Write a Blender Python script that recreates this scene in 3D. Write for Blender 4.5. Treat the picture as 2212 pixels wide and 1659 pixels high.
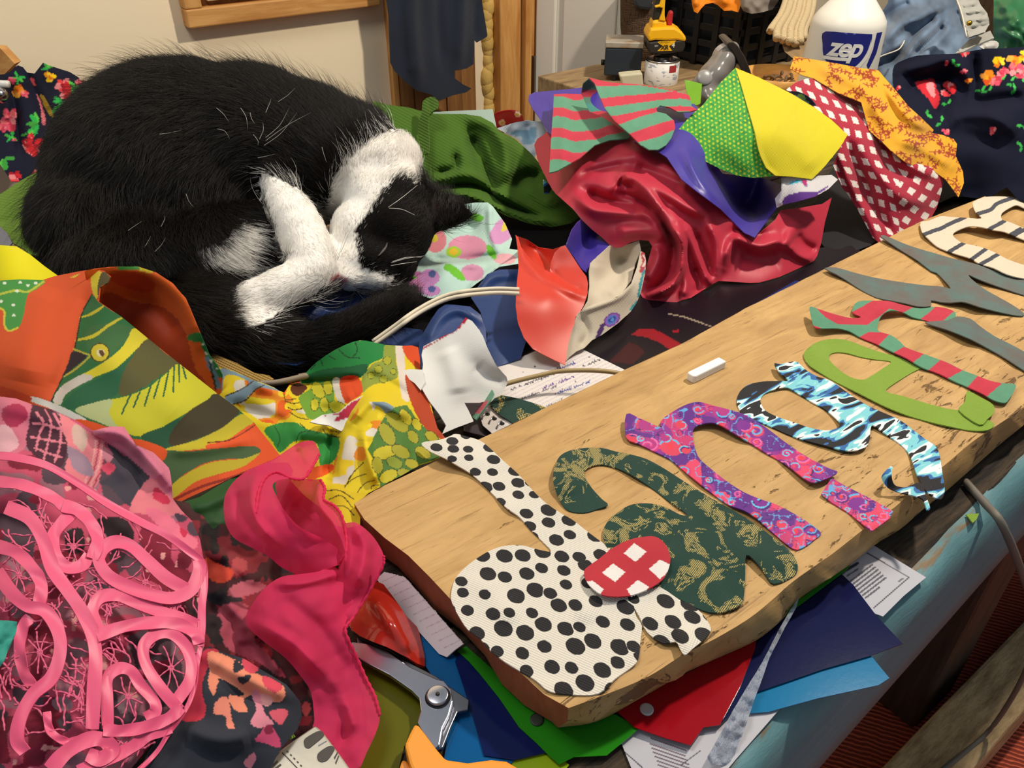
import bpy, bmesh, math, random
import numpy as np
from mathutils import Vector, Matrix
from mathutils.geometry import delaunay_2d_cdt

random.seed(7); RNG = np.random.default_rng(7)
SC = bpy.context.scene
COL = SC.collection
for _o in list(bpy.data.objects): bpy.data.objects.remove(_o)

# ------------------------------------------------------------ camera, world, lamp, exposure
F, CX, CY = 1700.0, 1106.0, 829.5
PITCH, YAW = math.radians(35), math.radians(53)
T = 0.76                                   # table top height
CAM = np.array([0.0, 0.0, T + 0.44])
HV = np.array([math.cos(YAW), math.sin(YAW), 0.0])
RV = np.array([math.sin(YAW), -math.cos(YAW), 0.0])
FV = HV * math.cos(PITCH) + np.array([0, 0, -math.sin(PITCH)])
UV_ = HV * math.sin(PITCH) + np.array([0, 0, math.cos(PITCH)])
cam = bpy.data.cameras.new('camera'); camo = bpy.data.objects.new('camera', cam); COL.objects.link(camo)
cam.sensor_fit = 'HORIZONTAL'; cam.sensor_width = 36; cam.lens = 36 * F / 2212; cam.clip_start = 0.02
camo.matrix_world = Matrix(((RV[0], UV_[0], -FV[0], CAM[0]), (RV[1], UV_[1], -FV[1], CAM[1]), (RV[2], UV_[2], -FV[2], CAM[2]), (0, 0, 0, 1)))
SC.camera = camo
wd = bpy.data.worlds.new('world'); SC.world = wd; wd.use_nodes = True
wd.node_tree.nodes['Background'].inputs[0].default_value = (0.80, 0.90, 1.0, 1)
wd.node_tree.nodes['Background'].inputs[1].default_value = 0.28
lamp = bpy.data.lights.new('ceiling_lamp', 'POINT'); lampo = bpy.data.objects.new('ceiling_lamp', lamp); COL.objects.link(lampo)
lamp.energy = 98; lamp.color = (1.0, 0.88, 0.72); lamp.shadow_soft_size = 0.05
lampo.location = (1.30, 0.30, T + 1.42)
lamp2 = bpy.data.lights.new('wall_fill_light', 'POINT'); wall_fill_o = bpy.data.objects.new('wall_fill_light', lamp2); COL.objects.link(wall_fill_o)  # added soft fill brightening the wall, not a fixture of the room
lamp2.energy = 44; lamp2.color = (1.0, 0.95, 0.86); lamp2.shadow_soft_size = 0.3; wall_fill_o.location = (-0.1, 0.75, T + 1.65)
SC.view_settings.view_transform = 'Standard'; SC.view_settings.look = 'None'
SC.view_settings.exposure = 0.0; SC.view_settings.gamma = 1.0; SC.view_settings.use_curve_mapping = False

# ------------------------------------------------------------ helpers: rays, splines, thin plate
def ray(px, py):
    px = np.asarray(px, float); py = np.asarray(py, float)
    return FV + RV * ((px - CX) / F)[..., None] + UV_ * ((CY - py) / F)[..., None]
def at(px, py, h):                          # point on the ray of a pixel at h cm above the table top
    d = ray(px, py); return CAM + d * ((T + h / 100 - CAM[2]) / d[..., 2])[..., None]
def atd(px, py, t): return CAM + ray(px, py) * np.asarray(t, float)[..., None]
def aty(px, py, y):
    d = ray(px, py); return CAM + d * ((y - CAM[1]) / d[..., 1])[..., None]
def proj(p):
    q = np.asarray(p) - CAM; z = q @ FV
    return CX + F * (q @ RV) / z, CY - F * (q @ UV_) / z
CROPS = dict(A0=(0, 0, 2.962), A1=(740, 0, 2.962), A2=(1472, 0, 2.962), B0=(0, 550, 2.962), B1=(740, 550, 2.962), B2=(1472, 550, 2.962),
             C0=(0, 1099, 2.962), C1=(740, 1099, 2.962), C2=(1472, 1099, 2.962), D1=(1100, 450, 4.74), D2=(1100, 160, 4.609), D3=(560, 1380, 5.53),
             D4=(380, 700, 3.771), D5=(1880, 380, 4.88), D6=(0, 120, 3.318), D7=(1380, 480, 4.608), E1=(500, 280, 3.77), E2=(1280, 0, 4.424),
             E3=(800, 560, 3.95), E4=(1750, 0, 4.788), P=(0, 0, 1.0))
def Q(c, *v):                               # traced points: Q('A1', x,y, x,y, ...)
    x0, y0, s = CROPS[c]; a = np.array(v, float).reshape(-1, 2)
    return np.column_stack([x0 + a[:, 0] / s, y0 + a[:, 1] / s])
def smooth_closed(p, n=4):
    p = np.asarray(p, float); out = []
    m = len(p)
    for i in range(m):
        a, b, c, d = p[i - 1], p[i], p[(i + 1) % m], p[(i + 2) % m]
        for k in range(n):
            t = k / n
            out.append(.5 * ((2 * b) + (c - a) * t + (2 * a - 5 * b + 4 * c - d) * t * t + (3 * b - a - 3 * c + d) * t ** 3))
    return np.array(out)
def smooth_open(p, n=6):
    p = np.asarray(p, float)
    e = np.vstack([2 * p[0] - p[1], p, 2 * p[-1] - p[-2]]); out = []
    for i in range(1, len(e) - 2):
        a, b, c, d = e[i - 1], e[i], e[i + 1], e[i + 2]
        for k in range(n):
            t = k / n
            out.append(.5 * ((2 * b) + (c - a) * t + (2 * a - 5 * b + 4 * c - d) * t * t + (3 * b - a - 3 * c + d) * t ** 3))
    out.append(p[-1]); return np.array(out)
def inside(pts, poly):
    x, y = pts[:, 0], pts[:, 1]; r = np.zeros(len(pts), bool); n = len(poly)
    for i in range(n):
        x1, y1 = poly[i]; x2, y2 = poly[i - 1]
        if y1 == y2: continue
        r ^= ((y1 > y) != (y2 > y)) & (x < (x2 - x1) * (y - y1) / (y2 - y1) + x1)
    return r
def polydist(pts, line, closed=False):      # distance, arc parameter 0..1
    line = np.asarray(line, float)
    if closed: line = np.vstack([line, line[:1]])
    seg = np.diff(line, axis=0); L = np.linalg.norm(seg, axis=1); cum = np.concatenate([[0], np.cumsum(L)])
    best = np.full(len(pts), 1e9); s = np.zeros(len(pts))
    for i in range(len(seg)):
        if L[i] < 1e-9: continue
        u = np.clip(((pts - line[i]) @ seg[i]) / L[i] ** 2, 0, 1)
        d = np.linalg.norm(pts - line[i] - u[:, None] * seg[i], axis=1)
        m = d < best; best[m] = d[m]; s[m] = (cum[i] + u[m] * L[i]) / cum[-1]
    return best, s
def tps(c, v):                              # thin plate spline through scattered values
    c = np.asarray(c, float) / 300.; v = np.asarray(v, float); n = len(c)
    def U(r2): return np.where(r2 > 1e-12, r2 * np.log(np.maximum(r2, 1e-12)), 0)
    if n == 1: return lambda p: np.full(len(p), v[0])
    K = U(((c[:, None] - c[None]) ** 2).sum(-1)) + np.eye(n) * 1e-4
    Pm = np.column_stack([np.ones(n), c]); A = np.zeros((n + 3, n + 3)); A[:n, :n] = K; A[:n, n:] = Pm; A[n:, :n] = Pm.T
    A[n:, n:] -= np.eye(3) * 1e-9
    w = np.linalg.solve(A, np.concatenate([v, np.zeros((3,))])) if n > 2 else None
    if w is None:
        return lambda p: np.full(len(p), v.mean())
    return lambda p: U((((p / 300.)[:, None] - c[None]) ** 2).sum(-1)) @ w[:n] + w[n] + (p / 300.) @ w[n + 1:]
def fill(outer, holes=(), s=8.0, extra=None):   # triangulate a polygon with inner points at spacing s
    outer = np.asarray(outer, float); rings = [outer] + [np.asarray(h, float) for h in holes]
    pts, edges = [], []
    for rg in rings:
        q = []
        for i in range(len(rg)):
            a, b = rg[i], rg[(i + 1) % len(rg)]
            k = max(1, int(np.linalg.norm(b - a) / (s * 1.1)))
            for j in range(k): q.append(a + (b - a) * j / k)
        o = len(pts); pts += q; edges += [(o + i, o + (i + 1) % len(q)) for i in range(len(q))]
    nb = len(pts)
    lo, hi = outer.min(0), outer.max(0)
    ys = np.arange(lo[1] + s / 2, hi[1], s * .866); g = []
    for k, yy in enumerate(ys):
        xs = np.arange(lo[0] + (s / 2 if k % 2 else s), hi[0], s); g.append(np.column_stack([xs, np.full(len(xs), yy)]))
    g = np.vstack(g) if g else np.zeros((0, 2))
    if len(g):
        m = inside(g, outer)
        for h in rings[1:]: m &= ~inside(g, h)
        g = g[m]
        for rg in rings:
            if len(g): g = g[polydist(g, rg, True)[0] > s * .45]
    if extra is not None: g = np.vstack([g, extra])
    allp = [Vector(p) for p in pts] + [Vector(p) for p in g]
    v, e, f, *_ = delaunay_2d_cdt(allp, edges, [], 0, 1e-4)
    v = np.array([(p.x, p.y) for p in v]); f = np.array([t for t in f if len(t) == 3])
    c = v[f].mean(1); m = inside(c, outer)
    for h in rings[1:]: m &= ~inside(c, h)
    f = f[m]
    a = v[f]; area = np.cross(a[:, 1] - a[:, 0], a[:, 2] - a[:, 0]); f[area > 0] = f[area > 0][:, ::-1]
    return v, f
def hexc(h):
    h = h.lstrip('#'); c = [int(h[i:i + 2], 16) / 255 for i in (0, 2, 4)]
    return tuple(x / 12.92 if x <= .04045 else ((x + .055) / 1.055) ** 2.4 for x in c)

# ------------------------------------------------------------ helpers: objects
def tag(o, label=None, cat=None, group=None, kind=None):
    if label: o['label'] = label
    if cat: o['category'] = cat
    if group: o['group'] = group
    if kind: o['kind'] = kind
    return o
def mesh_obj(name, verts, faces, mat, parent=None, uv=None, col=None, smooth=True, mats=None, fmat=None):
    me = bpy.data.meshes.new(name)
    me.from_pydata([tuple(map(float, v)) for v in verts], [], [tuple(map(int, f)) for f in faces]); me.update()
    for m in (mats or [mat]): me.materials.append(m)
    if fmat is not None: me.polygons.foreach_set('material_index', np.asarray(fmat, np.int32))
    if uv is not None:
        l = me.uv_layers.new(name='UVMap'); idx = np.zeros(len(me.loops), np.int32); me.loops.foreach_get('vertex_index', idx)
        l.data.foreach_set('uv', np.asarray(uv, np.float32)[idx].ravel())
    if col is not None:
        a = me.color_attributes.new('Col', 'FLOAT_COLOR', 'POINT')
        a.data.foreach_set('color', np.column_stack([col, np.ones(len(col))]).astype(np.float32).ravel())
    if smooth: me.polygons.foreach_set('use_smooth', np.ones(len(me.polygons), bool))
    o = bpy.data.objects.new(name, me); COL.objects.link(o)
    if parent: o.parent = parent
    return o
def empty(name, loc=(0, 0, 0)):
    o = bpy.data.objects.new(name, None); o.location = tuple(map(float, loc)); o.empty_display_size = .02; COL.objects.link(o); return o
def adopt(o, parent):                       # parent without moving
    o.parent = parent; o.matrix_parent_inverse = Matrix.Translation(-Vector(parent.location)); return o
def thick(o, t, off=-1.0):
    m = o.modifiers.new('thickness', 'SOLIDIFY'); m.thickness = t; m.offset = off
    e = o.modifiers.new('edges', 'EDGE_SPLIT'); e.split_angle = math.radians(70); e.use_edge_sharp = False; return o
def bm_obj(name, bm, mat, parent=None, smooth=False, bevel=0, seg=2):
    me = bpy.data.meshes.new(name); bm.normal_update(); bm.to_mesh(me); bm.free(); me.materials.append(mat)
    if smooth: me.polygons.foreach_set('use_smooth', np.ones(len(me.polygons), bool))
    o = bpy.data.objects.new(name, me); COL.objects.link(o)
    if bevel:
        b = o.modifiers.new('bevel', 'BEVEL'); b.width = bevel; b.segments = seg; b.limit_method = 'ANGLE'
    if parent: adopt(o, parent)
    return o
def box(bm, c, s, M=None):
    r = bmesh.ops.create_cube(bm, size=1.0); vs = r['verts']
    bmesh.ops.scale(bm, vec=s, verts=vs); bmesh.ops.translate(bm, vec=c, verts=vs)
    if M is not None: bmesh.ops.transform(bm, matrix=M, verts=vs)
    return vs
def lathe(bm, prof, n=40, M=None):          # profile (r,z)
    rings = []
    for r, z in prof: rings.append([bm.verts.new((r * math.cos(2 * math.pi * i / n), r * math.sin(2 * math.pi * i / n), z)) for i in range(n)])
    for a, b in zip(rings, rings[1:]):
        for i in range(n): bm.faces.new((a[i], a[(i + 1) % n], b[(i + 1) % n], b[i]))
    if prof[0][0] > 1e-5: bm.faces.new(rings[0][::-1])
    if prof[-1][0] > 1e-5: bm.faces.new(rings[-1])
    vs = [v for g in rings for v in g]
    if M is not None: bmesh.ops.transform(bm, matrix=M, verts=vs)
    bmesh.ops.remove_doubles(bm, verts=vs, dist=1e-6)
def prism(bm, outline, z0, z1, M=None):     # closed 2D outline extruded in z
    outline = [tuple(p) for p in outline]
    a = [bm.verts.new((x, y, z0)) for x, y in outline]; b = [bm.verts.new((x, y, z1)) for x, y in outline]; n = len(a)
    fs = [bm.faces.new((a[i], a[(i + 1) % n], b[(i + 1) % n], b[i])) for i in range(n)]
    fs += [bm.faces.new(a[::-1]), bm.faces.new(b)]
    if M is not None: bmesh.ops.transform(bm, matrix=M, verts=a + b)
    bmesh.ops.recalc_face_normals(bm, faces=fs)
def tube_mesh(path, rad, n=8, flat=1.0, closed=False):
    path = np.asarray(path, float); m = len(path); rad = np.broadcast_to(np.asarray(rad, float), (m,))
    tan = np.gradient(path, axis=0); tan /= np.linalg.norm(tan, axis=1)[:, None] + 1e-12
    up = np.array([0, 0, 1.0]); V, Fc = [], []
    for i in range(m):
        s = np.cross(tan[i], up); s = s / (np.linalg.norm(s) + 1e-9) if np.linalg.norm(s) > 1e-4 else np.array([1., 0, 0])
        u = np.cross(s, tan[i])
        for k in range(n):
            a = 2 * math.pi * k / n; V.append(path[i] + rad[i] * (s * math.cos(a) + u * math.sin(a) * flat))
    for i in range(m - 1):
        for k in range(n): Fc.append((i * n + k, i * n + (k + 1) % n, (i + 1) * n + (k + 1) % n, (i + 1) * n + k))
    Fc += [tuple(range(n))[::-1], tuple((m - 1) * n + k for k in range(n))]
    return np.array(V), Fc
def tube(name, path, rad, mat, parent=None, n=8, flat=1.0):
    V, Fc = tube_mesh(path, rad, n, flat); o = mesh_obj(name, V, Fc, mat)
    if parent: adopt(o, parent)
    return o
def frame(origin, xdir, zdir):              # matrix with local x along xdir, z along zdir
    z = Vector(zdir).normalized(); x = Vector(xdir); x = (x - z * x.dot(z)).normalized(); y = z.cross(x)
    return Matrix(((x.x, y.x, z.x, origin[0]), (x.y, y.y, z.y, origin[1]), (x.z, y.z, z.z, origin[2]), (0, 0, 0, 1)))

class Paint:                                # flat print of a fabric: shapes given in the cloth's own layout
    def __init__(s, pts, base): s.p = pts; s.c = np.tile(np.array(hexc(base)), (len(pts), 1)); s.on = np.ones(len(pts), bool)
    def clip(s, poly=None): s.on = np.ones(len(s.p), bool) if poly is None else inside(s.p, np.asarray(poly)); return s
    def poly(s, pts, c, sm=0):
        pts = smooth_closed(pts, 4) if sm else np.asarray(pts); m = inside(s.p, pts) & s.on; s.c[m] = hexc(c); return s
    def line(s, pts, w, c, sm=1):
        pts = smooth_open(pts, 4) if sm and len(pts) > 2 else np.asarray(pts)
        m = (polydist(s.p, pts)[0] < w) & s.on; s.c[m] = hexc(c); return s
    def disc(s, x, y, rx, c, ry=None, rot=0):
        ry = ry or rx; d = s.p - (x, y); a = math.radians(rot); u = d[:, 0] * math.cos(a) + d[:, 1] * math.sin(a); v = -d[:, 0] * math.sin(a) + d[:, 1] * math.cos(a)
        m = ((u / rx) ** 2 + (v / ry) ** 2 < 1) & s.on; s.c[m] = hexc(c); return s

def vnoise(p, sc, seed=0):                  # smooth value noise on 2D points
    g = np.random.default_rng(seed).random((64, 64)); q = p / sc; i = np.floor(q).astype(int); f = q - i; f = f * f * (3 - 2 * f)
    a = g[i[:, 0] % 64, i[:, 1] % 64]; b = g[(i[:, 0] + 1) % 64, i[:, 1] % 64]; c = g[i[:, 0] % 64, (i[:, 1] + 1) % 64]; d = g[(i[:, 0] + 1) % 64, (i[:, 1] + 1) % 64]
    return (a * (1 - f[:, 0]) + b * f[:, 0]) * (1 - f[:, 1]) + (c * (1 - f[:, 0]) + d * f[:, 0]) * f[:, 1] - .5

def patch(outline, ctrl, folds=(), s=8, sm=0, holes=(), wrinkle=None, uvc=None, seed=1):
    """sheet of cloth: outline traced in pixels, ctrl (px,py,height cm[, 'd']) shape it, folds (points, width, rise in cm) crease it"""
    out = smooth_closed(outline, sm) if sm else np.asarray(outline, float)
    v, f = fill(out, holes, s)
    c = np.array([(q[0], q[1]) for q in ctrl], float); inv = []
    for q in ctrl:
        d = ray(q[0], q[1])
        inv.append(1 / q[2] if len(q) > 3 else 1 / ((T + q[2] / 100 - CAM[2]) / d[2]))
    t = 1 / tps(c, inv)(v)
    for fo in folds:
        ln = smooth_open(fo[0], 5) if len(fo[0]) > 2 else np.asarray(fo[0], float)
        d, a = polydist(v, ln)
        taper = np.clip(np.sin(np.pi * np.clip(a, 0.0, 1)) * 1.6 + (.35 if len(fo) < 4 else fo[3]), 0, 1)
        t -= fo[2] / 100 * np.exp(-(d / fo[1]) ** 2) * taper
    if wrinkle:
        for (amp, sc) in wrinkle: t -= amp / 100 * vnoise(v, sc, seed + int(sc))
    p = CAM + ray(v[:, 0], v[:, 1]) * t[:, None]
    uv = v / 1000.
    if uvc is not None:
        cc = np.array([(q[0], q[1]) for q in uvc]); uv = np.column_stack([tps(cc, [q[2] for q in uvc])(v), tps(cc, [q[3] for q in uvc])(v)])
    return v, p, f, uv
def cloth(name, label, patches, mat, cat='fabric', th=.0012, paint=None, group=None, parent=None, off=0.0):
    V, P, Fc, U = [], [], [], []; o = 0
    for v, p, f, uv in patches:
        V.append(v); P.append(p); Fc.append(f + o); U.append(uv); o += len(v)
    V = np.vstack(V); P = np.vstack(P); Fc = np.vstack(Fc); U = np.vstack(U)
    col = paint(Paint(V, '#808080')).c if paint else None
    ob = mesh_obj(name, P, Fc, mat, uv=U, col=col)
    if th: thick(ob, th, off)
    if parent: ob.parent = parent
    else: tag(ob, label, cat, group)
    return ob

# ------------------------------------------------------------ helpers: materials
class G:
    def __init__(s, name):
        s.m = bpy.data.materials.new(name); s.m.use_nodes = True; s.t = s.m.node_tree; s.b = s.t.nodes['Principled BSDF']; s.out = s.t.nodes['Material Output']
    def n(s, typ, ins=None, **kw):
        nd = s.t.nodes.new('ShaderNode' + typ)
        for k, v in kw.items(): setattr(nd, k, v)
        for k, v in (ins or {}).items():
            if isinstance(v, bpy.types.NodeSocket): s.t.links.new(v, nd.inputs[k])
            else: nd.inputs[k].default_value = v
        return nd
    def set(s, **kw):
        for k, v in kw.items():
            k = k.replace('_', ' ')
            if isinstance(v, bpy.types.NodeSocket): s.t.links.new(v, s.b.inputs[k])
            else: s.b.inputs[k].default_value = v
        return s
    def uv(s, scale=(1, 1, 1), rot=0, kind='UV'):
        tc = s.n('TexCoord'); mp = s.n('Mapping', {0: tc.outputs[kind], 'Scale': scale, 'Rotation': (0, 0, math.radians(rot))}); return mp.outputs[0]
    def noise(s, vec, scale, detail=3, rough=.55, dist=0): return s.n('TexNoise', {'Vector': vec, 'Scale': scale, 'Detail': detail, 'Roughness': rough, 'Distortion': dist}).outputs[0]
    def math(s, op, a, b=0.0, c=None):
        n = s.n('Math', operation=op)
        for i, v in enumerate((a, b) if c is None else (a, b, c)):
            if isinstance(v, bpy.types.NodeSocket): s.t.links.new(v, n.inputs[i])
            else: n.inputs[i].default_value = v
        return n.outputs[0]
    def mix(s, f, a, b, blend='MIX'):
        n = s.n('Mix', data_type='RGBA', blend_type=blend)
        for i, v in ((0, f), (6, a), (7, b)):
            if isinstance(v, bpy.types.NodeSocket): s.t.links.new(v, n.inputs[i])
            elif isinstance(v, str): n.inputs[i].default_value = (*hexc(v), 1)
            else: n.inputs[i].default_value = v
        return n.outputs[2]
    def ramp(s, f, stops, interp='LINEAR'):
        n = s.n('ValToRGB', {0: f}); e = n.color_ramp; e.interpolation = interp
        while len(e.elements) < len(stops): e.elements.new(.5)
        for el, (p, c) in zip(e.elements, stops): el.position = p; el.color = (*hexc(c), 1)
        return n.outputs[0]
    def step(s, f, a, b): return s.n('MapRange', {0: f, 1: a, 2: b, 3: 0.0, 4: 1.0}).outputs[0]
    def bump(s, h, strength=.3, dist=.001):
        b = s.n('Bump', {'Height': h, 'Strength': strength, 'Distance': dist}); s.t.links.new(b.outputs[0], s.b.inputs['Normal']); return b
    def col(s, v):
        if isinstance(v, str): s.b.inputs['Base Color'].default_value = (*hexc(v), 1)
        else: s.t.links.new(v, s.b.inputs['Base Color'])
        return s

def solid(name, c, rough=.5, metal=0, var=0, vs=20, bump=0, bs=60, **kw):
    g = G(name); g.set(Roughness=rough, Metallic=metal)
    vec = g.uv(kind='Object')
    if var: g.col(g.mix(g.math('MULTIPLY', g.noise(vec, vs, 4), var), c, '#000000'))
    else: g.col(c)
    if bump: g.bump(g.noise(vec, bs, 4), bump, .002)
    for k, v in kw.items(): g.b.inputs[k.replace('_', ' ')].default_value = v
    return g.m
def fabric(name, c=None, rough=.85, sheen=.15, weave=300, wb=.25, spec=.25, transl=0, alpha=1, var=.12, rib=None, pat=None, fuzz=0, back=None):
    """cloth: colour from a hex, from the printed colour attribute (c None) or from a node pattern; woven bump"""
    g = G(name); uv = g.uv()
    if pat: col = pat(g, uv)
    elif c: col = g.mix(0.0, c, c)
    else: col = g.n('Attribute', attribute_name='Col').outputs[0]
    if var: col = g.mix(g.math('MULTIPLY', g.noise(uv, 30, 5, .7), var), col, (0, 0, 0, 1))
    if back: col = g.mix(g.n('NewGeometry').outputs['Backfacing'], col, back)
    g.col(col).set(Roughness=rough, Alpha=alpha); g.b.inputs['Specular IOR Level'].default_value = spec
    g.b.inputs['Sheen Weight'].default_value = sheen; g.b.inputs['Sheen Roughness'].default_value = .5
    sx = g.n('SeparateXYZ', {0: g.uv((weave, weave, 1), 20)})
    w = g.math('MULTIPLY', g.math('SINE', g.math('MULTIPLY', sx.outputs[0], 6.283)), g.math('SINE', g.math('MULTIPLY', sx.outputs[1], 6.283)))
    if rib:
        rx = g.n('SeparateXYZ', {0: g.uv((rib[0], rib[0], 1), rib[1])}); w = g.math('SINE', g.math('MULTIPLY', rx.outputs[0], 6.283)); wb = rib[2]
    if fuzz: w = g.noise(uv, fuzz, 4, .7)
    if wb: g.bump(w, wb, .0006)
    if transl:
        tr = g.n('BsdfTranslucent'); g.t.links.new(col, tr.inputs[0]); mx = g.n('MixShader', {0: transl})
        g.t.links.new(g.b.outputs[0], mx.inputs[1]); g.t.links.new(tr.outputs[0], mx.inputs[2]); g.t.links.new(mx.outputs[0], g.out.inputs[0])
    return g.m

# ============================================================ room
YW = 1.75
m_plaster = (lambda g: (g.col(g.mix(g.step(g.noise(g.uv(kind='Object'), 14, 6, .7), .66, .74), '#fbeac8', '#dcc8a0')).set(Roughness=.85), g.bump(g.noise(g.uv(kind='Object'), 25, 5), .15, .004), g.m)[-1])(G('plaster'))
def wood(name, a, b, sc=(1, 1, 1), rough=.6, bump=.25, scale=6, dirn='X'):
    g = G(name); vec = g.uv(sc, kind='Object')
    n1 = g.noise(vec, scale, 6, .6, .6); n2 = g.noise(vec, scale * 4, 5, .7)
    c = g.mix(g.step(n1, .35, .68), a, b); c = g.mix(g.math('MULTIPLY', g.step(n2, .5, .75), .35), c, b)
    g.col(c).set(Roughness=rough); g.bump(n2, bump, .002); return g.m
m_pine = wood('pine', '#d9a35c', '#b77a38', (8, 8, 1))
m_pineh = wood('pine_rail', '#dba560', '#b97d3c', (1, 8, 8))
m_panelwood = wood('brown_plank', '#a9773f', '#7a4f27', (9, 9, 1))
m_white = solid('door_white', '#e6e1d4', .55)
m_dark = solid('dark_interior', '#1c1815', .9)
m_steel = solid('hinge_metal', '#8d8a84', .35, 1)
def pieces(name, parts, mat, bevel=0, label=None, cat=None, kind=None, parent=None):
    bm = bmesh.new()
    for lo, hi in parts: box(bm, [(a + b) / 2 for a, b in zip(lo, hi)], [b - a for a, b in zip(lo, hi)])
    o = bm_obj(name, bm, mat, parent, bevel=bevel); return tag(o, label, cat, None, kind)
pieces('wall_back', [((-2.4, YW, 0), (1.375, YW + .1, 2.5)), ((1.86, YW, 0), (3.6, YW + .1, 2.5)), ((1.375, YW, 2.05), (1.86, YW + .1, 2.5))], m_plaster, kind='structure', label='cream plastered wall behind the cat')
pieces('wall_closet', [((1.3, 2.35, 0), (2.0, 2.45, 2.5))], m_dark, kind='structure', label='dark recess behind the open door')  # unseen wall, near-black colour stands for the shade of the recess
m_far = wood('far_wall', '#5a4330', '#3b2a1d', (9, 9, 1))
pieces('wall_right', [((3.5, -2.0, 0), (3.6, YW, 2.5))], m_far, kind='structure', label='dark brown wall far behind the bottle')
g = G('floor_boards'); g.col(g.mix(g.noise(g.uv((1, 9, 1), kind='Object'), 6, 5), '#6d5238', '#3f2e1f')).set(Roughness=.7)
pieces('floor', [((-2.4, -2.0, -.06), (3.6, 2.45, 0))], g.m, kind='structure', label='dark wooden floor below the table')
# door frame timbers, foam filled gap, brown planks
pieces('trim_1', [((1.256, YW - .035, 0), (1.322, YW + .0, 2.1)), ((1.326, YW - .05, 0), (1.346, YW, 2.1)), ((1.35, YW - .03, 0), (1.375, YW + .1, 2.1))], m_pine, .003, kind='structure', label='pine door frame timbers beside the white door')
bm = bmesh.new(); n = 90
for i in range(n):
    z = .15 + i * 1.9 / n; r = .013 + .006 * random.random()
    M = Matrix.Translation((1.238 + random.uniform(-.005, .005), YW - .002, z)) @ Matrix.Diagonal((r, r * .8, r * 1.6, 1))
    bmesh.ops.create_icosphere(bm, subdivisions=2, radius=1, matrix=M)
tag(bm_obj('trim_2', bm, solid('foam', '#dcb765', .8, bump=.6, bs=120), smooth=True), 'bumpy yellow expanding foam strip along the door frame', kind='structure')
pr = empty('trim_3', (1.07, YW, 0)); tag(pr, 'brown vertical planks below the hanging navy garment', kind='structure')
for i in range(5): pieces('plank', [((.965 + i * .046, YW - .012 - .003 * (i % 2), .1), (.965 + i * .046 + .044, YW, 1.6))], m_panelwood, .002, parent=pr)
pieces('batten', [((.95, YW - .018, .1), (.964, YW, 1.6))], m_pine, .001, parent=pr)
# open white panel door
dr = empty('door_1', (1.37, 1.715, 0)); tag(dr, 'white panelled door standing open beside the pine frame', kind='structure')
DM = frame((1.372, 1.715, 0), (.31, -.95, 0), (0, 0, 1))
def dbox(name, lo, hi, m=m_white, bv=.004, par=dr):
    bm = bmesh.new(); box(bm, [(a + b) / 2 for a, b in zip(lo, hi)], [b - a for a, b in zip(lo, hi)], DM); return bm_obj(name, bm, m, par, bevel=bv)
dbox('door_slab', (0, .004, .01), (.31, .034, 2.02))
for a, b in ((0, .06), (.25, .31)): dbox('stile', (a, -.006, .01), (b, .004, 2.02), bv=.005)
for z0, z1 in ((.01, .22), (.50, .56), (1.30, 1.40), (1.9, 2.02)): dbox('rail', (.06, -.006, z0), (.25, .004, z1), bv=.005)
for z0, z1 in ((.25, .47), (.59, 1.27), (1.43, 1.87)): dbox('panel', (.08, -.004, z0), (.23, .004, z1), bv=.012)
for z in (.62, 1.6): dbox('hinge', (-.012, -.012, z), (.004, -.002, z + .1), m_steel, .002)
# wooden frame with a cream board inside, high on the wall
fr = empty('framed_board', (.71, YW, .88)); tag(fr, 'pine frame holding a cream board on the wall above the cat', 'frame')
zb = .884
for nm, lo, hi in (('frame_rail', (.498, YW - .035, zb), (.925, YW - .001, zb + .034)), ('frame_rail', (.498, YW - .035, 1.466), (.925, YW - .001, 1.5))): pieces(nm, [(lo, hi)], m_pineh, .003, parent=fr)
for nm, lo, hi in (('frame_stile', (.498, YW - .0345, zb + .034), (.532, YW - .001, 1.466)), ('frame_stile', (.891, YW - .0345, zb + .034), (.925, YW - .001, 1.466))): pieces(nm, [(lo, hi)], m_pine, .003, parent=fr)
pieces('inner_board', [((.546, YW - .028, zb + .044), (.884, YW - .006, 1.46))], solid('cream_board', '#eddcb6', .6, var=.15, vs=9), .002, parent=fr)
pieces('backing', [((.53, YW - .006, zb + .03), (.892, YW - .001, 1.468))], m_panelwood, parent=fr)
# rug
g = G('rug'); v = g.uv((1, 1, 1), kind='Object'); w = g.n('TexWave', {'Vector': g.uv((1, 1, 1), -32, kind='Object'), 'Scale': 38.0, 'Distortion': 3.0, 'Detail': 2.0, 'Detail Scale': 1.2}).outputs[1]
g.col(g.mix(w, '#8e3322', '#ee7354')).set(Roughness=.95); g.bump(w, .9, .006)
tag(pieces('rug', [((-.6, -1.2, .001), (2.2, 1.1, .012))], g.m, .004), 'ribbed orange red rug on the floor under the table', 'rug')

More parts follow.
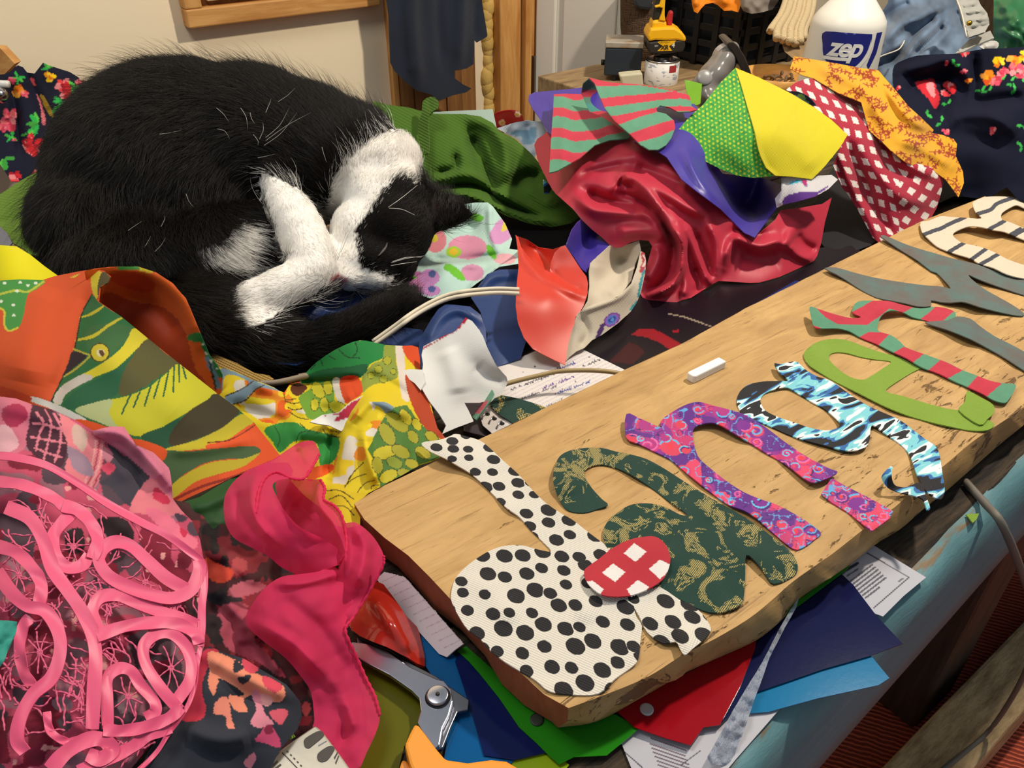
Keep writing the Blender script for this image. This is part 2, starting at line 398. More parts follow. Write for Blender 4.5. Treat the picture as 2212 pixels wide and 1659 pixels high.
# ============================================================ work table
tb = empty('work_table', (.9, .75, 0)); tag(tb, 'old dark plank work table with a teal painted front edge', 'table')
g = G('old_top'); v = g.uv((2, 22, 10), kind='Object'); n1 = g.noise(v, 5, 8, .75); n2 = g.noise(g.uv(kind='Object'), 30, 6, .7)
g.col(g.mix(g.step(n1, .42, .62), '#1f1a15', '#574735')); g.set(Roughness=.8); g.bump(n1, .8, .006); m_old = g.m
g = G('old_top_light'); v = g.uv((2, 22, 10), kind='Object'); n1 = g.noise(v, 4, 8, .7)
g.col(g.mix(g.step(n1, .4, .65), '#a98e66', '#7b6344')); g.set(Roughness=.75); g.bump(n1, .4, .004); m_oldl = g.m
ys = [.128, .30, .50, .70, .90, 1.15, 1.42]
def edgeY(x): return .106 + .06 * min(max(x, -.7), 1.15)
bm = bmesh.new(); prism(bm, [(x, edgeY(x) + .004) for x in np.linspace(-.7, 2.9, 40)] + [(2.9, ys[1] - .0015), (-.7, ys[1] - .0015)], T - .045, T); bm_obj('plank', bm, m_old, tb, bevel=.003)
for i in range(1, 6): pieces('plank', [((-.7 if i < 5 else 1.14, ys[i] + .0015, T - .045), (2.9 if i < 4 else 1.80, ys[i + 1] - .0015, T))], m_old if i < 4 else m_oldl, .003, parent=tb)
# teal apron with a chipped, uneven upper arris
g = G('teal_paint'); v = g.uv((1, 10, 14), kind='Object'); n1 = g.noise(v, 5, 6, .7); n2 = g.noise(g.uv((3, 20, 30), kind='Object'), 6, 6, .7)
c = g.mix(n1, '#6d99a0', '#4c757e'); z = g.n('SeparateXYZ', {0: g.n('NewGeometry').outputs['Position']}).outputs[2]
chip = g.step(g.math('ADD', g.math('MULTIPLY', g.math('SUBTRACT', z, T - .006), 60.0), g.math('MULTIPLY', g.math('SUBTRACT', n2, .5), 2.2)), .25, .5)
g.col(g.mix(chip, c, '#7d6a50')).set(Roughness=.6); g.bump(n2, .3, .003)
bm = bmesh.new(); N_ = 120; rows = []
for i in range(N_ + 1):
    x = -.7 + 3.6 * i / N_; w = .004 * math.sin(x * 23) + .004 * math.sin(x * 61 + 1)
    prof = [(.145, T - .135), (.114, T - .135), (.112, T - .09), (.114, T - .035), (.119 + w * .6, T - .008), (.130 + w, T - .0005), (.145, T - .002)]
    rows.append([bm.verts.new((x, y - .127 + edgeY(x), zz)) for y, zz in prof])
for a, b in zip(rows, rows[1:]):
    for k in range(6): bm.faces.new((a[k], b[k], b[k + 1], a[k + 1]))
bmesh.ops.recalc_face_normals(bm, faces=bm.faces)
bm_obj('apron', bm, g.m, tb, smooth=True)
m_leg = wood('leg_wood', '#4a3526', '#2a1c13', (10, 10, 1))
for x, y in ((1.01, .235), (-.45, .22), (-.45, 1.05), (1.3, 1.3), (2.7, .3), (2.7, .85)): pieces('leg', [((x - .06, y - .05, .012), (x + .06, y + .05, T - .046))], m_leg, .008, parent=tb)

# ============================================================ live edge board
B = 4.0                                     # board top, cm above the table
g = G('board_wood'); v = g.uv((1.2, 7, 5), kind='Object'); n1 = g.noise(v, 7, 7, .65, .8)
n2 = g.noise(g.uv((2.0, 26, 8), kind='Object'), 9, 6, .7, .5); n3 = g.noise(g.uv(kind='Object'), 9, 4)
n4 = g.noise(g.uv((9, 26, 20), 25, kind='Object'), 3.2, 5, .62, .9)
pos = g.n('SeparateXYZ', {0: g.n('NewGeometry').outputs['Position']})
c = g.mix(g.step(n1, .35, .7), '#c6a066', '#a9824c'); c = g.mix(g.math('MULTIPLY', g.step(n3, .45, .7), .3), c, '#b08a55')
n6 = g.noise(g.uv((1.6, 70, 8), 9, kind='Object'), 7, 5, .65, .35); scr = g.math('MAXIMUM', g.step(n2, .58, .68), g.step(n6, .62, .66)); c = g.mix(g.math('MULTIPLY', scr, .6), c, '#7d5a30'); c = g.mix(g.math('MULTIPLY', g.step(g.noise(g.uv((3, 9, 3), kind='Object'), 3.3, 4, .6, .6), .52, .72), .45), c, '#8f6b3e')
n5 = g.noise(g.uv((6, 26, 9), kind='Object'), 4.6, 6, .7, .7)
edge = g.math('SUBTRACT', .69, g.math('MULTIPLY', g.step(pos.outputs[1], .30, .20), .10))
pit = g.math('GREATER_THAN', n5, edge); pits = g.step(g.math('SUBTRACT', n5, edge), -.015, .03)
c = g.mix(g.math('MULTIPLY', pits, .8), c, '#53351a')
hole = g.n('TexVoronoi', {'Vector': g.uv(kind='Object'), 'Scale': 16.0}); hs = g.math('LESS_THAN', hole.outputs[0], .035); c = g.mix(hs, c, '#2c1c10')
g.col(c).set(Roughness=.62); g.bump(g.math('SUBTRACT', g.math('MULTIPLY', n2, .35), g.math('MULTIPLY', pits, 1.6)), .7, .0022); m_board = g.m
g = G('board_end'); n1 = g.noise(g.uv((30, 30, 5), kind='Object'), 5, 5); g.col(g.mix(n1, '#8e4a30', '#b06e45')).set(Roughness=.8); g.bump(n1, .5, .002); m_end = g.m
back = np.vstack([Q('P', 765, 1088), Q('B1', 240, 1490, 560, 1340, 880, 1182, 1300, 980, 1800, 740, 2192, 560), Q('B2', 400, 350, 900, 100), Q('P', 1988, 479, 2171, 407)])
backw = at(back[:, 0], back[:, 1], B)
ridge = Q('P', 1228, 1530, 1310, 1500, 1400, 1462, 1475, 1415, 1545, 1380, 1620, 1335, 1675, 1290, 1715, 1255, 1800, 1195, 1870, 1140, 1930, 1098, 1985, 1050, 2035, 1010, 2100, 955, 2160, 915, 2212, 880)
low = Q('P', 1205, 1572, 1290, 1558, 1390, 1505, 1472, 1458, 1545, 1424, 1634, 1383, 1690, 1338, 1722, 1297, 1830, 1224, 1890, 1177, 1945, 1143, 1992, 1102, 2040, 1064, 2100, 1012, 2160, 960, 2212, 918)
ridge = smooth_open(ridge, 5); low = smooth_open(low, 5)
rw = at(ridge[:, 0], ridge[:, 1], B); lw = at(low[:, 0], low[:, 1], .7)
ext = np.array([(.78, .166), (.92, .172), (1.05, .165), (1.168, .17)])
rw = np.vstack([rw, np.column_stack([ext, np.full(4, T + B / 100)])]); lw = np.vstack([lw, np.column_stack([ext[:, 0], ext[:, 1] - .004, np.full(4, T + .007)])])
endt = Q('C1', 140, 70, 270, 188, 420, 300, 560, 440, 700, 590, 850, 760, 1000, 920, 1150, 1060, 1290, 1190)
ew = at(endt[:, 0], endt[:, 1], B)
top = np.vstack([ew, rw, backw[::-1]])      # one loop round the top
ne, nr, nbk = len(ew), len(rw), len(backw)
botm = np.vstack([ew, lw, backw[::-1]]).copy(); botm[:, 2] = T + .007
i0 = np.arange(ne); botm[:ne, 0] += .004 + .003 * np.sin(i0 * 1.7)
s_ = 1000.0
v2, f2 = fill(top[:, :2] * s_, (), 9.0); v2 /= s_
zt = T + B / 100 + .0009 * vnoise(v2, .02, 3) + .0006 * vnoise(v2, .008, 5)
V = [np.column_stack([v2, zt])]; Fc = [tuple(t) for t in f2]; fm = [0] * len(f2); o = len(v2)
n = len(top)
rings = [top.copy()]
mid = top * .55 + botm * .45; cen = top.mean(0); out = mid - cen; mid[ne:ne + nr, 1] -= .004
for k in range(ne, ne + nr): mid[k, 1] -= .003 * math.sin(k * .9) * math.sin(k * .37)
rings += [mid, botm]
rings[0][:, 2] += .0002
for rg in rings: V.append(rg)
for a in range(2):
    for k in range(n):
        q = (k + 1) % n; Fc.append((o + a * n + k, o + a * n + q, o + (a + 1) * n + q, o + (a + 1) * n + k)); fm.append(1 if k < ne or k == n - 1 else 0)
Fc.append(tuple(o + 2 * n + k for k in range(n))[::-1]); fm.append(0)
V = np.vstack(V)
bo = mesh_obj('live_edge_board', V, Fc, None, mats=[m_board, m_end], fmat=fm, smooth=True); _e = bo.modifiers.new('edges', 'EDGE_SPLIT'); _e.split_angle = math.radians(38); _e.use_edge_sharp = False
tag(bo, 'thick tan live edge board with fabric letters laid along it', 'board')

# ============================================================ sheets under the board
def plastic(name, c, rough=.12, alpha=.97):
    g = G(name); g.col(c).set(Roughness=rough, Alpha=alpha); g.b.inputs['Specular IOR Level'].default_value = .22
    n1 = g.noise(g.uv(kind='Object'), 220, 3); g.bump(n1, .02, .001); return g.m
def sheet(name, label, cat, px, h, mat, th=.0006, sm=0, lift=None, s=14, paint=None, curl=0):
    ctrl = [(p[0], p[1], h) for p in px] if lift is None else lift
    return cloth(name, label, [patch(px, ctrl, s=s, sm=sm)], mat, cat, th, paint)
m_paper = fabric('paper', None, .75, 0, 100, 0, var=.04)
def paper_print(lines, lc, base='#dcd9d8', extra=None):
    def f(p):
        p.c[:] = hexc(base)
        for a, b, w in lines: p.line([a, b], w, lc, 0)
        if extra: extra(p)
        return p
    return f
rnd = random.Random(3)
def textblock(p, o, du, dv, nl, L, w, c, gap=.3):    # rows of broken strokes reading as small print
    o = np.array(o, float); du = np.array(du, float); dv = np.array(dv, float)
    for i in range(nl):
        a = 0; end = L * (1 if i < nl - 1 else .6)
        while a < end:
            b = min(a + rnd.uniform(8, 30), end)
            p.line([o + dv * i + du * a, o + dv * i + du * b], w, c, 0); a = b + rnd.uniform(3, 6)
# instruction sheet at the right: frame line, heading, rows of small print
def pr1(p):
    p.c[:] = hexc('#b9bac4'); q = lambda *a: Q('C2', *a)
    p.line(q(1190, 285, 1455, 440, 1230, 635), 1.2, '#4a4a52', 0)
    u = np.array([98, -75.]) / np.hypot(98, 75)
    p.line(q(1020, 415, 1125, 350), 3.2, '#3c3c46', 0); p.line(q(1060, 430, 1130, 385), 1.6, '#5c5c66', 0)
    for i in range(7):
        a = Q('C2', 1075 + i * 17, 470 + i * 17)[0]; p.line([a, a + u * (62 - (i == 6) * 25)], 2.0, '#5a5a64', 0)
    p.line(q(1392, 465, 1415, 448), 2, '#70707a', 0); return p
cloth('instruction_sheet', 'white printed instruction sheet poking out beside the navy plastic corner', [patch(Q('C2', 1100, 240, 1230, 235, 1400, 340, 1565, 440, 1420, 560, 1290, 690, 1150, 640, 960, 520, 900, 400), [(1800, 1200, .3), (2000, 1245, .3), (1900, 1330, .3)], s=1.9)], m_paper, 'paper', .0004, pr1)
def pr2(p):
    p.c[:] = hexc('#b9b9c2'); p.line(Q('C1', 1760, 1520, 1920, 1659), 1.3, '#55555e', 0)
    for i in range(8):
        a = Q('C1', 1960 + i * 10, 1478 + i * 27)[0] if i else Q('C1', 1975, 1470)[0]
        p.line([a, a + np.array([75, 26.])], 1.6, '#6a5a66', 0)
    p.line(Q('C2', 0, 1640, 120, 1550), 1.2, '#55555e', 0); return p
cloth('instruction_sheet', 'printed white leaflet under the red and green plastic sheets at the table edge', [patch(Q('P', 1340, 1600, 1420, 1545, 1560, 1500, 1680, 1470, 1720, 1490, 1660, 1560, 1590, 1640, 1540, 1700, 1380, 1700), [(1400, 1600, .15), (1600, 1500, .15), (1600, 1650, .15)], s=1.9)], m_paper, 'paper', .0004, pr2)
sheet('plastic_sheet', 'translucent cyan plastic sheet sticking out below the navy plastic corner', 'plastic sheet', np.vstack([Q('C2', 300, 1000, 700, 950, 1215, 945, 1330, 1085, 1260, 1130, 870, 1215, 560, 1300, 440, 1310)]), .35, plastic('cyan_plastic', '#0d6f9f'))
sheet('plastic_sheet', 'dark navy plastic sheet whose corner hangs over the teal edge', 'plastic sheet', Q('C2', 560, 760, 760, 600, 1020, 415, 1100, 490, 1250, 690, 1415, 865, 1200, 945, 900, 1030, 700, 1100, 480, 1175, 440, 1200, 300, 1330, 250, 1380, 380, 1000), .5, plastic('navy_plastic', '#0a1240'))
sheet('plastic_sheet', 'glossy red plastic sheet under the middle of the board', 'plastic sheet', np.vstack([Q('C2', -420, 1290, 0, 1070, 480, 830, 470, 900, 380, 1130, 245, 1385, 140, 1400, 60, 1515, -100, 1470, -300, 1400)]), .62, plastic('red_plastic', '#950b18'))
sheet('plastic_sheet', 'bright green plastic sheet under the near corner of the board', 'plastic sheet', np.vstack([Q('C1', 735, 910, 790, 880, 1100, 1150, 1400, 1250, 1750, 1320, 1900, 1405, 1800, 1490, 1690, 1580, 1480, 1590, 1385, 1637, 1330, 1590, 1240, 1500, 1130, 1400, 1000, 1210, 880, 1060, 810, 980)]), .5, plastic('green_plastic', '#237a18'))
sheet('plastic_sheet', 'green plastic strip showing along the board above the navy sheet', 'plastic sheet', Q('C2', 700, 620, 1090, 340, 1060, 390, 740, 630, 650, 700), .66, bpy.data.materials['green_plastic'])
sheet('plastic_sheet', 'navy blue plastic sheet beside the scissors pivot', 'plastic sheet', Q('C1', 720, 980, 740, 920, 900, 1050, 1150, 1330, 1310, 1560, 1100, 1610, 905, 1580, 820, 1290, 770, 1130), .4, plastic('navy_plastic_b', '#0e1a4c'))
sheet('plastic_sheet', 'bright blue plastic sheet below the scissors blade', 'plastic sheet', Q('C1', 500, 770, 620, 850, 740, 960, 820, 1250, 905, 1580, 1100, 1610, 1000, 1700, 640, 1659, 700, 1300, 560, 1050, 510, 980), .3, plastic('blue_plastic', '#0d548e'))
sheet('plastic_sheet', 'yellow green plastic sheet at the bottom beside the orange handle', 'plastic sheet', Q('C1', 900, 1640, 1250, 1560, 1400, 1600, 1450, 1640, 1400, 1700, 900, 1720), .2, plastic('lime_plastic', '#8fae1e', .15, .9))
def screw(px, py, h, c):
    p = at(px, py, h); bm = bmesh.new(); lathe(bm, [(0, 0), (.0042, 0), (.0042, .0006), (.0034, .001), (0, .001)], 20, Matrix.Translation(p)); return bm
tag(bm_obj('snap_button', screw(1397, 1533, .7, 0), solid('snap', '#b9b4b4', .4, .3), bevel=0), 'small grey round button on the red plastic sheet', 'button')
tag(bm_obj('eyelet', screw(1160, 1555, .55, 0), solid('eyelet_dark', '#0e1a10', .5)), 'small dark round hole reinforcement on the green plastic sheet', 'eyelet')
# clear crinkled plastic bag edge
g = G('clear_film'); g.col('#c9d2e6').set(Roughness=.08, Alpha=.55); g.bump(g.noise(g.uv((9, 3, 1)), 40, 4), .9, .003); m_clear = g.m
cloth('clear_plastic_bag', 'crinkled clear plastic bag edge between red and navy sheets', [patch(Q('C2', 750, 570, 735, 630, 640, 800, 560, 960, 520, 1080, 470, 1210, 400, 1420, 330, 1600, 290, 1640, 190, 1640, 165, 1590, 250, 1440, 330, 1290, 420, 1140, 520, 980, 620, 780, 700, 640), [(1722, 1295, 1.2), (1660, 1430, 1.0), (1620, 1550, .8), (1550, 1640, .6), (1640, 1430, 1.4), (1590, 1560, 1.1)], [(Q('C2', 720, 630, 500, 1100, 300, 1480), 6, .35), (Q('C2', 600, 860, 380, 1350), 5, -.25)], s=6, wrinkle=[(.5, 9)])], m_clear, 'plastic bag', .0003)
# lined paper pad under the end of the board
def pr3(p):
    p.c[:] = hexc('#d9cfd6')
    for i in range(12):
        a = Q('C1', 255 + i * 40, 470 + i * 42)[0]; p.line([a, a + np.array([42, -20.])], .8, '#b9a5b5', 0)
    return p
cloth('lined_paper', 'strip of lined white paper under the sawn end of the board', [patch(Q('C1', 220, 450, 270, 405, 400, 440, 560, 620, 775, 865, 720, 905, 670, 950, 620, 930, 430, 720), [(820, 1240, .9), (960, 1400, .7), (900, 1330, .8)], s=2.5)], m_paper, 'paper', .0012, pr3)

# ============================================================ fabric letters on the board
def letter(name, label, outs, mat, holes=(), lifts=(), th=.0011, s=7, sm=3, paint=None, base=.12, wav=.25, cat='fabric letter', h0=B):
    """outs: outlines in pixels; lifts: (px,py,radius,cm) raise that part off the board"""
    V, P, Fc, U = [], [], [], []; o = 0
    for k, ou in enumerate(outs):
        ou = smooth_closed(ou, sm) if sm else np.asarray(ou)
        hl = [smooth_closed(h, sm) for h in (holes if k == 0 else ())]
        w = at(ou[:, 0], ou[:, 1], h0); c = w[:, :2] * 1000; hw = [at(h[:, 0], h[:, 1], h0)[:, :2] * 1000 for h in hl]
        v, f = fill(c, hw, s * .33); xy = v / 1000
        z0 = np.full(len(xy), T + h0 / 100); pt = np.column_stack([xy, z0]); px, py = proj(pt); pp = np.column_stack([px, py])
        h = np.full(len(xy), h0 + base + k * .16) + np.maximum(0, vnoise(pp, 55, 11 + len(label))) * wav * 2
        for (lx, ly, r, cm) in lifts: h += cm * np.exp(-((px - lx) ** 2 + (py - ly) ** 2) / r ** 2)
        p3 = at(px, py, h); V.append(pp); P.append(p3); Fc.append(f + o); U.append(xy * 3); o += len(xy)
    V = np.vstack(V); P = np.vstack(P); col = paint(Paint(V, '#808080')).c if paint else None
    ob = mesh_obj(name, P, np.vstack(Fc), mat, uv=np.vstack(U), col=col); thick(ob, th, 1.0)
    return tag(ob, label, cat, 'fabric letters on the board' if cat == 'fabric letter' else None)
def dots(g, uv):
    w = g.n('Mapping', {0: uv, 'Scale': (26, 22, 1), 'Rotation': (0, 0, .5)}).outputs[0]
    vo = g.n('TexVoronoi', {'Vector': w, 'Scale': 1.0, 'Randomness': .55}, voronoi_dimensions='2D')
    r = g.math('ADD', .27, g.math('MULTIPLY', g.n('SeparateColor', {0: vo.outputs[1]}).outputs[0], .16))
    d = g.math('ADD', vo.outputs[0], g.math('MULTIPLY', g.math('SUBTRACT', g.noise(uv, 90, 2), .5), .08))
    return g.mix(g.step(g.math('SUBTRACT', r, d), -.012, .012), '#dcd7cc', '#242326')
m_dots = fabric('dotted_canvas', pat=dots, weave=150, wb=.5, var=.03)
def brocade(g, uv):
    n1 = g.noise(uv, 16, 3, .6, 1.4); th = g.n('SeparateXYZ', {0: g.uv((420, 420, 1), 30)})
    tx = g.math('MULTIPLY', g.math('SINE', g.math('MULTIPLY', th.outputs[0], 3.14)), g.math('SINE', g.math('MULTIPLY', th.outputs[1], 3.14)))
    m = g.math('MULTIPLY', g.step(n1, .525, .54), g.step(tx, -.1, .25)); vein = g.step(g.math('ABSOLUTE', g.math('SUBTRACT', n1, .575)), .006, .012)
    return g.mix(g.math('MULTIPLY', m, vein), '#1a3d34', '#d6bd70')
m_brocade = fabric('green_brocade', pat=brocade, weave=200, wb=.35, sheen=.2)
m_swirl = fabric('paisley', None, rough=.6, sheen=.05, wb=.15, var=.05)
def paisley(seed):
    def f(p):
        r = random.Random(seed); p.c[:] = hexc('#5f2a86'); n1 = vnoise(p.p, 34, seed); n2 = vnoise(p.p, 13, seed + 1); n3 = vnoise(p.p, 60, seed + 2)
        p.c[n1 > .05] = hexc('#8a2f8c'); p.c[n1 + .4 * n3 > .2] = hexc('#c03a72'); p.c[n3 > .2] = hexc('#d8466a'); p.c[(np.abs(n2) < .025)] = hexc('#5d9fd8'); p.c[(np.abs(n2 - .22) < .02)] = hexc('#3c1f6a')
        lo, hi = p.p.min(0), p.p.max(0); seen = []
        for _ in range(400):
            q = np.array([r.uniform(lo[0], hi[0]), r.uniform(lo[1], hi[1])])
            R = r.choice([9, 13, 17, 22, 26])
            if any(np.hypot(*(q - s)) < 9 + R for s in seen) or np.min(((p.p - q) ** 2).sum(1)) > 60: continue
            seen.append(q); a0 = r.uniform(0, 6.28); sg = r.choice([-1, 1])
            p.disc(q[0], q[1], R, r.choice(['#7a2a8e', '#a83280', '#d0405e']), R * .72, 20)
            th_ = np.linspace(0, 8.5, 30); sp_ = np.column_stack([q[0] + R * (1 - th_ / 10) * np.cos(a0 + sg * th_), q[1] + .72 * R * (1 - th_ / 10) * np.sin(a0 + sg * th_)])
            k_ = r.randint(10, 30); p.line(sp_[:k_] + (2.2, 2.4), R * .13, r.choice(['#d8405a', '#4a1f74', '#c8327a']), 0); p.line(sp_[:k_], max(1.2, R * .075), r.choice(['#62c0e4', '#58aee0', '#d86aa8']), 0)
            if r.random() < .6: p.disc(q[0] + r.uniform(-3, 3), q[1], R * .3, '#dc3a4c', R * .24, 30)
        return p
    return f
def zebra(g, uv):
    n1 = g.noise(g.uv((4, 15, 1), 62), 1.7, 2, .45, .8)
    return g.ramp(n1, [(0, '#10131c'), (.44, '#12151f'), (.45, '#2d66a8'), (.49, '#3a86bd'), (.50, '#7ccbd8'), (.55, '#8fd6dd'), (.56, '#e4eef2'), (.60, '#dfeaf0'), (.61, '#14171f'), (.7, '#10131b')], 'CONSTANT')
m_zebra = fabric('blue_zebra', pat=zebra, rough=.55, sheen=.1, var=.05)
m_lime = fabric('lime_twill', '#86a838', rib=(190, 15, .6), var=.1)
def cordg(g, uv): return g.mix(g.step(g.noise(uv, 12, 3), .35, .65), '#5c7572', '#6b635f')
m_cord = fabric('grey_corduroy', pat=cordg, rib=(200, 40, .35), var=.2, sheen=.15)
m_print = fabric('printed_cotton', None, weave=260, wb=.3)
m_fleece = fabric('printed_flannel', None, fuzz=260, wb=.7, sheen=.15, rough=.95, var=.3)

stem_r = Q('B1', 505, 1205, 620, 1185, 690, 1160, 725, 1147, 800, 1165, 880, 1190, 945, 1240, 1030, 1320, 1130, 1410, 1200, 1490, 1290, 1580, 1390, 1650)
letter('fabric_letter', 'white letter with black dots at the near end of the board', [np.vstack([stem_r, Q('C1', 1470, 70, 1560, 140, 1640, 200, 1740, 270, 1850, 380, 1960, 510, 2030, 500, 2168, 590, 2228, 610, 2308, 680, 2358, 770, 2318, 830, 2240, 895, 2190, 935, 2160, 900, 2130, 850, 2050, 860, 1950, 790, 1900, 690, 1868, 640, 1880, 690, 1915, 750, 1905, 850, 1893, 960, 1840, 1020, 1740, 1090, 1640, 1180, 1500, 1190, 1330, 1170, 1240, 1100, 1140, 1040, 1040, 980, 940, 900, 880, 830, 800, 770, 740, 680, 700, 600, 695, 540, 720, 450, 780, 380, 870, 310, 960, 260, 1050, 235, 1150, 235, 1250, 260, 1335, 272, 1270, 200, 1200, 130, 1130, 50), Q('B1', 1050, 1620, 960, 1530, 900, 1470, 820, 1400, 720, 1340, 650, 1300, 560, 1260)])], m_dots, lifts=[(960, 970, 60, .9), (1450, 1350, 40, .3), (1490, 1400, 40, .4)], s=8)
broc = np.vstack([Q('B1', 1345, 1430, 1360, 1350, 1390, 1290, 1450, 1255, 1550, 1237, 1660, 1237, 1750, 1260, 1850, 1280, 1950, 1310, 2060, 1370, 2192, 1455), Q('P', 1540, 1078, 1600, 1112, 1674, 1163, 1715, 1200, 1723, 1232, 1708, 1248, 1671, 1261, 1654, 1241, 1634, 1214, 1612, 1199, 1610, 1241, 1607, 1288, 1597, 1308, 1556, 1323, 1516, 1318, 1470, 1295, 1410, 1262, 1345, 1222, 1312, 1185, 1302, 1150, 1316, 1122, 1334, 1107, 1361, 1091, 1395, 1087, 1432, 1093, 1470, 1112, 1484, 1110), Q('B1', 2080, 1572, 2000, 1510, 1900, 1440, 1800, 1385, 1700, 1350, 1620, 1345, 1560, 1372, 1545, 1400, 1560, 1440, 1600, 1500, 1660, 1565, 1697, 1600, 1620, 1632, 1540, 1652, 1450, 1640, 1400, 1590, 1365, 1515)])
letter('fabric_letter', 'dark green letter with gold brocade leaves beside the dotted letter', [broc], m_brocade, lifts=[(1620, 1190, 60, .35), (1215, 1020, 50, .3)])
nl = np.vstack([Q('B1', 1815, 1020, 1900, 1047, 2000, 1092, 2044, 1106, 2030, 1080, 2060, 1040, 2120, 1000), Q('B2', 24, 962, 80, 945, 130, 945, 200, 965, 300, 990, 400, 1020, 470, 1060, 560, 1120, 650, 1190, 750, 1260, 850, 1320, 950, 1370, 1000, 1390, 960, 1420, 880, 1450, 830, 1455, 770, 1420, 680, 1350, 560, 1280, 450, 1210, 350, 1150, 260, 1095, 190, 1075, 110, 1090, 75, 1120, 75, 1180, 90, 1250, 120, 1310, 200, 1380, 290, 1450, 400, 1520, 520, 1570, 590, 1592), Q('C2', 700, 20, 800, 80, 890, 150, 860, 190, 740, 262, 640, 200, 560, 130, 480, 60, 400, 10), Q('B2', 300, 1600, 200, 1530, 100, 1450, 0, 1370), Q('B1', 2100, 1312, 2000, 1262, 1900, 1212, 1815, 1170)])
letter('fabric_letter', 'purple and red swirl patterned letter between green brocade and blue letters', [nl], m_swirl, lifts=[(1365, 900, 50, .6), (1540, 905, 70, .5), (1780, 1030, 50, .5), (1640, 1105, 40, .3)], paint=paisley(71), s=2.6)
letter('fabric_scrap', 'short purple swirl scrap at the front edge of the board', [Q('B2', 895, 1530, 960, 1428, 1050, 1480, 1170, 1540, 1290, 1605, 1355, 1642, 1330, 1690, 1220, 1768, 1150, 1716, 1060, 1646, 960, 1585)], m_swirl, cat='fabric scrap', sm=0, paint=paisley(81), s=2.6)
blue_o = Q('B2', 595, 695, 640, 700, 700, 685, 745, 690, 800, 740, 870, 780, 960, 810, 1100, 910, 1200, 970, 1290, 1010, 1400, 1060, 1480, 1120, 1560, 1180, 1630, 1230, 1655, 1300, 1670, 1400, 1685, 1510, 1660, 1565, 1600, 1540, 1556, 1500, 1530, 1450, 1500, 1390, 1470, 1300, 1430, 1240, 1370, 1190, 1290, 1135, 1225, 1090, 1208, 1130, 1205, 1180, 1185, 1225, 1130, 1250, 1040, 1252, 920, 1222, 800, 1190, 680, 1150, 560, 1095, 470, 1062, 400, 1030, 365, 980, 355, 930, 375, 875, 430, 832, 520, 812, 620, 808, 685, 806, 640, 765, 615, 735)
blue_h = Q('B2', 505, 930, 530, 890, 600, 860, 680, 850, 750, 890, 830, 940, 920, 990, 1000, 1060, 1012, 1085, 1000, 1108, 930, 1125, 830, 1110, 740, 1080, 620, 1040, 540, 1000, 515, 965)
blue_t = Q('B2', 1280, 1430, 1300, 1390, 1350, 1350, 1345, 1400, 1352, 1450, 1375, 1480, 1440, 1488, 1500, 1462, 1545, 1470, 1560, 1530, 1592, 1620, 1572, 1632, 1545, 1565, 1480, 1540, 1400, 1522, 1320, 1492)
letter('fabric_letter', 'black and blue wavy printed letter with a curled tail', [blue_o, blue_t], m_zebra, [blue_h], lifts=[(1680, 795, 40, .5), (1920, 1020, 30, 1.2), (1990, 1060, 50, .5), (1860, 920, 50, .4)])
lime_o = Q('B2', 780, 640, 820, 590, 880, 555, 960, 540, 1050, 545, 1150, 580, 1260, 620, 1370, 650, 1470, 680, 1540, 715, 1480, 752, 1400, 800, 1312, 862, 1330, 885, 1400, 900, 1500, 930, 1600, 960, 1700, 985, 1790, 998, 1860, 1010, 1950, 1050, 2003, 1085, 1960, 1122, 1850, 1125, 1720, 1100, 1590, 1070, 1450, 1030, 1300, 970, 1180, 910, 1080, 860, 980, 810, 880, 750, 810, 700)
lime_h = Q('B2', 950, 640, 990, 625, 1060, 630, 1150, 655, 1250, 672, 1340, 685, 1300, 720, 1200, 785, 1160, 800, 1100, 790, 1040, 760, 980, 710, 945, 670)
lime_f = Q('B2', 1776, 995, 1815, 940, 1828, 872, 1900, 905, 1992, 958, 2000, 1010, 1960, 1050, 1908, 1088)
letter('fabric_letter', 'lime green twill letter lying beside the striped letter', [lime_o, lime_f], m_lime, [lime_h], lifts=[(2150, 870, 50, .25)])
Tm = Q('B2', 820, 335, 870, 345, 960, 375, 1080, 405, 1150, 400, 1100, 375, 1095, 350, 1130, 300, 1250, 295, 1330, 298, 1430, 325, 1530, 345, 1620, 333, 1700, 345, 1752, 370, 1747, 410, 1720, 457, 1640, 445, 1560, 420, 1480, 400, 1420, 370, 1340, 357, 1280, 390, 1257, 450, 1262, 490, 1340, 515, 1400, 558, 1440, 595, 1540, 632, 1640, 668, 1720, 698, 1790, 735, 1900, 778, 1980, 808, 2060, 823, 2137, 830, 2130, 870, 2100, 920, 2070, 948, 2000, 932, 1930, 892, 1840, 850, 1750, 812, 1650, 762, 1540, 722, 1440, 662, 1350, 622, 1250, 572, 1150, 532, 1080, 492, 1000, 472, 900, 472, 850, 462, 830, 400)
RED, GRN = '#c8374c', '#5f9a7c'
def tpaint(p):
    p.c[:] = hexc(GRN); q = lambda *a: Q('B2', *a)
    for po in ((860, 340, 960, 365, 1150, 400, 1250, 405, 1190, 450, 1000, 445, 920, 400), (1060, 385, 1160, 330, 1270, 270, 1370, 290, 1500, 330, 1420, 370, 1330, 345, 1250, 410, 1100, 420), (1530, 410, 1580, 375, 1640, 320, 1760, 350, 1700, 400, 1640, 450), (830, 450, 900, 470, 850, 480),
               (1120, 540, 1200, 495, 1340, 500, 1250, 590), (1340, 640, 1420, 590, 1560, 630, 1480, 690), (1570, 750, 1660, 670, 1800, 740, 1690, 800), (1820, 860, 1900, 770, 2050, 825, 1950, 910)): p.poly(q(*po), RED)
    return p
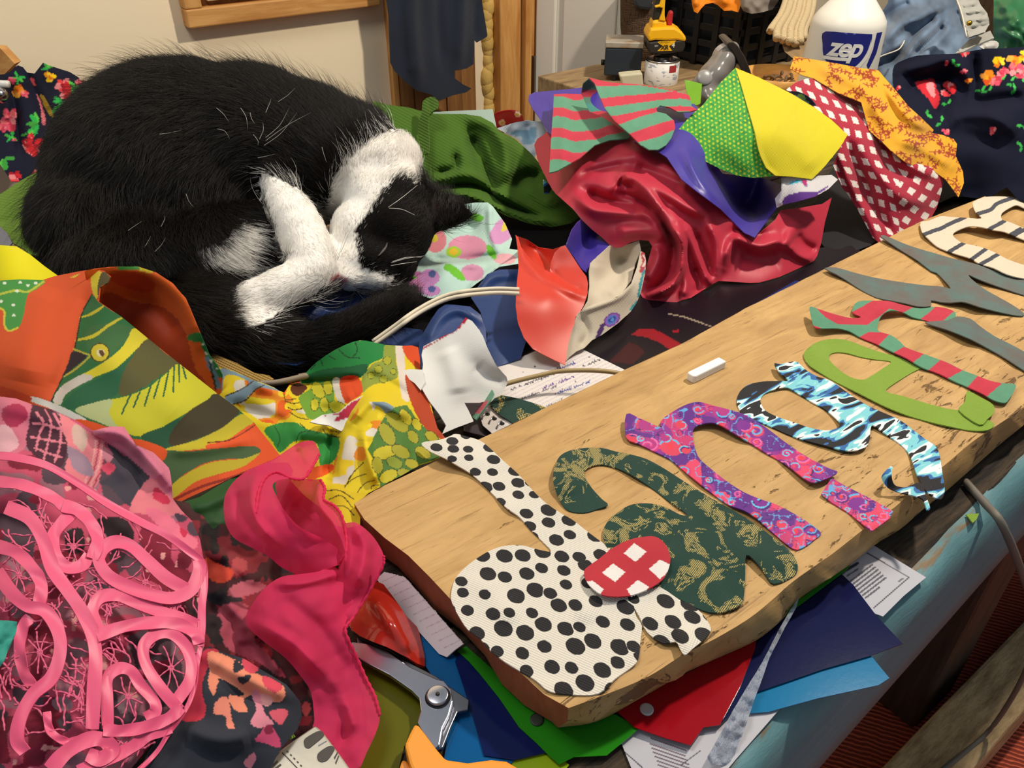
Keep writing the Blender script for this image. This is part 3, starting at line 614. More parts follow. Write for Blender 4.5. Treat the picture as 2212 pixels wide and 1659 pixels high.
letter('fabric_letter', 'red and green striped flannel letter across the board', [Tm], m_fleece, paint=tpaint, lifts=[(1620, 660, 60, 1.0), (1780, 665, 60, .9), (1920, 660, 40, .8), (1950, 790, 60, .35), (2140, 850, 50, .35)], s=2.4)
gm = Q('D5', 110, 640, 150, 625, 300, 690, 430, 740, 560, 780, 700, 820, 850, 865, 1000, 900, 1120, 930, 1250, 980, 1400, 1030, 1620, 1085, 1800, 1130, 1900, 1330, 1620, 1255, 1450, 1200, 1250, 1130, 1100, 1070, 1040, 1042, 1060, 1080, 1200, 1190, 1340, 1270, 1450, 1330, 1560, 1400, 1622, 1450, 1600, 1475, 1480, 1460, 1300, 1420, 1150, 1380, 1050, 1345, 960, 1325, 850, 1335, 750, 1330, 640, 1312, 640, 1372, 500, 1375, 380, 1345, 200, 1310, 60, 1280, -100, 1200, -250, 1100, -360, 1035, -482, 972, -360, 965, -200, 1010, 0, 1062, 200, 1100, 400, 1130, 600, 1155, 750, 1165, 850, 1188, 780, 1100, 700, 1020, 640, 1000, 500, 890, 350, 800, 200, 700)
gl = Q('B2', 1560, 430, 1700, 420, 1765, 395, 1850, 410, 1900, 450, 2000, 520, 2100, 570, 2192, 620, 2300, 690, 2300, 800, 2192, 740, 2100, 680, 2000, 620, 1850, 540, 1700, 480, 1600, 450)
letter('fabric_letter', 'grey corduroy letter with crossing strokes near the far end of the board', [gm, gl], m_cord, lifts=[(1790, 585, 40, .4), (1910, 515, 40, .4), (2085, 590, 60, .5), (2090, 690, 60, .4), (2120, 665, 50, .3)], sm=2)
sl = Q('D5', 530, 490, 620, 470, 740, 425, 850, 432, 1000, 440, 1172, 448, 1110, 380, 1080, 300, 1100, 265, 1200, 225, 1320, 215, 1500, 220, 1640, 235, 1800, 270, 1900, 330, 1780, 370, 1640, 345, 1560, 310, 1500, 320, 1390, 390, 1390, 460, 1480, 490, 1640, 560, 1850, 650, 1900, 720, 1800, 740, 1640, 680, 1540, 640, 1420, 590, 1300, 570, 1180, 540, 1050, 530, 950, 560, 880, 600, 880, 640, 960, 700, 1080, 730, 1200, 760, 1320, 810, 1450, 880, 1640, 945, 1820, 1000, 1850, 1100, 1640, 1085, 1450, 1040, 1300, 970, 1150, 925, 1060, 870, 930, 830, 810, 790, 700, 740, 600, 650, 545, 590)
def spaint(p):
    p.c[:] = hexc('#d8cdb8'); q = lambda *a: Q('D5', *a)
    for l in ((550, 625, 690, 570, 730, 560, 850, 500, 1000, 435), (1130, 400, 1270, 355, 1340, 290, 1520, 225), (830, 800, 990, 705), (1060, 885, 1230, 762), (1150, 940, 1350, 825), (1240, 570, 1415, 475), (1490, 640, 1620, 570), (1480, 620, 1580, 560), (1760, 1100, 1900, 1000), (1700, 240, 1640, 350), (1720, 600, 1640, 690)):
        p.line(q(*l), 4.2, '#41434f')
    return p
letter('fabric_letter', 'cream letter with thin navy stripes at the far end of the board', [sl], m_print, paint=spaint, lifts=[(2140, 490, 70, .8), (1990, 500, 40, .3), (2160, 580, 50, .4), (2110, 450, 40, .4)], s=2.2)
# red check heart-like oval
def ginghamE(p):
    p.c[:] = hexc('#b92f3c'); q = lambda *a: Q('C1', *a)
    for po in ((1800, 285, 1865, 220, 1945, 275, 1875, 340), (1660, 410, 1730, 350, 1810, 405, 1745, 468), (1960, 385, 2030, 325, 2120, 370, 2030, 450), (1820, 515, 1890, 455, 1960, 500, 1920, 560, 1850, 570), (1540, 470, 1600, 460, 1670, 515, 1640, 560, 1580, 520)): p.poly(q(*po), '#e9e4e2')
    return p
letter('fabric_scrap', 'small oval of red and white checked cotton lying on the dotted letter', [Q('C1', 1545, 400, 1570, 370, 1640, 320, 1730, 250, 1830, 200, 1920, 180, 2000, 178, 2060, 220, 2090, 280, 2098, 330, 2080, 400, 2040, 460, 1960, 510, 1860, 550, 1760, 562, 1660, 550, 1590, 500, 1555, 450)], m_print, paint=ginghamE, s=1.9, base=.55, wav=.05, lifts=[(1400, 1180, 50, .3), (1290, 1270, 40, .2)], cat='fabric scrap')
# chalk
a, b = at(1490, 817, B + .4), at(1560, 782, B + .45); d = b - a; L = np.linalg.norm(d)
M = frame(a, d, (0, 0, 1)); bm = bmesh.new(); w = .0046
prism(bm, [(0, -w * .7), (.002, -w), (L, -w), (L, w), (.002, w), (0, w * .7)], -w * .85, w * .85, M)
tag(bm_obj('chalk', bm, solid('chalk_white', '#eeeeec', .85, bump=.2, bs=300), bevel=.0012), 'short square stick of white chalk on the board', 'chalk')
tag(letter('fabric_scrap', 'tiny green fabric snippet on the dark table edge', [Q('C2', 1820, 35, 1905, 30, 1890, 65, 1865, 90)], m_lime, cat='fabric scrap', sm=0, s=3, h0=.1, base=.1, wav=0))

# ============================================================ fabrics heaped at the near left
LIFT = []
m_silk = fabric('printed_silk', None, rough=.6, sheen=.05, weave=330, wb=.12, transl=.12, var=.05)
m_jersey = fabric('printed_jersey', None, rough=.75, weave=300, wb=.2, var=.08)
b0 = lambda *a: Q('B0', *a)
def fishpaint(p):
    p.c[:] = hexc('#d4501f')
    P_ = lambda c, *a: p.poly(b0(*a), c, 1)
    P_('#2a6a38', 585, 260, 640, 310, 780, 400, 950, 540, 1150, 700, 1390, 890, 1510, 970, 1620, 1070, 1500, 1150, 1320, 1205, 1060, 1245, 830, 1170, 480, 1050, 335, 945, 400, 790, 480, 600, 525, 400)
    P_('#3c6a3a', 560, 480, 700, 440, 860, 480, 760, 590, 640, 700, 560, 600)
    P_('#c9bb2c', 510, 402, 580, 375, 655, 330, 662, 340, 600, 385, 520, 408)
    P_('#c9bb2c', 488, 545, 600, 510, 700, 440, 775, 402, 775, 416, 700, 462, 600, 535, 500, 552)
    P_('#d8c92a', 858, 470, 945, 540, 880, 600, 820, 660, 740, 730, 620, 780, 500, 840, 420, 900, 380, 960, 340, 935, 390, 850, 480, 790, 600, 730, 720, 650, 800, 570)
    P_('#c9bfb2', 540, 765, 600, 790, 500, 842, 420, 900, 390, 960, 340, 935, 390, 850, 480, 792)
    P_('#1f5f3c', 850, 640, 880, 700, 800, 830, 700, 930, 500, 990, 405, 965, 500, 862, 650, 785, 760, 720)
    P_('#57542a', 945, 540, 1050, 625, 1150, 700, 1050, 765, 900, 862, 770, 905, 780, 780, 850, 650)
    P_('#c8c425', 1150, 700, 1270, 795, 1390, 890, 1330, 940, 1200, 1010, 1080, 1080, 1000, 1130, 900, 1165, 800, 1140, 650, 1080, 480, 1000, 600, 950, 800, 910, 950, 850, 1060, 765)
    P_('#b5bf85', 480, 1000, 600, 950, 720, 930, 700, 1020, 760, 1120, 650, 1080)
    for a in ((840, 890, 780, 1020), (905, 855, 855, 980), (975, 810, 925, 970), (1030, 770, 985, 920), (1080, 740, 1045, 910), (1115, 715, 1108, 880), (1145, 700, 1148, 815), (1165, 700, 1190, 795)): p.line(b0(*a), 1.9, '#1f5a38', 0)
    P_('#1d5236', 900, 1165, 1050, 1100, 1150, 1050, 1180, 1120, 1100, 1225, 1040, 1235)
    P_('#3d3419', 1390, 890, 1530, 990, 1480, 1060, 1400, 1120, 1250, 1185, 1100, 1225, 1090, 1150, 1200, 1010, 1320, 935)
    P_('#c2b325', 1545, 1020, 1625, 1070, 1520, 1160, 1400, 1205, 1330, 1215, 1320, 1240, 1090, 1262, 1070, 1240, 1250, 1190, 1420, 1110)
    P_('#e2551f', 1625, 1080, 1700, 1170, 1800, 1290, 1650, 1370, 1500, 1440, 1400, 1420, 1560, 1350, 1662, 1272, 1640, 1232, 1500, 1232, 1330, 1238, 1330, 1215, 1450, 1190)
    P_('#45613a', 1060, 1255, 1200, 1260, 1400, 1240, 1580, 1225, 1650, 1235, 1665, 1270, 1600, 1310, 1450, 1310, 1300, 1340, 1150, 1430, 1100, 1500, 1085, 1400, 1040, 1310)
    P_('#c0ae25', 1560, 1305, 1660, 1272, 1560, 1355, 1400, 1405, 1250, 1455, 1105, 1560, 1098, 1480, 1200, 1400, 1350, 1330)
    p.line(b0(1330, 1205, 1460, 1190, 1560, 1140, 1640, 1085), 1.4, '#7c2312'); p.line(b0(1100, 1575, 1300, 1482, 1500, 1422, 1800, 1300), 3, '#8e2413')
    p.line(b0(590, 255, 520, 400, 480, 600, 400, 790, 325, 950), 1.6, '#25301a')
    p.disc(*b0(640, 628)[0], 21, '#4a3d12').disc(*b0(640, 628)[0], 18.5, '#cdbb2c').disc(*b0(645, 630)[0], 9, '#d9d0a0', 8).disc(*b0(652, 632)[0], 5, '#5d3a1d', 8, -30)
    P_('#2a2128', 465, 622, 560, 650, 480, 720, 410, 775, 440, 690); p.line(b0(470, 605, 575, 645), 2, '#b3a63a', 0); p.line(b0(575, 655, 490, 730, 415, 780), 2, '#b3a63a')
    P_('#cdb92f', 585, 135, 620, 108, 655, 120, 640, 190, 622, 285, 590, 225); P_('#4d4524', 655, 112, 705, 140, 695, 180, 642, 215, 632, 290, 628, 200)
    P_('#3f9140', 0, 170, 140, 160, 290, 168, 240, 220, 180, 260, 150, 400, 120, 470, 60, 492, 30, 450, 30, 360, -20, 340)
    p.line(b0(0, 345, 30, 365, 30, 450, 60, 490, 115, 470), 2.2, '#cfc33c'); p.line(b0(0, 255, 110, 230, 180, 240, 280, 175), 2.4, '#b7c03c')
    for a in ((30, 185), (130, 180), (230, 185), (110, 235), (10, 300), (85, 325), (90, 390), (180, 200)): p.disc(*b0(*a)[0], 4, '#dfe8d2', 3)
    P_('#d6d2cb', 185, 915, 240, 915, 400, 975, 560, 1060, 480, 1060, 330, 990, 200, 940); P_('#e3551d', 480, 1062, 560, 1062, 700, 1112, 620, 1130); P_('#c23d18', 0, 840, 190, 905, 180, 940, 0, 900)
    P_('#e3551d', 870, 1180, 1060, 1245, 1035, 1320, 930, 1260)
    p.poly(b0(440, 150, 520, 120, 480, 150), '#cdb92f'); return p
back_o = b0(540, 105, 600, 92, 700, 80, 880, 76, 1000, 115, 1100, 180, 1190, 280, 1240, 400, 1290, 520, 1340, 640, 1400, 720, 1425, 770, 1415, 880, 1380, 930, 1200, 800, 1000, 660, 800, 480, 640, 350, 570, 250)
front_o = b0(-700, 330, -400, 220, -40, 170, 130, 160, 270, 165, 350, 140, 500, 110, 600, 95, 665, 105, 710, 140, 690, 182, 642, 212, 632, 300, 780, 400, 950, 540, 1150, 700, 1390, 890, 1500, 970, 1620, 1070, 1700, 1170, 1795, 1290, 1700, 1342, 1500, 1422, 1350, 1492, 1200, 1560, 1105, 1610, 1085, 1450, 1000, 1370, 700, 1260, 480, 1180, 200, 1030, -40, 950, -400, 960, -700, 1000)
backp = patch(back_o, [(215, 600, 14), (250, 660, 10.5), (330, 745, 7.5), (420, 830, 5), (300, 577, 13.5), (380, 620, 12), (420, 720, 9), (445, 790, 6.5), (470, 830, 4.8)], [(b0(700, 85, 980, 130, 1180, 300, 1290, 560), 18, .8), (b0(760, 250, 980, 330, 1150, 520), 22, -.8)], s=4)
frontp = patch(front_o, [(-130, 630, 10.5), (-235, 680, 7), (-235, 880, 4), (-130, 860, 7), (0, 605, 13), (120, 602, 13.6), (205, 588, 14.6), (235, 612, 14.6), (225, 700, 12.8), (0, 770, 11.4), (100, 860, 9.8), (330, 745, 11), (470, 852, 8.6), (550, 915, 6.6), (605, 985, 5), (430, 1010, 6), (300, 930, 8.4), (120, 760, 11.6)],
               [(b0(590, 200, 520, 420, 440, 680, 330, 940), 22, -.55), (b0(300, 200, 220, 500, 150, 820), 40, .5), (b0(600, 600, 900, 800, 1200, 1050), 45, .5), (b0(1090, 1260, 1330, 1240, 1600, 1180), 14, .25)], s=2.1, wrinkle=[(.3, 90)])
def fishall(p):
    n = len(frontp[0]); q = Paint(frontp[0], '#000000'); fishpaint(q); r = Paint(backp[0], '#e2631f')
    r.poly(b0(640, 300, 700, 240, 850, 300, 1050, 340, 1180, 480, 1250, 720, 1350, 870, 1200, 780, 1000, 650, 800, 480), '#b8421b', 1); r.poly(b0(690, 140, 760, 110, 900, 120, 1000, 190, 950, 240, 800, 210), '#d6491a', 1)  # darker orange inside the fold: its shade is painted into the colour
    r.line(b0(880, 80, 960, 105), 6, '#cdb92f'); r.line(b0(760, 80, 880, 88), 5, '#3f8f3d'); r.poly(b0(1205, 515, 1250, 500, 1300, 505, 1300, 552, 1210, 550), '#3d8a40', 1)
    r.line(b0(1290, 520, 1345, 660, 1420, 770), 7, '#2f7d3d'); r.line(b0(1330, 670, 1400, 840), 6, '#6d8896'); r.line(b0(1345, 690, 1380, 860), 2, '#25301a')
    for a in ((1300, 575), (1320, 630), (1350, 680), (1390, 730)): r.disc(*b0(*a)[0], 3, '#dfe8d2')
    p.c = np.vstack([q.c, r.c]); return p
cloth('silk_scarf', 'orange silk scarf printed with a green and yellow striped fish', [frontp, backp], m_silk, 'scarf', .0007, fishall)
cloth('yellow_cloth', 'bright plain yellow cloth edge behind the fish scarf', [patch(Q('D6', -500, 1420, -200, 1370, 0, 1360, 120, 1370, 220, 1430, 320, 1510, 425, 1585, 380, 1640, 300, 1680, -60, 1690, -500, 1800), [(-140, 560, 9.5), (-140, 650, 7), (0, 535, 13.2), (60, 545, 13), (120, 595, 11.8), (0, 610, 11.2)], s=9)], fabric('yellow_satin', '#f2e40c', .5, .05, var=.04, wb=.1), 'fabric', .001)
cloth('green_cloth', 'lime green ribbed cloth at the left behind the cat', [patch(Q('D6', -500, 1180, -250, 1100, 0, 1000, 150, 900, 330, 800, 420, 850, 420, 1450, 215, 1430, 180, 1392, 100, 1352, 0, 1292, -60, 1280, -500, 1300), [(-140, 480, 5), (-140, 510, 4.5), (0, 425, 10), (100, 362, 11), (60, 480, 8.5), (0, 505, 8.3), (70, 540, 8), (120, 450, 9)], [(Q('D6', 0, 1210, 120, 1180, 220, 1165), 9, -.8), (Q('D6', 0, 1230, 120, 1195, 220, 1185), 8, .6)], s=8)], fabric('lime_rib', '#76993a', .9, .05, rib=(170, 80, .4)), 'fabric', .0015)
cloth('grey_cloth', 'small grey cloth fold beside the lime green cloth', [patch(Q('D6', -400, 1290, -200, 1235, 0, 1225, 50, 1270, 92, 1345, 60, 1380, -60, 1385, -400, 1440), [(-110, 510, 6), (0, 490, 9.2), (25, 525, 8.6), (0, 535, 8.2)], s=8)], fabric('grey_jersey', '#8c8a93'), 'fabric', .0015)

# yellow floral silk
d4 = lambda *a: Q('D4', *a)
yo = d4(300, 330, 350, 355, 480, 385, 620, 455, 700, 480, 800, 520, 880, 560, 930, 485, 1010, 470, 1060, 400, 1150, 310, 1300, 210, 1450, 145, 1550, 138, 1700, 170, 1850, 180, 1972, 192, 1990, 370, 2060, 600, 2130, 850, 2200, 940, 2150, 1090, 1990, 1150, 1830, 1240, 1660, 1330, 1500, 1440, 1500, 1640, 1300, 1640, 1180, 1500, 1050, 1400, 900, 1240, 760, 1130, 560, 900, 380, 700, 340, 520)
RV_ = random.Random(11)
def ypaint(p):
    p.c[:] = hexc('#e0c81e'); P_ = lambda c, *a: p.poly(d4(*a), c, 1)
    n1 = vnoise(p.p, 26, 4); n2 = vnoise(p.p, 34, 9); n3 = vnoise(p.p, 20, 2)
    m = inside(p.p, d4(380, 420, 620, 470, 900, 560, 1040, 700, 1100, 800, 900, 830, 700, 800, 500, 660, 380, 580)) | inside(p.p, d4(1420, 780, 1520, 640, 1680, 640, 1720, 760, 1660, 960, 1560, 1100, 1400, 1310, 1270, 1300, 1300, 1080))
    p.c[m & (n1 > .08)] = hexc('#ded7c9'); p.c[m & (n2 > .14)] = hexc('#e58a16'); p.c[m & (n2 > .26)] = hexc('#e0601a'); p.c[m & (n3 > .28)] = hexc('#f0d526')
    P_('#7d97a6', 360, 370, 480, 390, 640, 460, 720, 490, 860, 550, 700, 520, 640, 540, 560, 620, 460, 655, 400, 590, 540, 530, 600, 480, 480, 420, 400, 430, 375, 560)
    P_('#7d97a6', 1600, 640, 1700, 640, 1780, 690, 1740, 760, 1680, 690); p.line(d4(400, 590, 540, 530, 640, 460), 1.2, '#40362a'); p.line(d4(460, 655, 570, 620, 650, 535, 720, 500), 1.2, '#40362a')
    P_('#16803a', 1060, 400, 1150, 310, 1300, 210, 1450, 145, 1560, 138, 1710, 170, 1680, 280, 1580, 330, 1500, 440, 1200, 480, 1010, 480)
    P_('#0d5a30', 1040, 440, 1200, 370, 1400, 350, 1560, 330, 1500, 440, 1200, 470)
    for l in ((1460, 150, 1480, 210, 1440, 280), (1330, 210, 1400, 270, 1500, 280), (1250, 260, 1300, 290), (1180, 290, 1200, 340), (1100, 370, 1140, 330)): p.line(d4(*l), 1.1, '#143a20')
    P_('#8d9a3a', 1700, 170, 1790, 180, 1790, 300, 1800, 440, 1600, 500, 1520, 560, 1510, 460, 1600, 330, 1680, 290)
    for c in ((1650, 370, 30), (1720, 300, 32), (1690, 450, 30), (1590, 420, 26), (1770, 390, 22)): x, y = d4(c[0], c[1])[0]; p.disc(x, y, c[2] / 3.77 + 1.2, '#3f4a1c'); p.disc(x, y, c[2] / 3.77, '#a8a92a')
    P_('#ded2c6', 1785, 172, 1850, 180, 1870, 400, 1900, 620, 1840, 600, 1810, 400); P_('#dc4d1b', 1850, 180, 1980, 190, 1995, 380, 1900, 300, 1865, 250)
    P_('#b53f17', 1870, 400, 2000, 420, 2080, 700, 2200, 930, 2080, 900, 1980, 780, 1900, 600)
    P_('#2c8a3c', 720, 870, 800, 820, 960, 800, 1050, 850, 1160, 880, 1330, 930, 1300, 1100, 1180, 1160, 1160, 1000, 1100, 950, 960, 960, 850, 1050, 790, 960)
    for l in ((830, 1000, 850, 930, 810, 840), (980, 960, 1010, 890, 1090, 870), (1060, 860, 1010, 810)): p.line(d4(*l), 1.1, '#1f4a24')
    P_('#6f9c34', 1000, 600, 1080, 540, 1180, 480, 1280, 470, 1290, 560, 1280, 740, 1100, 780, 1040, 700); P_('#ddd4c8', 1275, 465, 1335, 445, 1380, 640, 1320, 630); P_('#dc4b1b', 1335, 450, 1480, 425, 1520, 560, 1440, 620, 1380, 640)
    P_('#5a2c18', 940, 500, 1010, 480, 1070, 520, 1000, 590, 940, 560)
    def petal(x, y, r, a, e=1.6, c='#c8bf2a'):
        X, Y = d4(x, y)[0]; r /= 3.77; p.disc(X, Y, r * e + 1.1, '#3c4318', r + 1.1, a); p.disc(X, Y, r * e, c, r, a)
    for a in ((1160, 540, 45, 60), (1240, 520, 36, 80), (1130, 660, 30, 95), (1210, 660, 36, 85), (1320, 680, 45, 20)): petal(*a)
    m = inside(p.p, d4(1780, 680, 1880, 660, 1960, 780, 2040, 860, 2150, 940, 2150, 1090, 1990, 1150, 1830, 1240, 1660, 1330, 1600, 1100, 1560, 1030, 1680, 780)); p.c[m] = hexc('#4f7d33')
    for a in ((1800, 800, 55, 40, 2.0), (1720, 900, 52, 60, 1.9), (1930, 920, 36, 55), (1870, 760, 36, 55, 1.9), (1700, 1050, 52, -15, 1.9), (1830, 1040, 46, 30, 1.7), (1960, 820, 32, 60), (2010, 1050, 42, 30), (1640, 1150, 42, 80), (1780, 1130, 42, 25), (1730, 1240, 46, -25, 1.7), (1920, 1140, 36, 20), (2080, 920, 36, 40), (1850, 1210, 30, 0)): petal(*a, c=RV_.choice(['#b3a92a', '#c9bb2a', '#8f9d2e', '#a8a42c']))
    P_('#e3cf20', 1540, 1110, 1600, 1200, 1660, 1330, 1500, 1380, 1380, 1330, 1450, 1200)
    for l in ((1380, 1320, 1450, 1260, 1550, 1220), (1480, 1370, 1540, 1300, 1620, 1270), (1380, 1330, 1440, 1220, 1530, 1130), (1590, 1350, 1600, 1320, 1650, 1310), (1220, 1360, 1340, 1360, 1450, 1430), (1280, 1480, 1380, 1490, 1450, 1560), (1250, 1430, 1350, 1400, 1440, 1500)): p.line(d4(*l), 1.1, '#4a3f12')
    P_('#e0581a', 1070, 1200, 1190, 1150, 1290, 1150, 1260, 1210, 1150, 1260, 1080, 1280); p.line(d4(880, 570, 900, 510, 960, 470, 1005, 468), 3, '#dc4b1b')
    for l in ((880, 580, 900, 620, 980, 610), (890, 630, 960, 650, 1010, 640), (910, 680, 960, 700, 1030, 690), (930, 720, 990, 760, 1080, 780), (1200, 860, 1240, 910, 1340, 920), (1260, 870, 1330, 880)): p.line(d4(*l), 1.1, '#4a3f12')
    return p
yp = patch(yo, [(480, 800, 4.5), (560, 835, 5), (610, 850, 4), (640, 830, 3.5), (720, 760, 6.2), (800, 738, 7), (880, 750, 5.5), (905, 790, 4.5), (930, 930, 3.6), (860, 1010, 4.2), (800, 1060, 4), (740, 1110, 3.4), (640, 1000, 3.2), (560, 920, 3.8), (490, 880, 3.5), (800, 880, 6.2), (760, 960, 5.2), (700, 880, 4.2), (640, 900, 4.6)],
           [(d4(640, 470, 850, 560, 1020, 660, 1080, 780), 16, .9), (d4(1430, 800, 1550, 650, 1680, 640, 1900, 760), 14, 1.1), (d4(1530, 880, 1560, 1050, 1640, 1300), 12, .9), (d4(1000, 1000, 1150, 980, 1290, 1000), 18, -1.2), (d4(1300, 720, 1290, 1000, 1230, 1250), 13, -1.5), (d4(1000, 490, 1200, 470, 1500, 450), 9, -1.1), (d4(1100, 640, 1300, 620, 1450, 560), 14, .6), (d4(1560, 420, 1750, 500, 1900, 600), 14, -.9), (d4(450, 650, 650, 720, 900, 800), 14, -.7)], s=2.1, wrinkle=[(.6, 60), (.25, 28)], sm=2)
cloth('silk_scarf', 'crumpled yellow silk scarf with green petals and orange blots by the board', [yp], m_silk, 'scarf', .0007, ypaint)
cloth('gold_cloth', 'scrap of gold woven cloth peeping out under the sleeping cat', [patch(d4(270, 220, 350, 260, 500, 320, 640, 400, 760, 420, 800, 450, 720, 480, 620, 460, 480, 390, 340, 360), [(460, 770, 4.8), (520, 800, 4.4), (590, 820, 4), (520, 790, 4.6)], s=8)], fabric('gold_weave', '#a9853a', .6, .3, weave=140, wb=.8), 'fabric', .001)

# floral jersey garment, dark red floral cloth, navy floral garment
go = Q('P', -260, 930, -120, 870, -30, 854, 34, 862, 67, 874, 118, 888, 162, 908, 203, 931, 236, 923, 267, 923, 280, 942, 294, 962, 331, 979, 365, 1012, 371, 1050, 373, 1077, 392, 1103, 415, 1126, 432, 1167, 439, 1210, 442, 1261, 440, 1400, 400, 1520, 300, 1640, 250, 1700, -30, 1700, -260, 1700)
def gpaint(p):
    p.c[:] = hexc('#c04a68'); n1 = vnoise(p.p, 40, 21); n2 = vnoise(p.p, 60, 22); n3 = vnoise(p.p, 16, 23)
    p.c[n1 > .12] = hexc('#9a6676'); p.c[n2 > .15] = hexc('#4f3c48'); p.c[n1 < -.2] = hexc('#7c1230'); p.c[(n3 > .33) & (n2 < 0)] = hexc('#e09a9a')
    P_ = lambda c, *a: p.poly(b0(*a), c, 1)
    P_('#c9697f', 0, 900, 200, 960, 180, 1200, 100, 1280, 0, 1260); P_('#a12048', 30, 980, 130, 960, 180, 1040, 90, 1110, 20, 1060); P_('#d9a3ac', 0, 1100, 80, 1120, 120, 1230, 0, 1270)
    P_('#43182c', 215, 960, 340, 1000, 430, 1120, 430, 1250, 380, 1370, 260, 1320, 170, 1220, 190, 1080)
    for a in ((230, 1010, 280, 1080, 250, 1160, 230, 1260), (290, 1000, 330, 1090, 310, 1200, 280, 1310), (345, 1020, 390, 1120, 380, 1240, 350, 1330), (215, 1080, 300, 1090, 410, 1130), (200, 1170, 300, 1190, 420, 1210), (220, 1240, 300, 1270, 390, 1300)): p.line(b0(*a), 2.2, '#d5788a')
    P_('#dd7b85', 380, 1030, 500, 1090, 640, 1180, 690, 1190, 660, 1330, 600, 1500, 420, 1400, 440, 1250)
    for k in range(4): p.line(b0(680 - k * 22, 1190, 660 - k * 22, 1340, 600 - k * 22, 1490), 1.6, ('#a83a52', '#e6a2a0')[k % 2])
    P_('#c9a79c', 470, 1090, 560, 1140, 540, 1260, 470, 1200); P_('#9b7f92', 430, 1230, 560, 1300, 600, 1420, 480, 1380)
    P_('#3b3743', 690, 1200, 800, 1290, 960, 1430, 900, 1530, 830, 1615, 700, 1490, 640, 1460, 740, 1380); P_('#d04560', 650, 1360, 700, 1330, 740, 1370, 690, 1410); P_('#b56f80', 660, 1230, 720, 1280, 700, 1330, 660, 1300)
    P_('#cc6f8b', 590, 1130, 700, 1108, 790, 1108, 870, 1220, 980, 1270, 1080, 1370, 1105, 1560, 1020, 1480, 900, 1360, 780, 1260)
    P_('#df7a86', 960, 1430, 1060, 1520, 1180, 1660, 900, 1660, 830, 1620); P_('#cb3050', 1000, 1490, 1090, 1570, 1060, 1600, 980, 1560)
    q = lambda c, *a: p.poly(Q('C0', *a), c, 1)
    q('#e2708a', 930, 20, 1000, 0, 1100, 60, 1180, 150, 1260, 200, 1240, 260, 1100, 190); q('#c32a4c', 1150, 120, 1200, 150, 1170, 190); q('#4a3a48', 1120, 30, 1200, 60, 1150, 90)
    q('#26181f', 640, 60, 800, 70, 860, 190, 760, 230, 640, 130); q('#26181f', 420, 160, 520, 130, 540, 260, 440, 290); q('#332028', 700, 280, 790, 260, 800, 320, 720, 350)
    for a in ((120, 640), (800, 1250), (1080, 900), (400, 1250), (260, 700), (1180, 330), (850, 380), (520, 900), (950, 1150)):
        x, y = Q('C0', *a)[0]; p.disc(x, y, 22, RV_.choice(['#8a1230', '#6b0f28', '#a11a3a', '#5d4450', '#8f7580']), 16, RV_.uniform(0, 180))  # darker maroon blots put the shade under the lace into the print
    return p
gp = patch(go, [(-250, 950, 6), (-250, 1300, 2.2), (-250, 1680, 1.2), (-120, 1300, 5.4), (-120, 900, 9.8), (0, 860, 12), (0, 1000, 11), (0, 1300, 7.8), (0, 1659, 5), (120, 890, 11.5), (265, 925, 11), (370, 1030, 9.2), (435, 1190, 6.6), (440, 1380, 5.0), (300, 1620, 3.6), (200, 1300, 7.4), (200, 1050, 9.8)],
           [(b0(590, 1130, 780, 1150, 960, 1320, 1080, 1470), 12, 1.1), (b0(640, 1190, 800, 1320, 930, 1450), 12, -.7), (b0(0, 960, 200, 1010, 420, 1120), 20, .5)], s=3.2, wrinkle=[(.8, 80), (.3, 30)])
cloth('floral_garment', 'pink jersey garment with dark floral patches under the lace', [gp], m_jersey, 'garment', .001, gpaint)
def mpaint(p):
    p.c[:] = hexc('#3a121b'); n1 = vnoise(p.p, 30, 31); n2 = vnoise(p.p, 22, 32)
    p.c[n1 > .1] = hexc('#7c1d2b'); p.c[n2 > .2] = hexc('#171219'); p.c[n1 > .28] = hexc('#a8434a'); P_ = lambda c, *a: p.poly(Q('C0', *a), c, 1)
    P_('#c9452f', 1310, 320, 1400, 350, 1500, 410, 1420, 480, 1330, 440); P_('#1c1a22', 1310, 560, 1420, 530, 1560, 590, 1400, 620); P_('#b05a6a', 1480, 500, 1600, 460, 1700, 500, 1580, 560, 1460, 560)
    P_('#a8485c', 1400, 640, 1580, 620, 1600, 800, 1720, 940, 1820, 1080, 1640, 980, 1440, 880); P_('#20131a', 1300, 700, 1390, 690, 1420, 760, 1340, 830); return p
cloth('maroon_cloth', 'dark red and black floral cloth between the lace and the pink chiffon', [patch(Q('P', 370, 1080, 420, 1090, 480, 1110, 560, 1160, 640, 1240, 600, 1330, 640, 1420, 720, 1500, 740, 1620, 690, 1659, 560, 1620, 430, 1500, 400, 1300), [(400, 1130, 6), (480, 1150, 4.4), (600, 1240, 2.6), (560, 1350, 3.0), (450, 1400, 4.6), (640, 1500, 1.4), (700, 1620, .9), (560, 1600, 2.0), (440, 1250, 5.6)], [(Q('P', 470, 1280, 540, 1350, 620, 1470), 16, .9), (Q('P', 440, 1180, 520, 1230, 570, 1260), 14, .8)], s=4, wrinkle=[(.9, 45), (.4, 20)])], m_jersey, 'fabric', .001, mpaint)
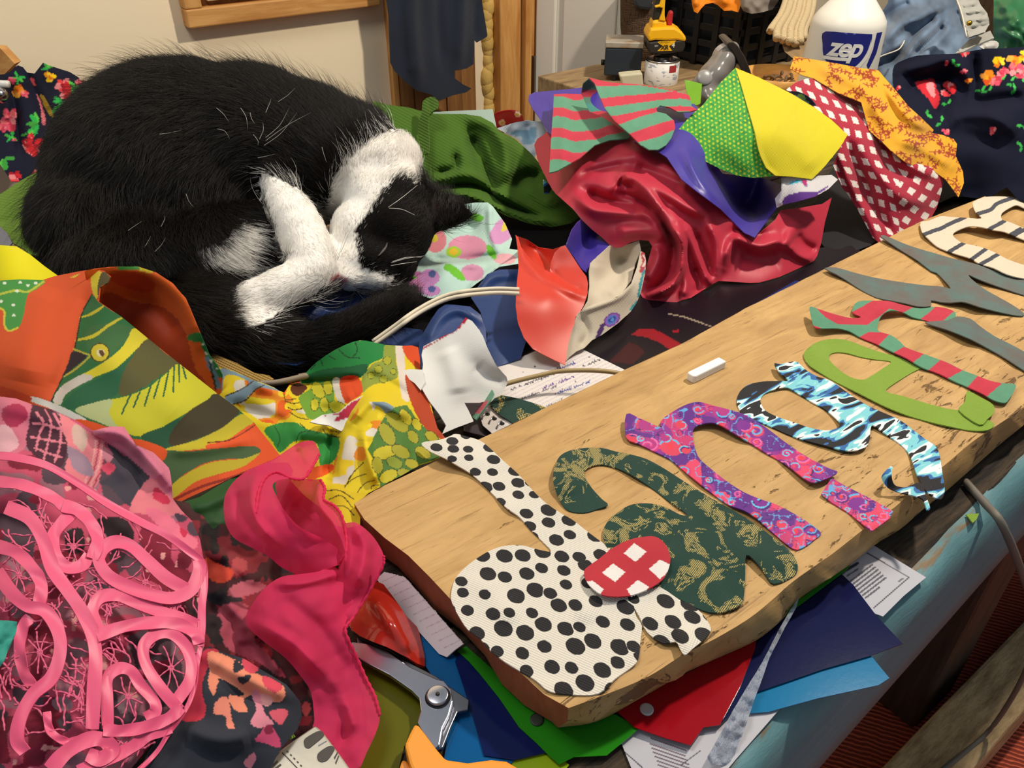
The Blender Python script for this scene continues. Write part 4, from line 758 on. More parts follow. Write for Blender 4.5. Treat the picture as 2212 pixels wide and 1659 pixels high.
def npaint(p):
    p.c[:] = hexc('#2b2f3a'); P_ = lambda c, *a: p.poly(Q('C0', *a), c, 1)
    P_('#c8324a', 1250, 1000, 1320, 900, 1400, 910, 1330, 1010, 1290, 1150, 1320, 1290, 1270, 1360, 1160, 1350, 1190, 1240)
    P_('#ea8d70', 1330, 920, 1420, 930, 1540, 990, 1620, 1050, 1800, 1130, 1810, 1220, 1740, 1230, 1650, 1180, 1560, 1220, 1580, 1300, 1500, 1290, 1460, 1210, 1480, 1150, 1400, 1110, 1370, 1200, 1330, 1120, 1340, 1030)
    P_('#d4455a', 1560, 960, 1650, 1000, 1620, 1060, 1560, 1030); P_('#d4455a', 1680, 1070, 1800, 1130, 1760, 1180, 1690, 1130); P_('#e8a2a0', 1650, 1180, 1740, 1200, 1730, 1260, 1670, 1250); P_('#23262f', 1390, 1090, 1480, 1120, 1560, 1190, 1470, 1190)
    P_('#23262f', 1500, 970, 1560, 1020, 1500, 1050); P_('#23262f', 1520, 1080, 1610, 1070, 1560, 1120); P_('#e0899a', 1610, 1180, 1660, 1160, 1690, 1300, 1750, 1380, 1640, 1400, 1600, 1360, 1640, 1290)
    P_('#de5c6f', 1740, 1290, 1840, 1290, 1800, 1380, 1730, 1330); P_('#e58672', 1380, 1240, 1440, 1200, 1470, 1260, 1480, 1340, 1500, 1410, 1450, 1400, 1440, 1330, 1370, 1310); P_('#cf4a72', 1630, 1480, 1660, 1440, 1720, 1380, 1790, 1480, 1780, 1530, 1700, 1500)
    P_('#8a2440', 1690, 1400, 1730, 1380, 1750, 1430, 1700, 1440); P_('#b76b7e', 1560, 1620, 1620, 1560, 1640, 1600, 1600, 1660); return p
cloth('floral_garment', 'navy garment with coral flowers below the lace', [patch(Q('C0', 1250, 950, 1340, 880, 1420, 915, 1560, 960, 1700, 1050, 1830, 1130, 1915, 1230, 1930, 1330, 1900, 1410, 1800, 1530, 1760, 1600, 1700, 1750, 850, 1750, 950, 1560, 1080, 1380, 1180, 1150), [(450, 1400, 7), (560, 1440, 5.6), (640, 1500, 4.2), (650, 1560, 3.4), (590, 1620, 3.2), (350, 1640, 5), (420, 1500, 6)], [(Q('C0', 1330, 950, 1600, 1100, 1850, 1200), 16, .5), (Q('C0', 1200, 1400, 1400, 1480, 1600, 1460), 22, .7)], s=3, wrinkle=[(.7, 60)])], m_jersey, 'garment', .001, npaint)
cloth('green_ribbed_scrap', 'small green ribbed scrap beside the metal plate', [patch(Q('D3', 280, 1040, 380, 1100, 430, 1170, 300, 1240, 230, 1290, 250, 1150), [(620, 1580, 2.8), (640, 1590, 2.4), (610, 1605, 2.6)], s=5)], m_lime, 'fabric scrap', .001)
cloth('teal_scrap', 'small teal crinkled scrap at the left border of the lace', [patch(Q('C0', -60, 710, 0, 715, 110, 722, 100, 800, 60, 880, 30, 970, 0, 1010, -60, 1020), [(0, 1350, 11.8), (35, 1345, 11.5), (10, 1420, 11)], s=6, wrinkle=[(.3, 12)])], fabric('teal_satin', '#2f9a8a', .5), 'fabric scrap', .001)

# pink lace: tape ribbons and twisted threads over the garment
lace_c = [(-240, 1020, 7.6), (-240, 1300, 4.4), (-240, 1600, 3), (-120, 1150, 9.2), (-120, 1400, 7.4), (0, 960, 12.6), (0, 1100, 11.6), (0, 1300, 10.2), (0, 1659, 7.6), (150, 1020, 12), (300, 1090, 10.9), (400, 1170, 9.6), (441, 1230, 8.5), (440, 1380, 7.2), (380, 1520, 6.6), (300, 1640, 6), (200, 1300, 9.8), (200, 1500, 8.2)]
lace_t = tps([(c[0], c[1]) for c in lace_c], [1 / ((T + c[2] / 100 - CAM[2]) / ray(c[0], c[1])[2]) for c in lace_c])
def lace_pt(px, up=0.0):
    px = np.asarray(px, float); t = 1 / lace_t(px); return CAM + ray(px[:, 0], px[:, 1]) * (t - np.asarray(up))[:, None]
m_tape = fabric('pink_tape', '#e8557f', .4, .1, weave=420, wb=.06, spec=.5, var=.12)
m_thread = solid('pink_thread', '#d4587c', .55)
lace = empty('lace_doily', at(200, 1350, 0)); tag(lace, 'hot pink tape lace with looped ribbons and twisted threads', 'lace')
def ribbon(pts, w, lift=0.0):
    c = smooth_open(pts, 9); tg = np.gradient(c, axis=0); tg /= np.linalg.norm(tg, axis=1)[:, None] + 1e-9; nn = np.column_stack([-tg[:, 1], tg[:, 0]])
    K = 7; V, Fc = [], []; s = np.linspace(0, 1, len(c)); ww = w * 1.12 * (1 + .05 * np.sin(s * 23))
    for k in range(K):
        u = -1 + 2 * k / (K - 1); q = c + nn * (u * ww / 2)[:, None]; V.append(lace_pt(q, lift + .0003 * u * u + .0004 * np.sin(s * 17 + u * 1.6)))
    V = np.stack(V, 1).reshape(-1, 3)
    for i in range(len(c) - 1):
        for k in range(K - 1): Fc.append((i * K + k, i * K + k + 1, (i + 1) * K + k + 1, (i + 1) * K + k))
    uv = np.column_stack([np.repeat(np.cumsum(np.linalg.norm(np.diff(c, axis=0, prepend=c[:1]), axis=1)), K) / 1000, np.tile(np.linspace(0, w / 1000, K), len(c))])
    o = mesh_obj('ribbon', V, Fc, m_tape, uv=uv); thick(o, .0006, 0); adopt(o, lace)
c0 = lambda *a: Q('C0', *a)
RIBS = [(c0(40, -10, 190, 60, 275, 200, 335, 380, 430, 520, 520, 650, 590, 800, 612, 950, 602, 1150, 590, 1410), 27, .002), (c0(-20, 235, 110, 285, 215, 390, 265, 490, 250, 620), 25, .001), (c0(-20, 400, 70, 530, 170, 620, 290, 655, 370, 780, 385, 920, 330, 1080, 210, 1190, 130, 1340, 110, 1480, 160, 1560), 26, .0025),
        (c0(195, 695, 145, 760, 125, 900, 150, 1040, 205, 1130), 22, .0005), (c0(460, 30, 390, 100, 340, 180, 360, 300, 430, 375, 520, 365, 570, 300), 24, .001), (c0(400, -20, 500, 10, 580, 90, 625, 200, 590, 320), 25, .0022), (c0(1190, 515, 1060, 440, 940, 330, 840, 240, 745, 212, 665, 250, 632, 330, 690, 425, 800, 490, 950, 545, 1100, 572, 1220, 520, 1275, 400, 1270, 330), 25, .0018),
        (c0(640, 795, 590, 660, 640, 570, 740, 552, 850, 590, 1000, 650, 1150, 700, 1265, 745), 24, .001), (c0(620, 815, 800, 752, 1000, 728, 1150, 742, 1250, 800, 1275, 865), 24, .002), (c0(1150, 1290, 1030, 1150, 935, 1000, 920, 880, 990, 808, 1090, 798, 1180, 870, 1222, 980, 1212, 1100, 1150, 1200, 1090, 1275), 23, .0012), (c0(690, 1410, 685, 1200, 690, 1080, 760, 1022, 840, 1040, 900, 1130, 985, 1230, 992, 1300, 930, 1340), 23, .0008),
        (c0(660, 1415, 800, 1420, 950, 1390, 1080, 1340, 1160, 1270), 24, .002), (c0(320, 1670, 420, 1560, 560, 1480, 660, 1480, 715, 1545, 640, 1600, 560, 1570), 30, .0015), (c0(500, 1680, 700, 1600, 850, 1520, 950, 1450, 1095, 1400), 24, .001), (c0(300, 1300, 320, 1420, 420, 1490, 500, 1480), 16, .0005),
        (np.vstack([b0(-20, 1285, 100, 1298, 300, 1350, 500, 1465, 700, 1600), c0(900, 85, 1060, 165, 1200, 265, 1292, 350, 1308, 480, 1292, 620, 1290, 760, 1282, 880)]), 15, .0012), (np.vstack([b0(-20, 1450, 150, 1475, 330, 1550, 430, 1630)]), 22, .001), (c0(1282, 880, 1262, 1000, 1240, 1150, 1190, 1280, 1090, 1420, 1000, 1560, 880, 1680), 9, .0005)]
for r in RIBS:
    ribbon(*r)
    if np.min(r[0][:, 0]) > 20 or np.max(r[0][:, 0]) > 120: ribbon(np.column_stack([-r[0][:, 0] * .55 - 8, r[0][:, 1]]), r[1] * .8, r[2])
TV, TF, to = [], [], 0
def thread(pts, w=3.8, wob=2.2):
    global to
    c = smooth_open(pts, 7); s = np.linspace(0, 1, len(c)); L = np.linalg.norm(np.diff(c, axis=0), axis=1).sum()
    tg = np.gradient(c, axis=0); tg /= np.linalg.norm(tg, axis=1)[:, None] + 1e-9; nn = np.column_stack([-tg[:, 1], tg[:, 0]])
    p = lace_pt(c + nn * (np.sin(s * L / 5) * wob * .5)[:, None], .0004); V, Fc = tube_mesh(p, w / 2 / F * .45 * (1 + .25 * np.sin(s * L / 2.2)), 5)
    TV.append(V); TF.extend([tuple(i + to for i in f) for f in Fc]); to += len(V)
rt = random.Random(5)
LACEP = Q('P', -40, 985, 100, 1005, 236, 1092, 300, 1128, 360, 1155, 405, 1190, 434, 1217, 438, 1260, 432, 1310, 430, 1396, 418, 1470, 365, 1570, 290, 1680, -40, 1680)
for cx_, cy_, r1, nsp in ((1095, 1020, 140, 8), (820, 1205, 125, 8), (255, 920, 120, 9), (120, 425, 110, 8), (470, 245, 95, 7), (930, 470, 90, 6)):
    for k in range(nsp):
        a = 2 * math.pi * k / nsp + .3; e = (cx_ + r1 * math.cos(a) * .8, cy_ + r1 * math.sin(a) * 1.15)
        thread(c0(cx_, cy_, (cx_ + e[0]) / 2 + rt.uniform(-8, 8), (cy_ + e[1]) / 2 + rt.uniform(-8, 8), *e), 3.4, .8)
    thread(c0(*[q for k in range(9) for q in (cx_ + 16 * math.cos(k * .8), cy_ + 16 * math.sin(k * .8))]), 3, .3)
for (x0, y0, x1, y1, nth) in ((640, 0, 1250, 330, 22), (420, 380, 640, 560, 9), (650, 560, 1150, 720, 12), (650, 800, 930, 1000, 9), (420, 680, 580, 1380, 16), (1140, 560, 1300, 720, 12), (0, 0, 320, 240, 10), (300, 1100, 560, 1450, 8), (0, 950, 120, 1300, 8), (250, 420, 430, 640, 8), (700, 1430, 1080, 1640, 14), (0, 600, 120, 700, 5)):
    for _ in range(int(nth * 1.5)):
        a = np.array([rt.uniform(x0, x1), rt.uniform(y0, y1)]); pts = [a]; an = rt.uniform(0, 6.28)
        for k in range(rt.randint(3, 5)): an += rt.uniform(-.6, .6); pts.append(pts[-1] + 52 * np.array([math.cos(an), math.sin(an)]))
        pts = np.array(pts)
        if not inside(c0(*pts.ravel()), LACEP).all(): continue
        thread(c0(*pts.ravel()))
o = mesh_obj('thread', np.vstack(TV), TF, m_thread); adopt(o, lace); o['kind'] = 'stuff'

# hot pink chiffon scarf
m_chif = fabric('pink_chiffon', '#f23a70', .7, .1, weave=420, wb=.1, transl=.4, alpha=.84, var=.06)
pA = patch(Q('P', 483, 1098, 486, 1071, 499, 1047, 523, 1024, 552, 1008, 587, 994, 619, 973, 645, 957, 674, 952, 685, 965, 690, 981, 677, 1005, 657, 1033, 629, 1033, 600, 1038, 589, 1050, 600, 1077, 620, 1110, 650, 1140, 690, 1160, 735, 1190, 742, 1215, 720, 1224, 690, 1236, 650, 1242, 610, 1227, 580, 1202, 545, 1184, 505, 1162, 487, 1130), [(486, 1090, 7.5), (520, 1026, 8), (600, 985, 8), (675, 955, 8.4), (685, 980, 8), (657, 1033, 8.6), (600, 1040, 9), (560, 1080, 9.4), (540, 1140, 8.6), (600, 1180, 8), (650, 1190, 7.6), (735, 1195, 6.6), (690, 1235, 6), (600, 1220, 6.6)], [(Q('P', 560, 1010, 545, 1060, 550, 1120, 590, 1170), 12, .7), (Q('P', 600, 1060, 640, 1120, 700, 1160), 10, .7), (Q('P', 510, 1060, 520, 1110, 560, 1160), 12, -.5), (Q('P', 640, 970, 655, 1010), 9, -.4)], s=4, sm=3, wrinkle=[(.3, 25)])
pB = patch(Q('P', 596, 1036, 630, 1030, 675, 1036, 692, 1036, 702, 1055, 702, 1079, 722, 1092, 738, 1114, 742, 1130, 766, 1128, 790, 1143, 812, 1167, 829, 1200, 826, 1225, 792, 1288, 762, 1335, 744, 1362, 700, 1362, 690, 1300, 730, 1230, 728, 1200, 690, 1176, 640, 1150, 606, 1100), [(620, 1060, 5.6), (690, 1045, 6.8), (650, 1110, 5.2), (700, 1090, 7.4), (730, 1150, 7), (790, 1150, 6.4), (826, 1205, 5.4), (790, 1285, 4.8), (740, 1350, 4.4), (720, 1220, 5.5), (765, 1230, 6.2)], [(Q('P', 690, 1040, 690, 1090, 720, 1130, 745, 1190, 740, 1240), 8, .8), (Q('P', 770, 1135, 790, 1190, 770, 1270), 14, .8), (Q('P', 640, 1080, 680, 1130), 14, -.6)], s=4, sm=3, wrinkle=[(.3, 25)])
pC = patch(Q('P', 608, 1246, 574, 1268, 547, 1302, 532, 1329, 537, 1356, 574, 1389, 618, 1423, 652, 1464, 672, 1497, 679, 1555, 676, 1572, 700, 1600, 735, 1665, 772, 1665, 792, 1626, 814, 1578, 820, 1545, 808, 1504, 788, 1464, 768, 1413, 742, 1362, 764, 1300, 742, 1250, 720, 1222, 690, 1234, 650, 1240), [(610, 1255, 6.2), (535, 1335, 5), (620, 1330, 6.2), (720, 1240, 5.8), (740, 1340, 4.6), (620, 1424, 4), (680, 1420, 4.6), (670, 1500, 2.9), (760, 1450, 3), (810, 1540, 2.1), (690, 1590, 2.2), (760, 1650, 2)], [(Q('P', 560, 1350, 640, 1400, 720, 1480, 760, 1560), 16, .8), (Q('P', 600, 1290, 680, 1350, 740, 1440), 20, -.6), (Q('P', 600, 1262, 660, 1258, 730, 1240), 9, .5), (Q('P', 690, 1440, 740, 1520, 740, 1620), 14, -.5)], s=4, sm=3, wrinkle=[(.35, 30)])
sc = cloth('chiffon_scarf', 'hot pink sheer chiffon scarf twisting down beside the board end', [pA, pB, pC], m_chif, 'scarf', 0)
def hem(pts, h, w=3.4): return smooth_open(pts, 6)
for nm, pts, pp in (('hem', Q('P', 690, 981, 677, 1005, 657, 1033, 629, 1033, 600, 1020, 575, 1030, 560, 1060, 552, 1110), pA), ('hem', Q('P', 692, 1036, 702, 1055, 700, 1079, 722, 1092, 738, 1114, 748, 1160, 745, 1200, 720, 1224, 690, 1237, 650, 1243, 625, 1228, 600, 1215), pB), ('hem', Q('P', 829, 1200, 826, 1225, 792, 1288, 762, 1335, 746, 1362, 768, 1413, 790, 1464, 810, 1504, 821, 1545), pC)):
    c = smooth_open(pts, 10); inv = []
    for q in c:
        k = np.argmin(((pp[0] - q) ** 2).sum(1)); inv.append(np.dot(pp[1][k] - CAM, FV))
    inv = np.convolve(np.pad(inv, 4, 'edge'), np.ones(9) / 9, 'valid')
    p3 = CAM + ray(c[:, 0], c[:, 1]) * (np.array(inv) - .001)[:, None]; tube(nm, p3, .0009 * (1 + .35 * np.sin(np.arange(len(c)) * 1.9)), m_chif, sc, 6)

cloth('dark_green_cloth', 'dark green silk fold between the fish scarf and the pink chiffon', [patch(Q('P', 380, 1090, 430, 1075, 480, 1045, 560, 1000, 640, 1000, 600, 1100, 520, 1180, 440, 1180, 410, 1130), [(400, 1100, 5.6), (440, 1080, 5.4), (520, 1030, 4.6), (600, 1020, 3.4), (500, 1150, 4.2), (430, 1160, 4.8)], [(Q('P', 410, 1100, 470, 1080, 540, 1040), 14, .6)], s=7, wrinkle=[(.4, 30)])], fabric('dark_green_silk', '#1f4a22', .6, 0, wb=.1), 'fabric', .0008)

# ============================================================ scissors and things at the bottom
m_blade = solid('blade_steel', '#b4b6c2', .22, 1, bump=.04, bs=90)
def flat(name, px, h0, h1, mat, parent=None, bevel=.0006, sm=0):
    c = smooth_closed(px, sm) if sm else np.asarray(px); lo = at(c[:, 0], c[:, 1], h1); n = len(c); bm = bmesh.new()
    a = [bm.verts.new(v) for v in lo]; b = [bm.verts.new((v[0], v[1], T + h0 / 100)) for v in lo]
    fs = [bm.faces.new((a[i], a[(i + 1) % n], b[(i + 1) % n], b[i])) for i in range(n)] + [bm.faces.new(a), bm.faces.new(b[::-1])]
    bmesh.ops.recalc_face_normals(bm, faces=fs); return bm_obj(name, bm, mat, parent, False, bevel)
sx = empty('scissors', at(950, 1520, .6)); tag(sx, 'steel scissors with orange handles lying on the blue plastic sheets', 'scissors')
c1 = lambda *a: Q('C1', *a)
flat('blade', c1(60, 850, 150, 860, 290, 912, 430, 1010, 600, 1088, 650, 1100, 690, 1150, 705, 1230, 680, 1320, 640, 1400, 620, 1510, 590, 1535, 520, 1440, 478, 1365, 500, 1290, 490, 1210, 440, 1160, 300, 1062, 180, 1000, 40, 920), 1.0, 1.35, m_blade, sx)
flat('blade', c1(90, 820, 300, 905, 440, 990, 600, 1070, 690, 1140, 812, 1222, 805, 1285, 735, 1300, 690, 1400, 640, 1530, 600, 1545, 640, 1400, 600, 1200, 400, 1040, 100, 900), .6, .95, solid('blade_dark', '#6d7078', .3, 1), sx)
pv = at(*c1(610, 1205)[0], 1.35); bm = bmesh.new(); lathe(bm, [(0, 0), (.0068, 0), (.0068, .0022), (.0062, .003), (0, .003)], 32, Matrix.Translation(pv)); psw = bm_obj('pivot_screw', bm, m_blade, sx, True, .0004)
bm = bmesh.new(); bmesh.ops.create_uvsphere(bm, u_segments=10, v_segments=6, radius=.0014, matrix=Matrix.Translation(pv + np.array([0, 0, .003]))); bm_obj('pivot_slot', bm, solid('slot', '#2a2320', .5), psw, True)
bm = bmesh.new(); lathe(bm, [(0, -.002), (.0078, -.002), (.0078, .0004), (0, .0004)], 32, Matrix.Translation(pv)); bm_obj('washer', bm, solid('washer_dark', '#3c3d42', .4, .8), sx, True)
m_hand = solid('handle_orange', '#e8962c', .4)
flat('handle', c1(395, 1510, 430, 1430, 462, 1370, 490, 1385, 600, 1530, 660, 1600, 800, 1620, 950, 1600, 1050, 1610, 1170, 1680, 1170, 1800, 500, 1800, 430, 1640), .4, 2.0, m_hand, sx, .0018)
flat('handle', c1(340, 1720, 380, 1600, 410, 1610, 450, 1680, 470, 1800, 340, 1800), .3, 1.5, solid('handle_orange_b', '#d98522', .4), sx, .0015)
# glossy red handle under the chiffon
g = G('red_gloss'); g.col('#a8281c').set(Roughness=.15); g.b.inputs['Coat Weight'].default_value = .5
cloth('plastic_tool', 'glossy dark red and orange plastic handle under the chiffon scarf', [patch(c1(40, 740, 100, 640, 190, 500, 262, 490, 400, 690, 470, 760, 498, 860, 522, 1015, 400, 945, 280, 885, 120, 820), [(760, 1360, .9), (800, 1280, 1.2), (900, 1360, .7), (910, 1430, .6), (840, 1350, 2.2), (860, 1400, 1.6)], [(c1(200, 560, 330, 740, 440, 920), 18, .7)], s=5, sm=2)], g.m, 'tool', .002)
sheet('plastic_sheet', 'olive tinted plastic sheet left of the scissors', 'plastic sheet', c1(20, 860, 300, 1060, 490, 1200, 500, 1300, 480, 1380, 395, 1520, 350, 1700, 60, 1700, 160, 1400, 140, 1200), .25, plastic('olive_plastic', '#5d5f14', .2, .93))
# silver plate with two slots and print
pl = empty('metal_plate', at(680, 1630, 2)); tag(pl, 'silver metal gauge plate with two dark slots at the lower edge', 'metal plate')
d3 = lambda *a: Q('D3', *a)
flat('plate', d3(-60, 1480, 60, 1400, 150, 1395, 300, 1290, 450, 1180, 670, 1030, 720, 1070, 800, 1160, 920, 1320, 1010, 1440, 1150, 1640, 1150, 1760, -60, 1760), 2.2, 2.8, solid('plate_silver', '#b9b3a6', .32, .75, bump=.05, bs=60), pl, .001)
m_slot = solid('slot_dark', '#3a342f', .5)
for q in ((530, 1230, 560, 1180, 680, 1110, 740, 1100, 770, 1130, 760, 1170, 640, 1270, 590, 1305, 545, 1290), (690, 1400, 720, 1350, 830, 1280, 890, 1290, 895, 1330, 820, 1440, 750, 1470, 700, 1450)): flat('slot', d3(*q), 2.8, 2.84, m_slot, pl, 0, 3)
for q in ((145, 1510, 215, 1450, 225, 1470, 160, 1530), (180, 1543, 250, 1490, 265, 1505, 200, 1560), (890, 1420, 930, 1350, 940, 1360, 900, 1440), (905, 1480, 945, 1390, 955, 1400, 915, 1500)): flat('print_mark', d3(*q), 2.8, 2.83, m_slot, pl, 0)
for k in range(6): x, y = 330 + k * 40, 1330 + k * 42; flat('print_mark', d3(x, y, x + 22, y + 14, x + 16, y + 30, x - 4, y + 16), 2.8, 2.83, m_slot, pl, 0)
flat('print_mark', d3(270, 1360, 280, 1352, 460, 1540, 450, 1548), 2.8, 2.83, m_slot, pl, 0); flat('print_mark', d3(700, 1270, 800, 1215, 806, 1222, 706, 1280), 2.8, 2.83, m_ring if 'm_ring' in globals() else m_blade, pl, 0)
# lower timber and cable at the right
tm = np.array([at(1915, 1700, -64)[:2], at(2260, 1300, -64)[:2], at(2260, 1470, -64)[:2], at(2066, 1690, -64)[:2]])
g = G('old_timber'); n1 = g.noise(g.uv((3, 14, 8), kind='Object'), 6, 7, .7); g.col(g.mix(g.step(n1, .38, .66), '#cdb083', '#92744f')).set(Roughness=.8); g.bump(n1, .6, .005)
pieces('floor_timber', [((.55, .085, .0125), (2.0, .165, .12))], g.m, .006); tag(bpy.data.objects['floor_timber'], 'rough pale timber lying on the rug in front of the table leg', 'timber')
cpath = smooth_open(np.array([at(2085, 1040, .4), at(2130, 1090, .6), at(2160, 1125, .8), at(2190, 1190, -2.5), at(2215, 1260, -9), at(2240, 1340, -25), atd(2235, 1400, .95), atd(2190, 1500, 1.05), at(2130, 1585, -63), at(2040, 1659, -63.2), at(1990, 1700, -63.2)]), 8)
tag(tube('power_cable', cpath, .0032, solid('cable_grey', '#6d675e', .6), n=10), 'grey brown cable hanging over the teal edge down to the timber', 'cable')
pieces('storage_box', [((.98, .36, .013), (1.5, .75, .5))], solid('box_black', '#0f0e0e', .8), .01); tag(bpy.data.objects['storage_box'], 'black storage box in the dark under the table', 'box')

# ============================================================ fabrics behind the board
a1 = lambda *a: Q('A1', *a); a2 = lambda *a: Q('A2', *a); d1 = lambda *a: Q('D1', *a); d2 = lambda *a: Q('D2', *a); d7 = lambda *a: Q('D7', *a); e3 = lambda *a: Q('E3', *a); e4 = lambda *a: Q('E4', *a); e2 = lambda *a: Q('E2', *a)
m_satin = fabric('red_satin', '#bb2b42', .5, .04, weave=500, wb=.06, spec=.4, var=.06)
so = np.vstack([d2(400, 560, 350, 600, 280, 650, 250, 710, 270, 800, 300, 900, 350, 1000, 400, 1100, 460, 1190, 540, 1260, 640, 1350, 720, 1450), d1(850, 220, 950, 300, 1030, 380, 1080, 405, 1150, 400, 1250, 345, 1340, 322, 1430, 332, 1466, 390, 1440, 480, 1400, 620, 1380, 720, 1345, 880, 1380, 940, 1450, 985, 1550, 1012),
                d7(60, 790, 150, 830, 260, 850, 430, 775, 520, 752, 620, 690, 740, 612, 790, 585, 900, 592, 1100, 605, 1200, 602, 1400, 545, 1600, 455, 1740, 385, 1770, 340, 1810, 220, 1850, 0), a2(960, 1265, 900, 1305, 760, 1330, 635, 1345, 602, 1402, 470, 1518, 400, 1488, 250, 1338, 100, 1228, 0, 1148), Q('P', 1440, 335, 1420, 270, 1300, 240, 1210, 250)])
sp = patch(so, [(1155, 310, 9.5), (1195, 285, 11.2), (1300, 300, 12), (1400, 300, 12.8), (1250, 470, 6.5), (1200, 410, 8), (1317, 530, 4), (1390, 640, .7), (1500, 640, .8), (1540, 610, 1), (1650, 608, .8), (1760, 560, .8), (1790, 440, 5), (1650, 520, 4.6), (1560, 570, 2.6), (1472, 400, 10.6), (1580, 470, 7), (1640, 520, 4.6), (1330, 430, 8.6), (1440, 520, 5.4), (1420, 300, 12.4)],
           [(d2(690, 1220, 830, 1340, 1000, 1365, 1300, 1375, 1450, 1440, 1580, 1580), 13, 1.6), (d2(760, 1170, 900, 1240, 1100, 1290, 1350, 1340), 15, -2.6), (d2(1100, 1060, 1250, 1050, 1400, 1200, 1560, 1420, 1720, 1690), 11, 1.8), (d2(1050, 1180, 1300, 1250, 1500, 1450, 1640, 1680), 10, -2.0), (d2(1080, 1060, 1160, 1110, 1210, 1080), 14, -1.8), (d2(1340, 1070, 1560, 1190, 1780, 1330, 1960, 1400), 11, 1.2), (d2(1250, 930, 1500, 1020, 1750, 1130), 16, -1.6), (d2(560, 1040, 800, 900, 1100, 820, 1370, 790), 16, .9), (d2(700, 1000, 900, 950, 1150, 900), 9, -.5),
            (d1(1650, 20, 1740, 200, 1772, 450, 1720, 700, 1600, 830, 1430, 890), 9, 1.5), (d1(1540, 80, 1655, 330, 1660, 550, 1560, 760, 1400, 870), 9, -1.7), (d1(1480, 380, 1530, 480, 1480, 620, 1400, 740), 11, .9), (d1(1100, 260, 1300, 230, 1480, 240, 1620, 330), 16, 1.0), (d7(250, 0, 400, 150, 435, 300, 400, 500, 300, 650, 100, 705), 9, 1.3), (d7(340, 200, 380, 400, 330, 560), 7, -1.0), (d7(430, 0, 520, 180, 600, 380, 680, 560, 740, 612), 11, 1.5), (d7(560, 100, 640, 300, 720, 520), 8, -1.2), (d7(690, 0, 770, 200, 770, 450, 745, 600), 9, 1.3), (d7(440, 380, 465, 600, 440, 745), 9, 1.0), (d7(550, 450, 600, 600, 560, 720), 9, -.8),
            (d7(830, 440, 910, 200, 1000, 165, 1200, 240, 1380, 195, 1450, 210, 1545, 60), 12, 1.7), (d7(860, 260, 980, 70, 1100, 140, 1300, 100), 11, -.9), (d7(1000, 330, 1200, 380, 1400, 330), 26, -1.1), (d7(1490, 230, 1600, 330, 1730, 375), 10, 1.2), (d7(1560, 120, 1640, 220, 1760, 290), 12, -1.0)], s=3.2, wrinkle=[(.1, 40)])
cloth('satin_cloth', 'crimson satin cloth draped in deep swirling folds beside the board', [sp], m_satin, 'fabric', .0009)
# loose end of the satin, lined in purple
m_satin2 = fabric('orange_satin', '#cf3a28', .42, .02, weave=500, wb=.05, spec=.4, var=.08)
fo_ = d1(65, 275, 92, 300, 120, 400, 180, 480, 250, 560, 335, 620, 412, 656, 428, 550, 465, 455, 525, 395, 575, 380, 600, 420, 660, 510, 730, 620, 790, 700, 806, 770, 800, 880, 760, 1000, 700, 1100, 640, 1250, 600, 1400, 572, 1605, 470, 1560, 350, 1500, 240, 1440, 150, 1330, 90, 1180, 65, 1000, 75, 800, 95, 600, 85, 400)
cloth('satin_flap', 'orange red satin flap hanging over the notebook', [patch(fo_, [(1116, 510, 8), (1115, 620, 6.4), (1120, 700, 4.4), (1220, 785, 1.6), (1160, 750, 2.8), (1240, 700, 3.4), (1268, 625, 5), (1222, 532, 7.6), (1140, 560, 6.6), (1170, 582, 6.0), (1187, 588, 5.6), (1185, 640, 5.6), (1192, 560, 6.4)], [(d1(90, 330, 150, 520, 300, 680, 480, 780, 760, 900), 11, .8), (d1(420, 640, 560, 760, 760, 860), 8, -.5)], s=4.5), patch(d1(88, 285, 190, 325, 300, 400, 440, 420, 520, 395, 480, 560, 440, 690, 330, 660, 180, 540, 110, 440), [(1118, 515, 7.4), (1140, 530, 4.0), (1180, 560, 2.6), (1205, 540, 5.4), (1190, 590, 3.4), (1160, 580, 3.6)], s=6)], m_satin2, 'fabric', .0009)
m_purple = fabric('purple_satin', '#3d2f96', .4, .03, weave=500, wb=.05, spec=.5, var=.06)
cloth('purple_satin', 'strip of purple satin lining behind the orange red flap', [patch(d1(575, 400, 600, 330, 640, 220, 700, 140, 740, 110, 860, 200, 1050, 390, 960, 460, 830, 570, 790, 660, 740, 620, 660, 500), [(1225, 520, 7.2), (1250, 478, 6.6), (1300, 525, 4), (1265, 570, 3.8), (1240, 545, 4.2), (1270, 520, 3.6)], [(d1(610, 360, 680, 500, 770, 640), 7, .6), (d1(880, 300, 900, 400), 10, .6)], s=6)], m_purple, 'fabric', .0009)
po = Q('P', 1141, 216, 1143, 206, 1154, 200, 1208, 195, 1256, 190, 1300, 196, 1420, 225, 1500, 225, 1540, 290, 1520, 320, 1560, 375, 1650, 385, 1694, 402, 1684, 440, 1640, 500, 1630, 514, 1607, 503, 1556, 452, 1505, 414, 1472, 388, 1440, 340, 1400, 315, 1300, 290, 1200, 300, 1183, 285, 1165, 255, 1150, 235)
cloth('purple_satin', 'purple satin cloth under the striped flannel and the green bandana', [patch(po, [(1145, 210, 13), (1250, 192, 14.2), (1185, 285, 11.4), (1450, 240, 14.6), (1480, 330, 13), (1472, 388, 11.6), (1556, 452, 8.6), (1630, 512, 5.8), (1610, 440, 4.0), (1640, 400, 6), (1684, 440, 7.0), (1560, 385, 9.6), (1300, 240, 13)], [(Q('P', 1480, 330, 1510, 390, 1560, 440, 1610, 490), 10, 1.2), (Q('P', 1525, 350, 1570, 410, 1620, 460), 12, -1.6), (Q('P', 1150, 215, 1180, 230, 1190, 270), 12, -.5)], s=6)], m_purple, 'fabric', .0009)
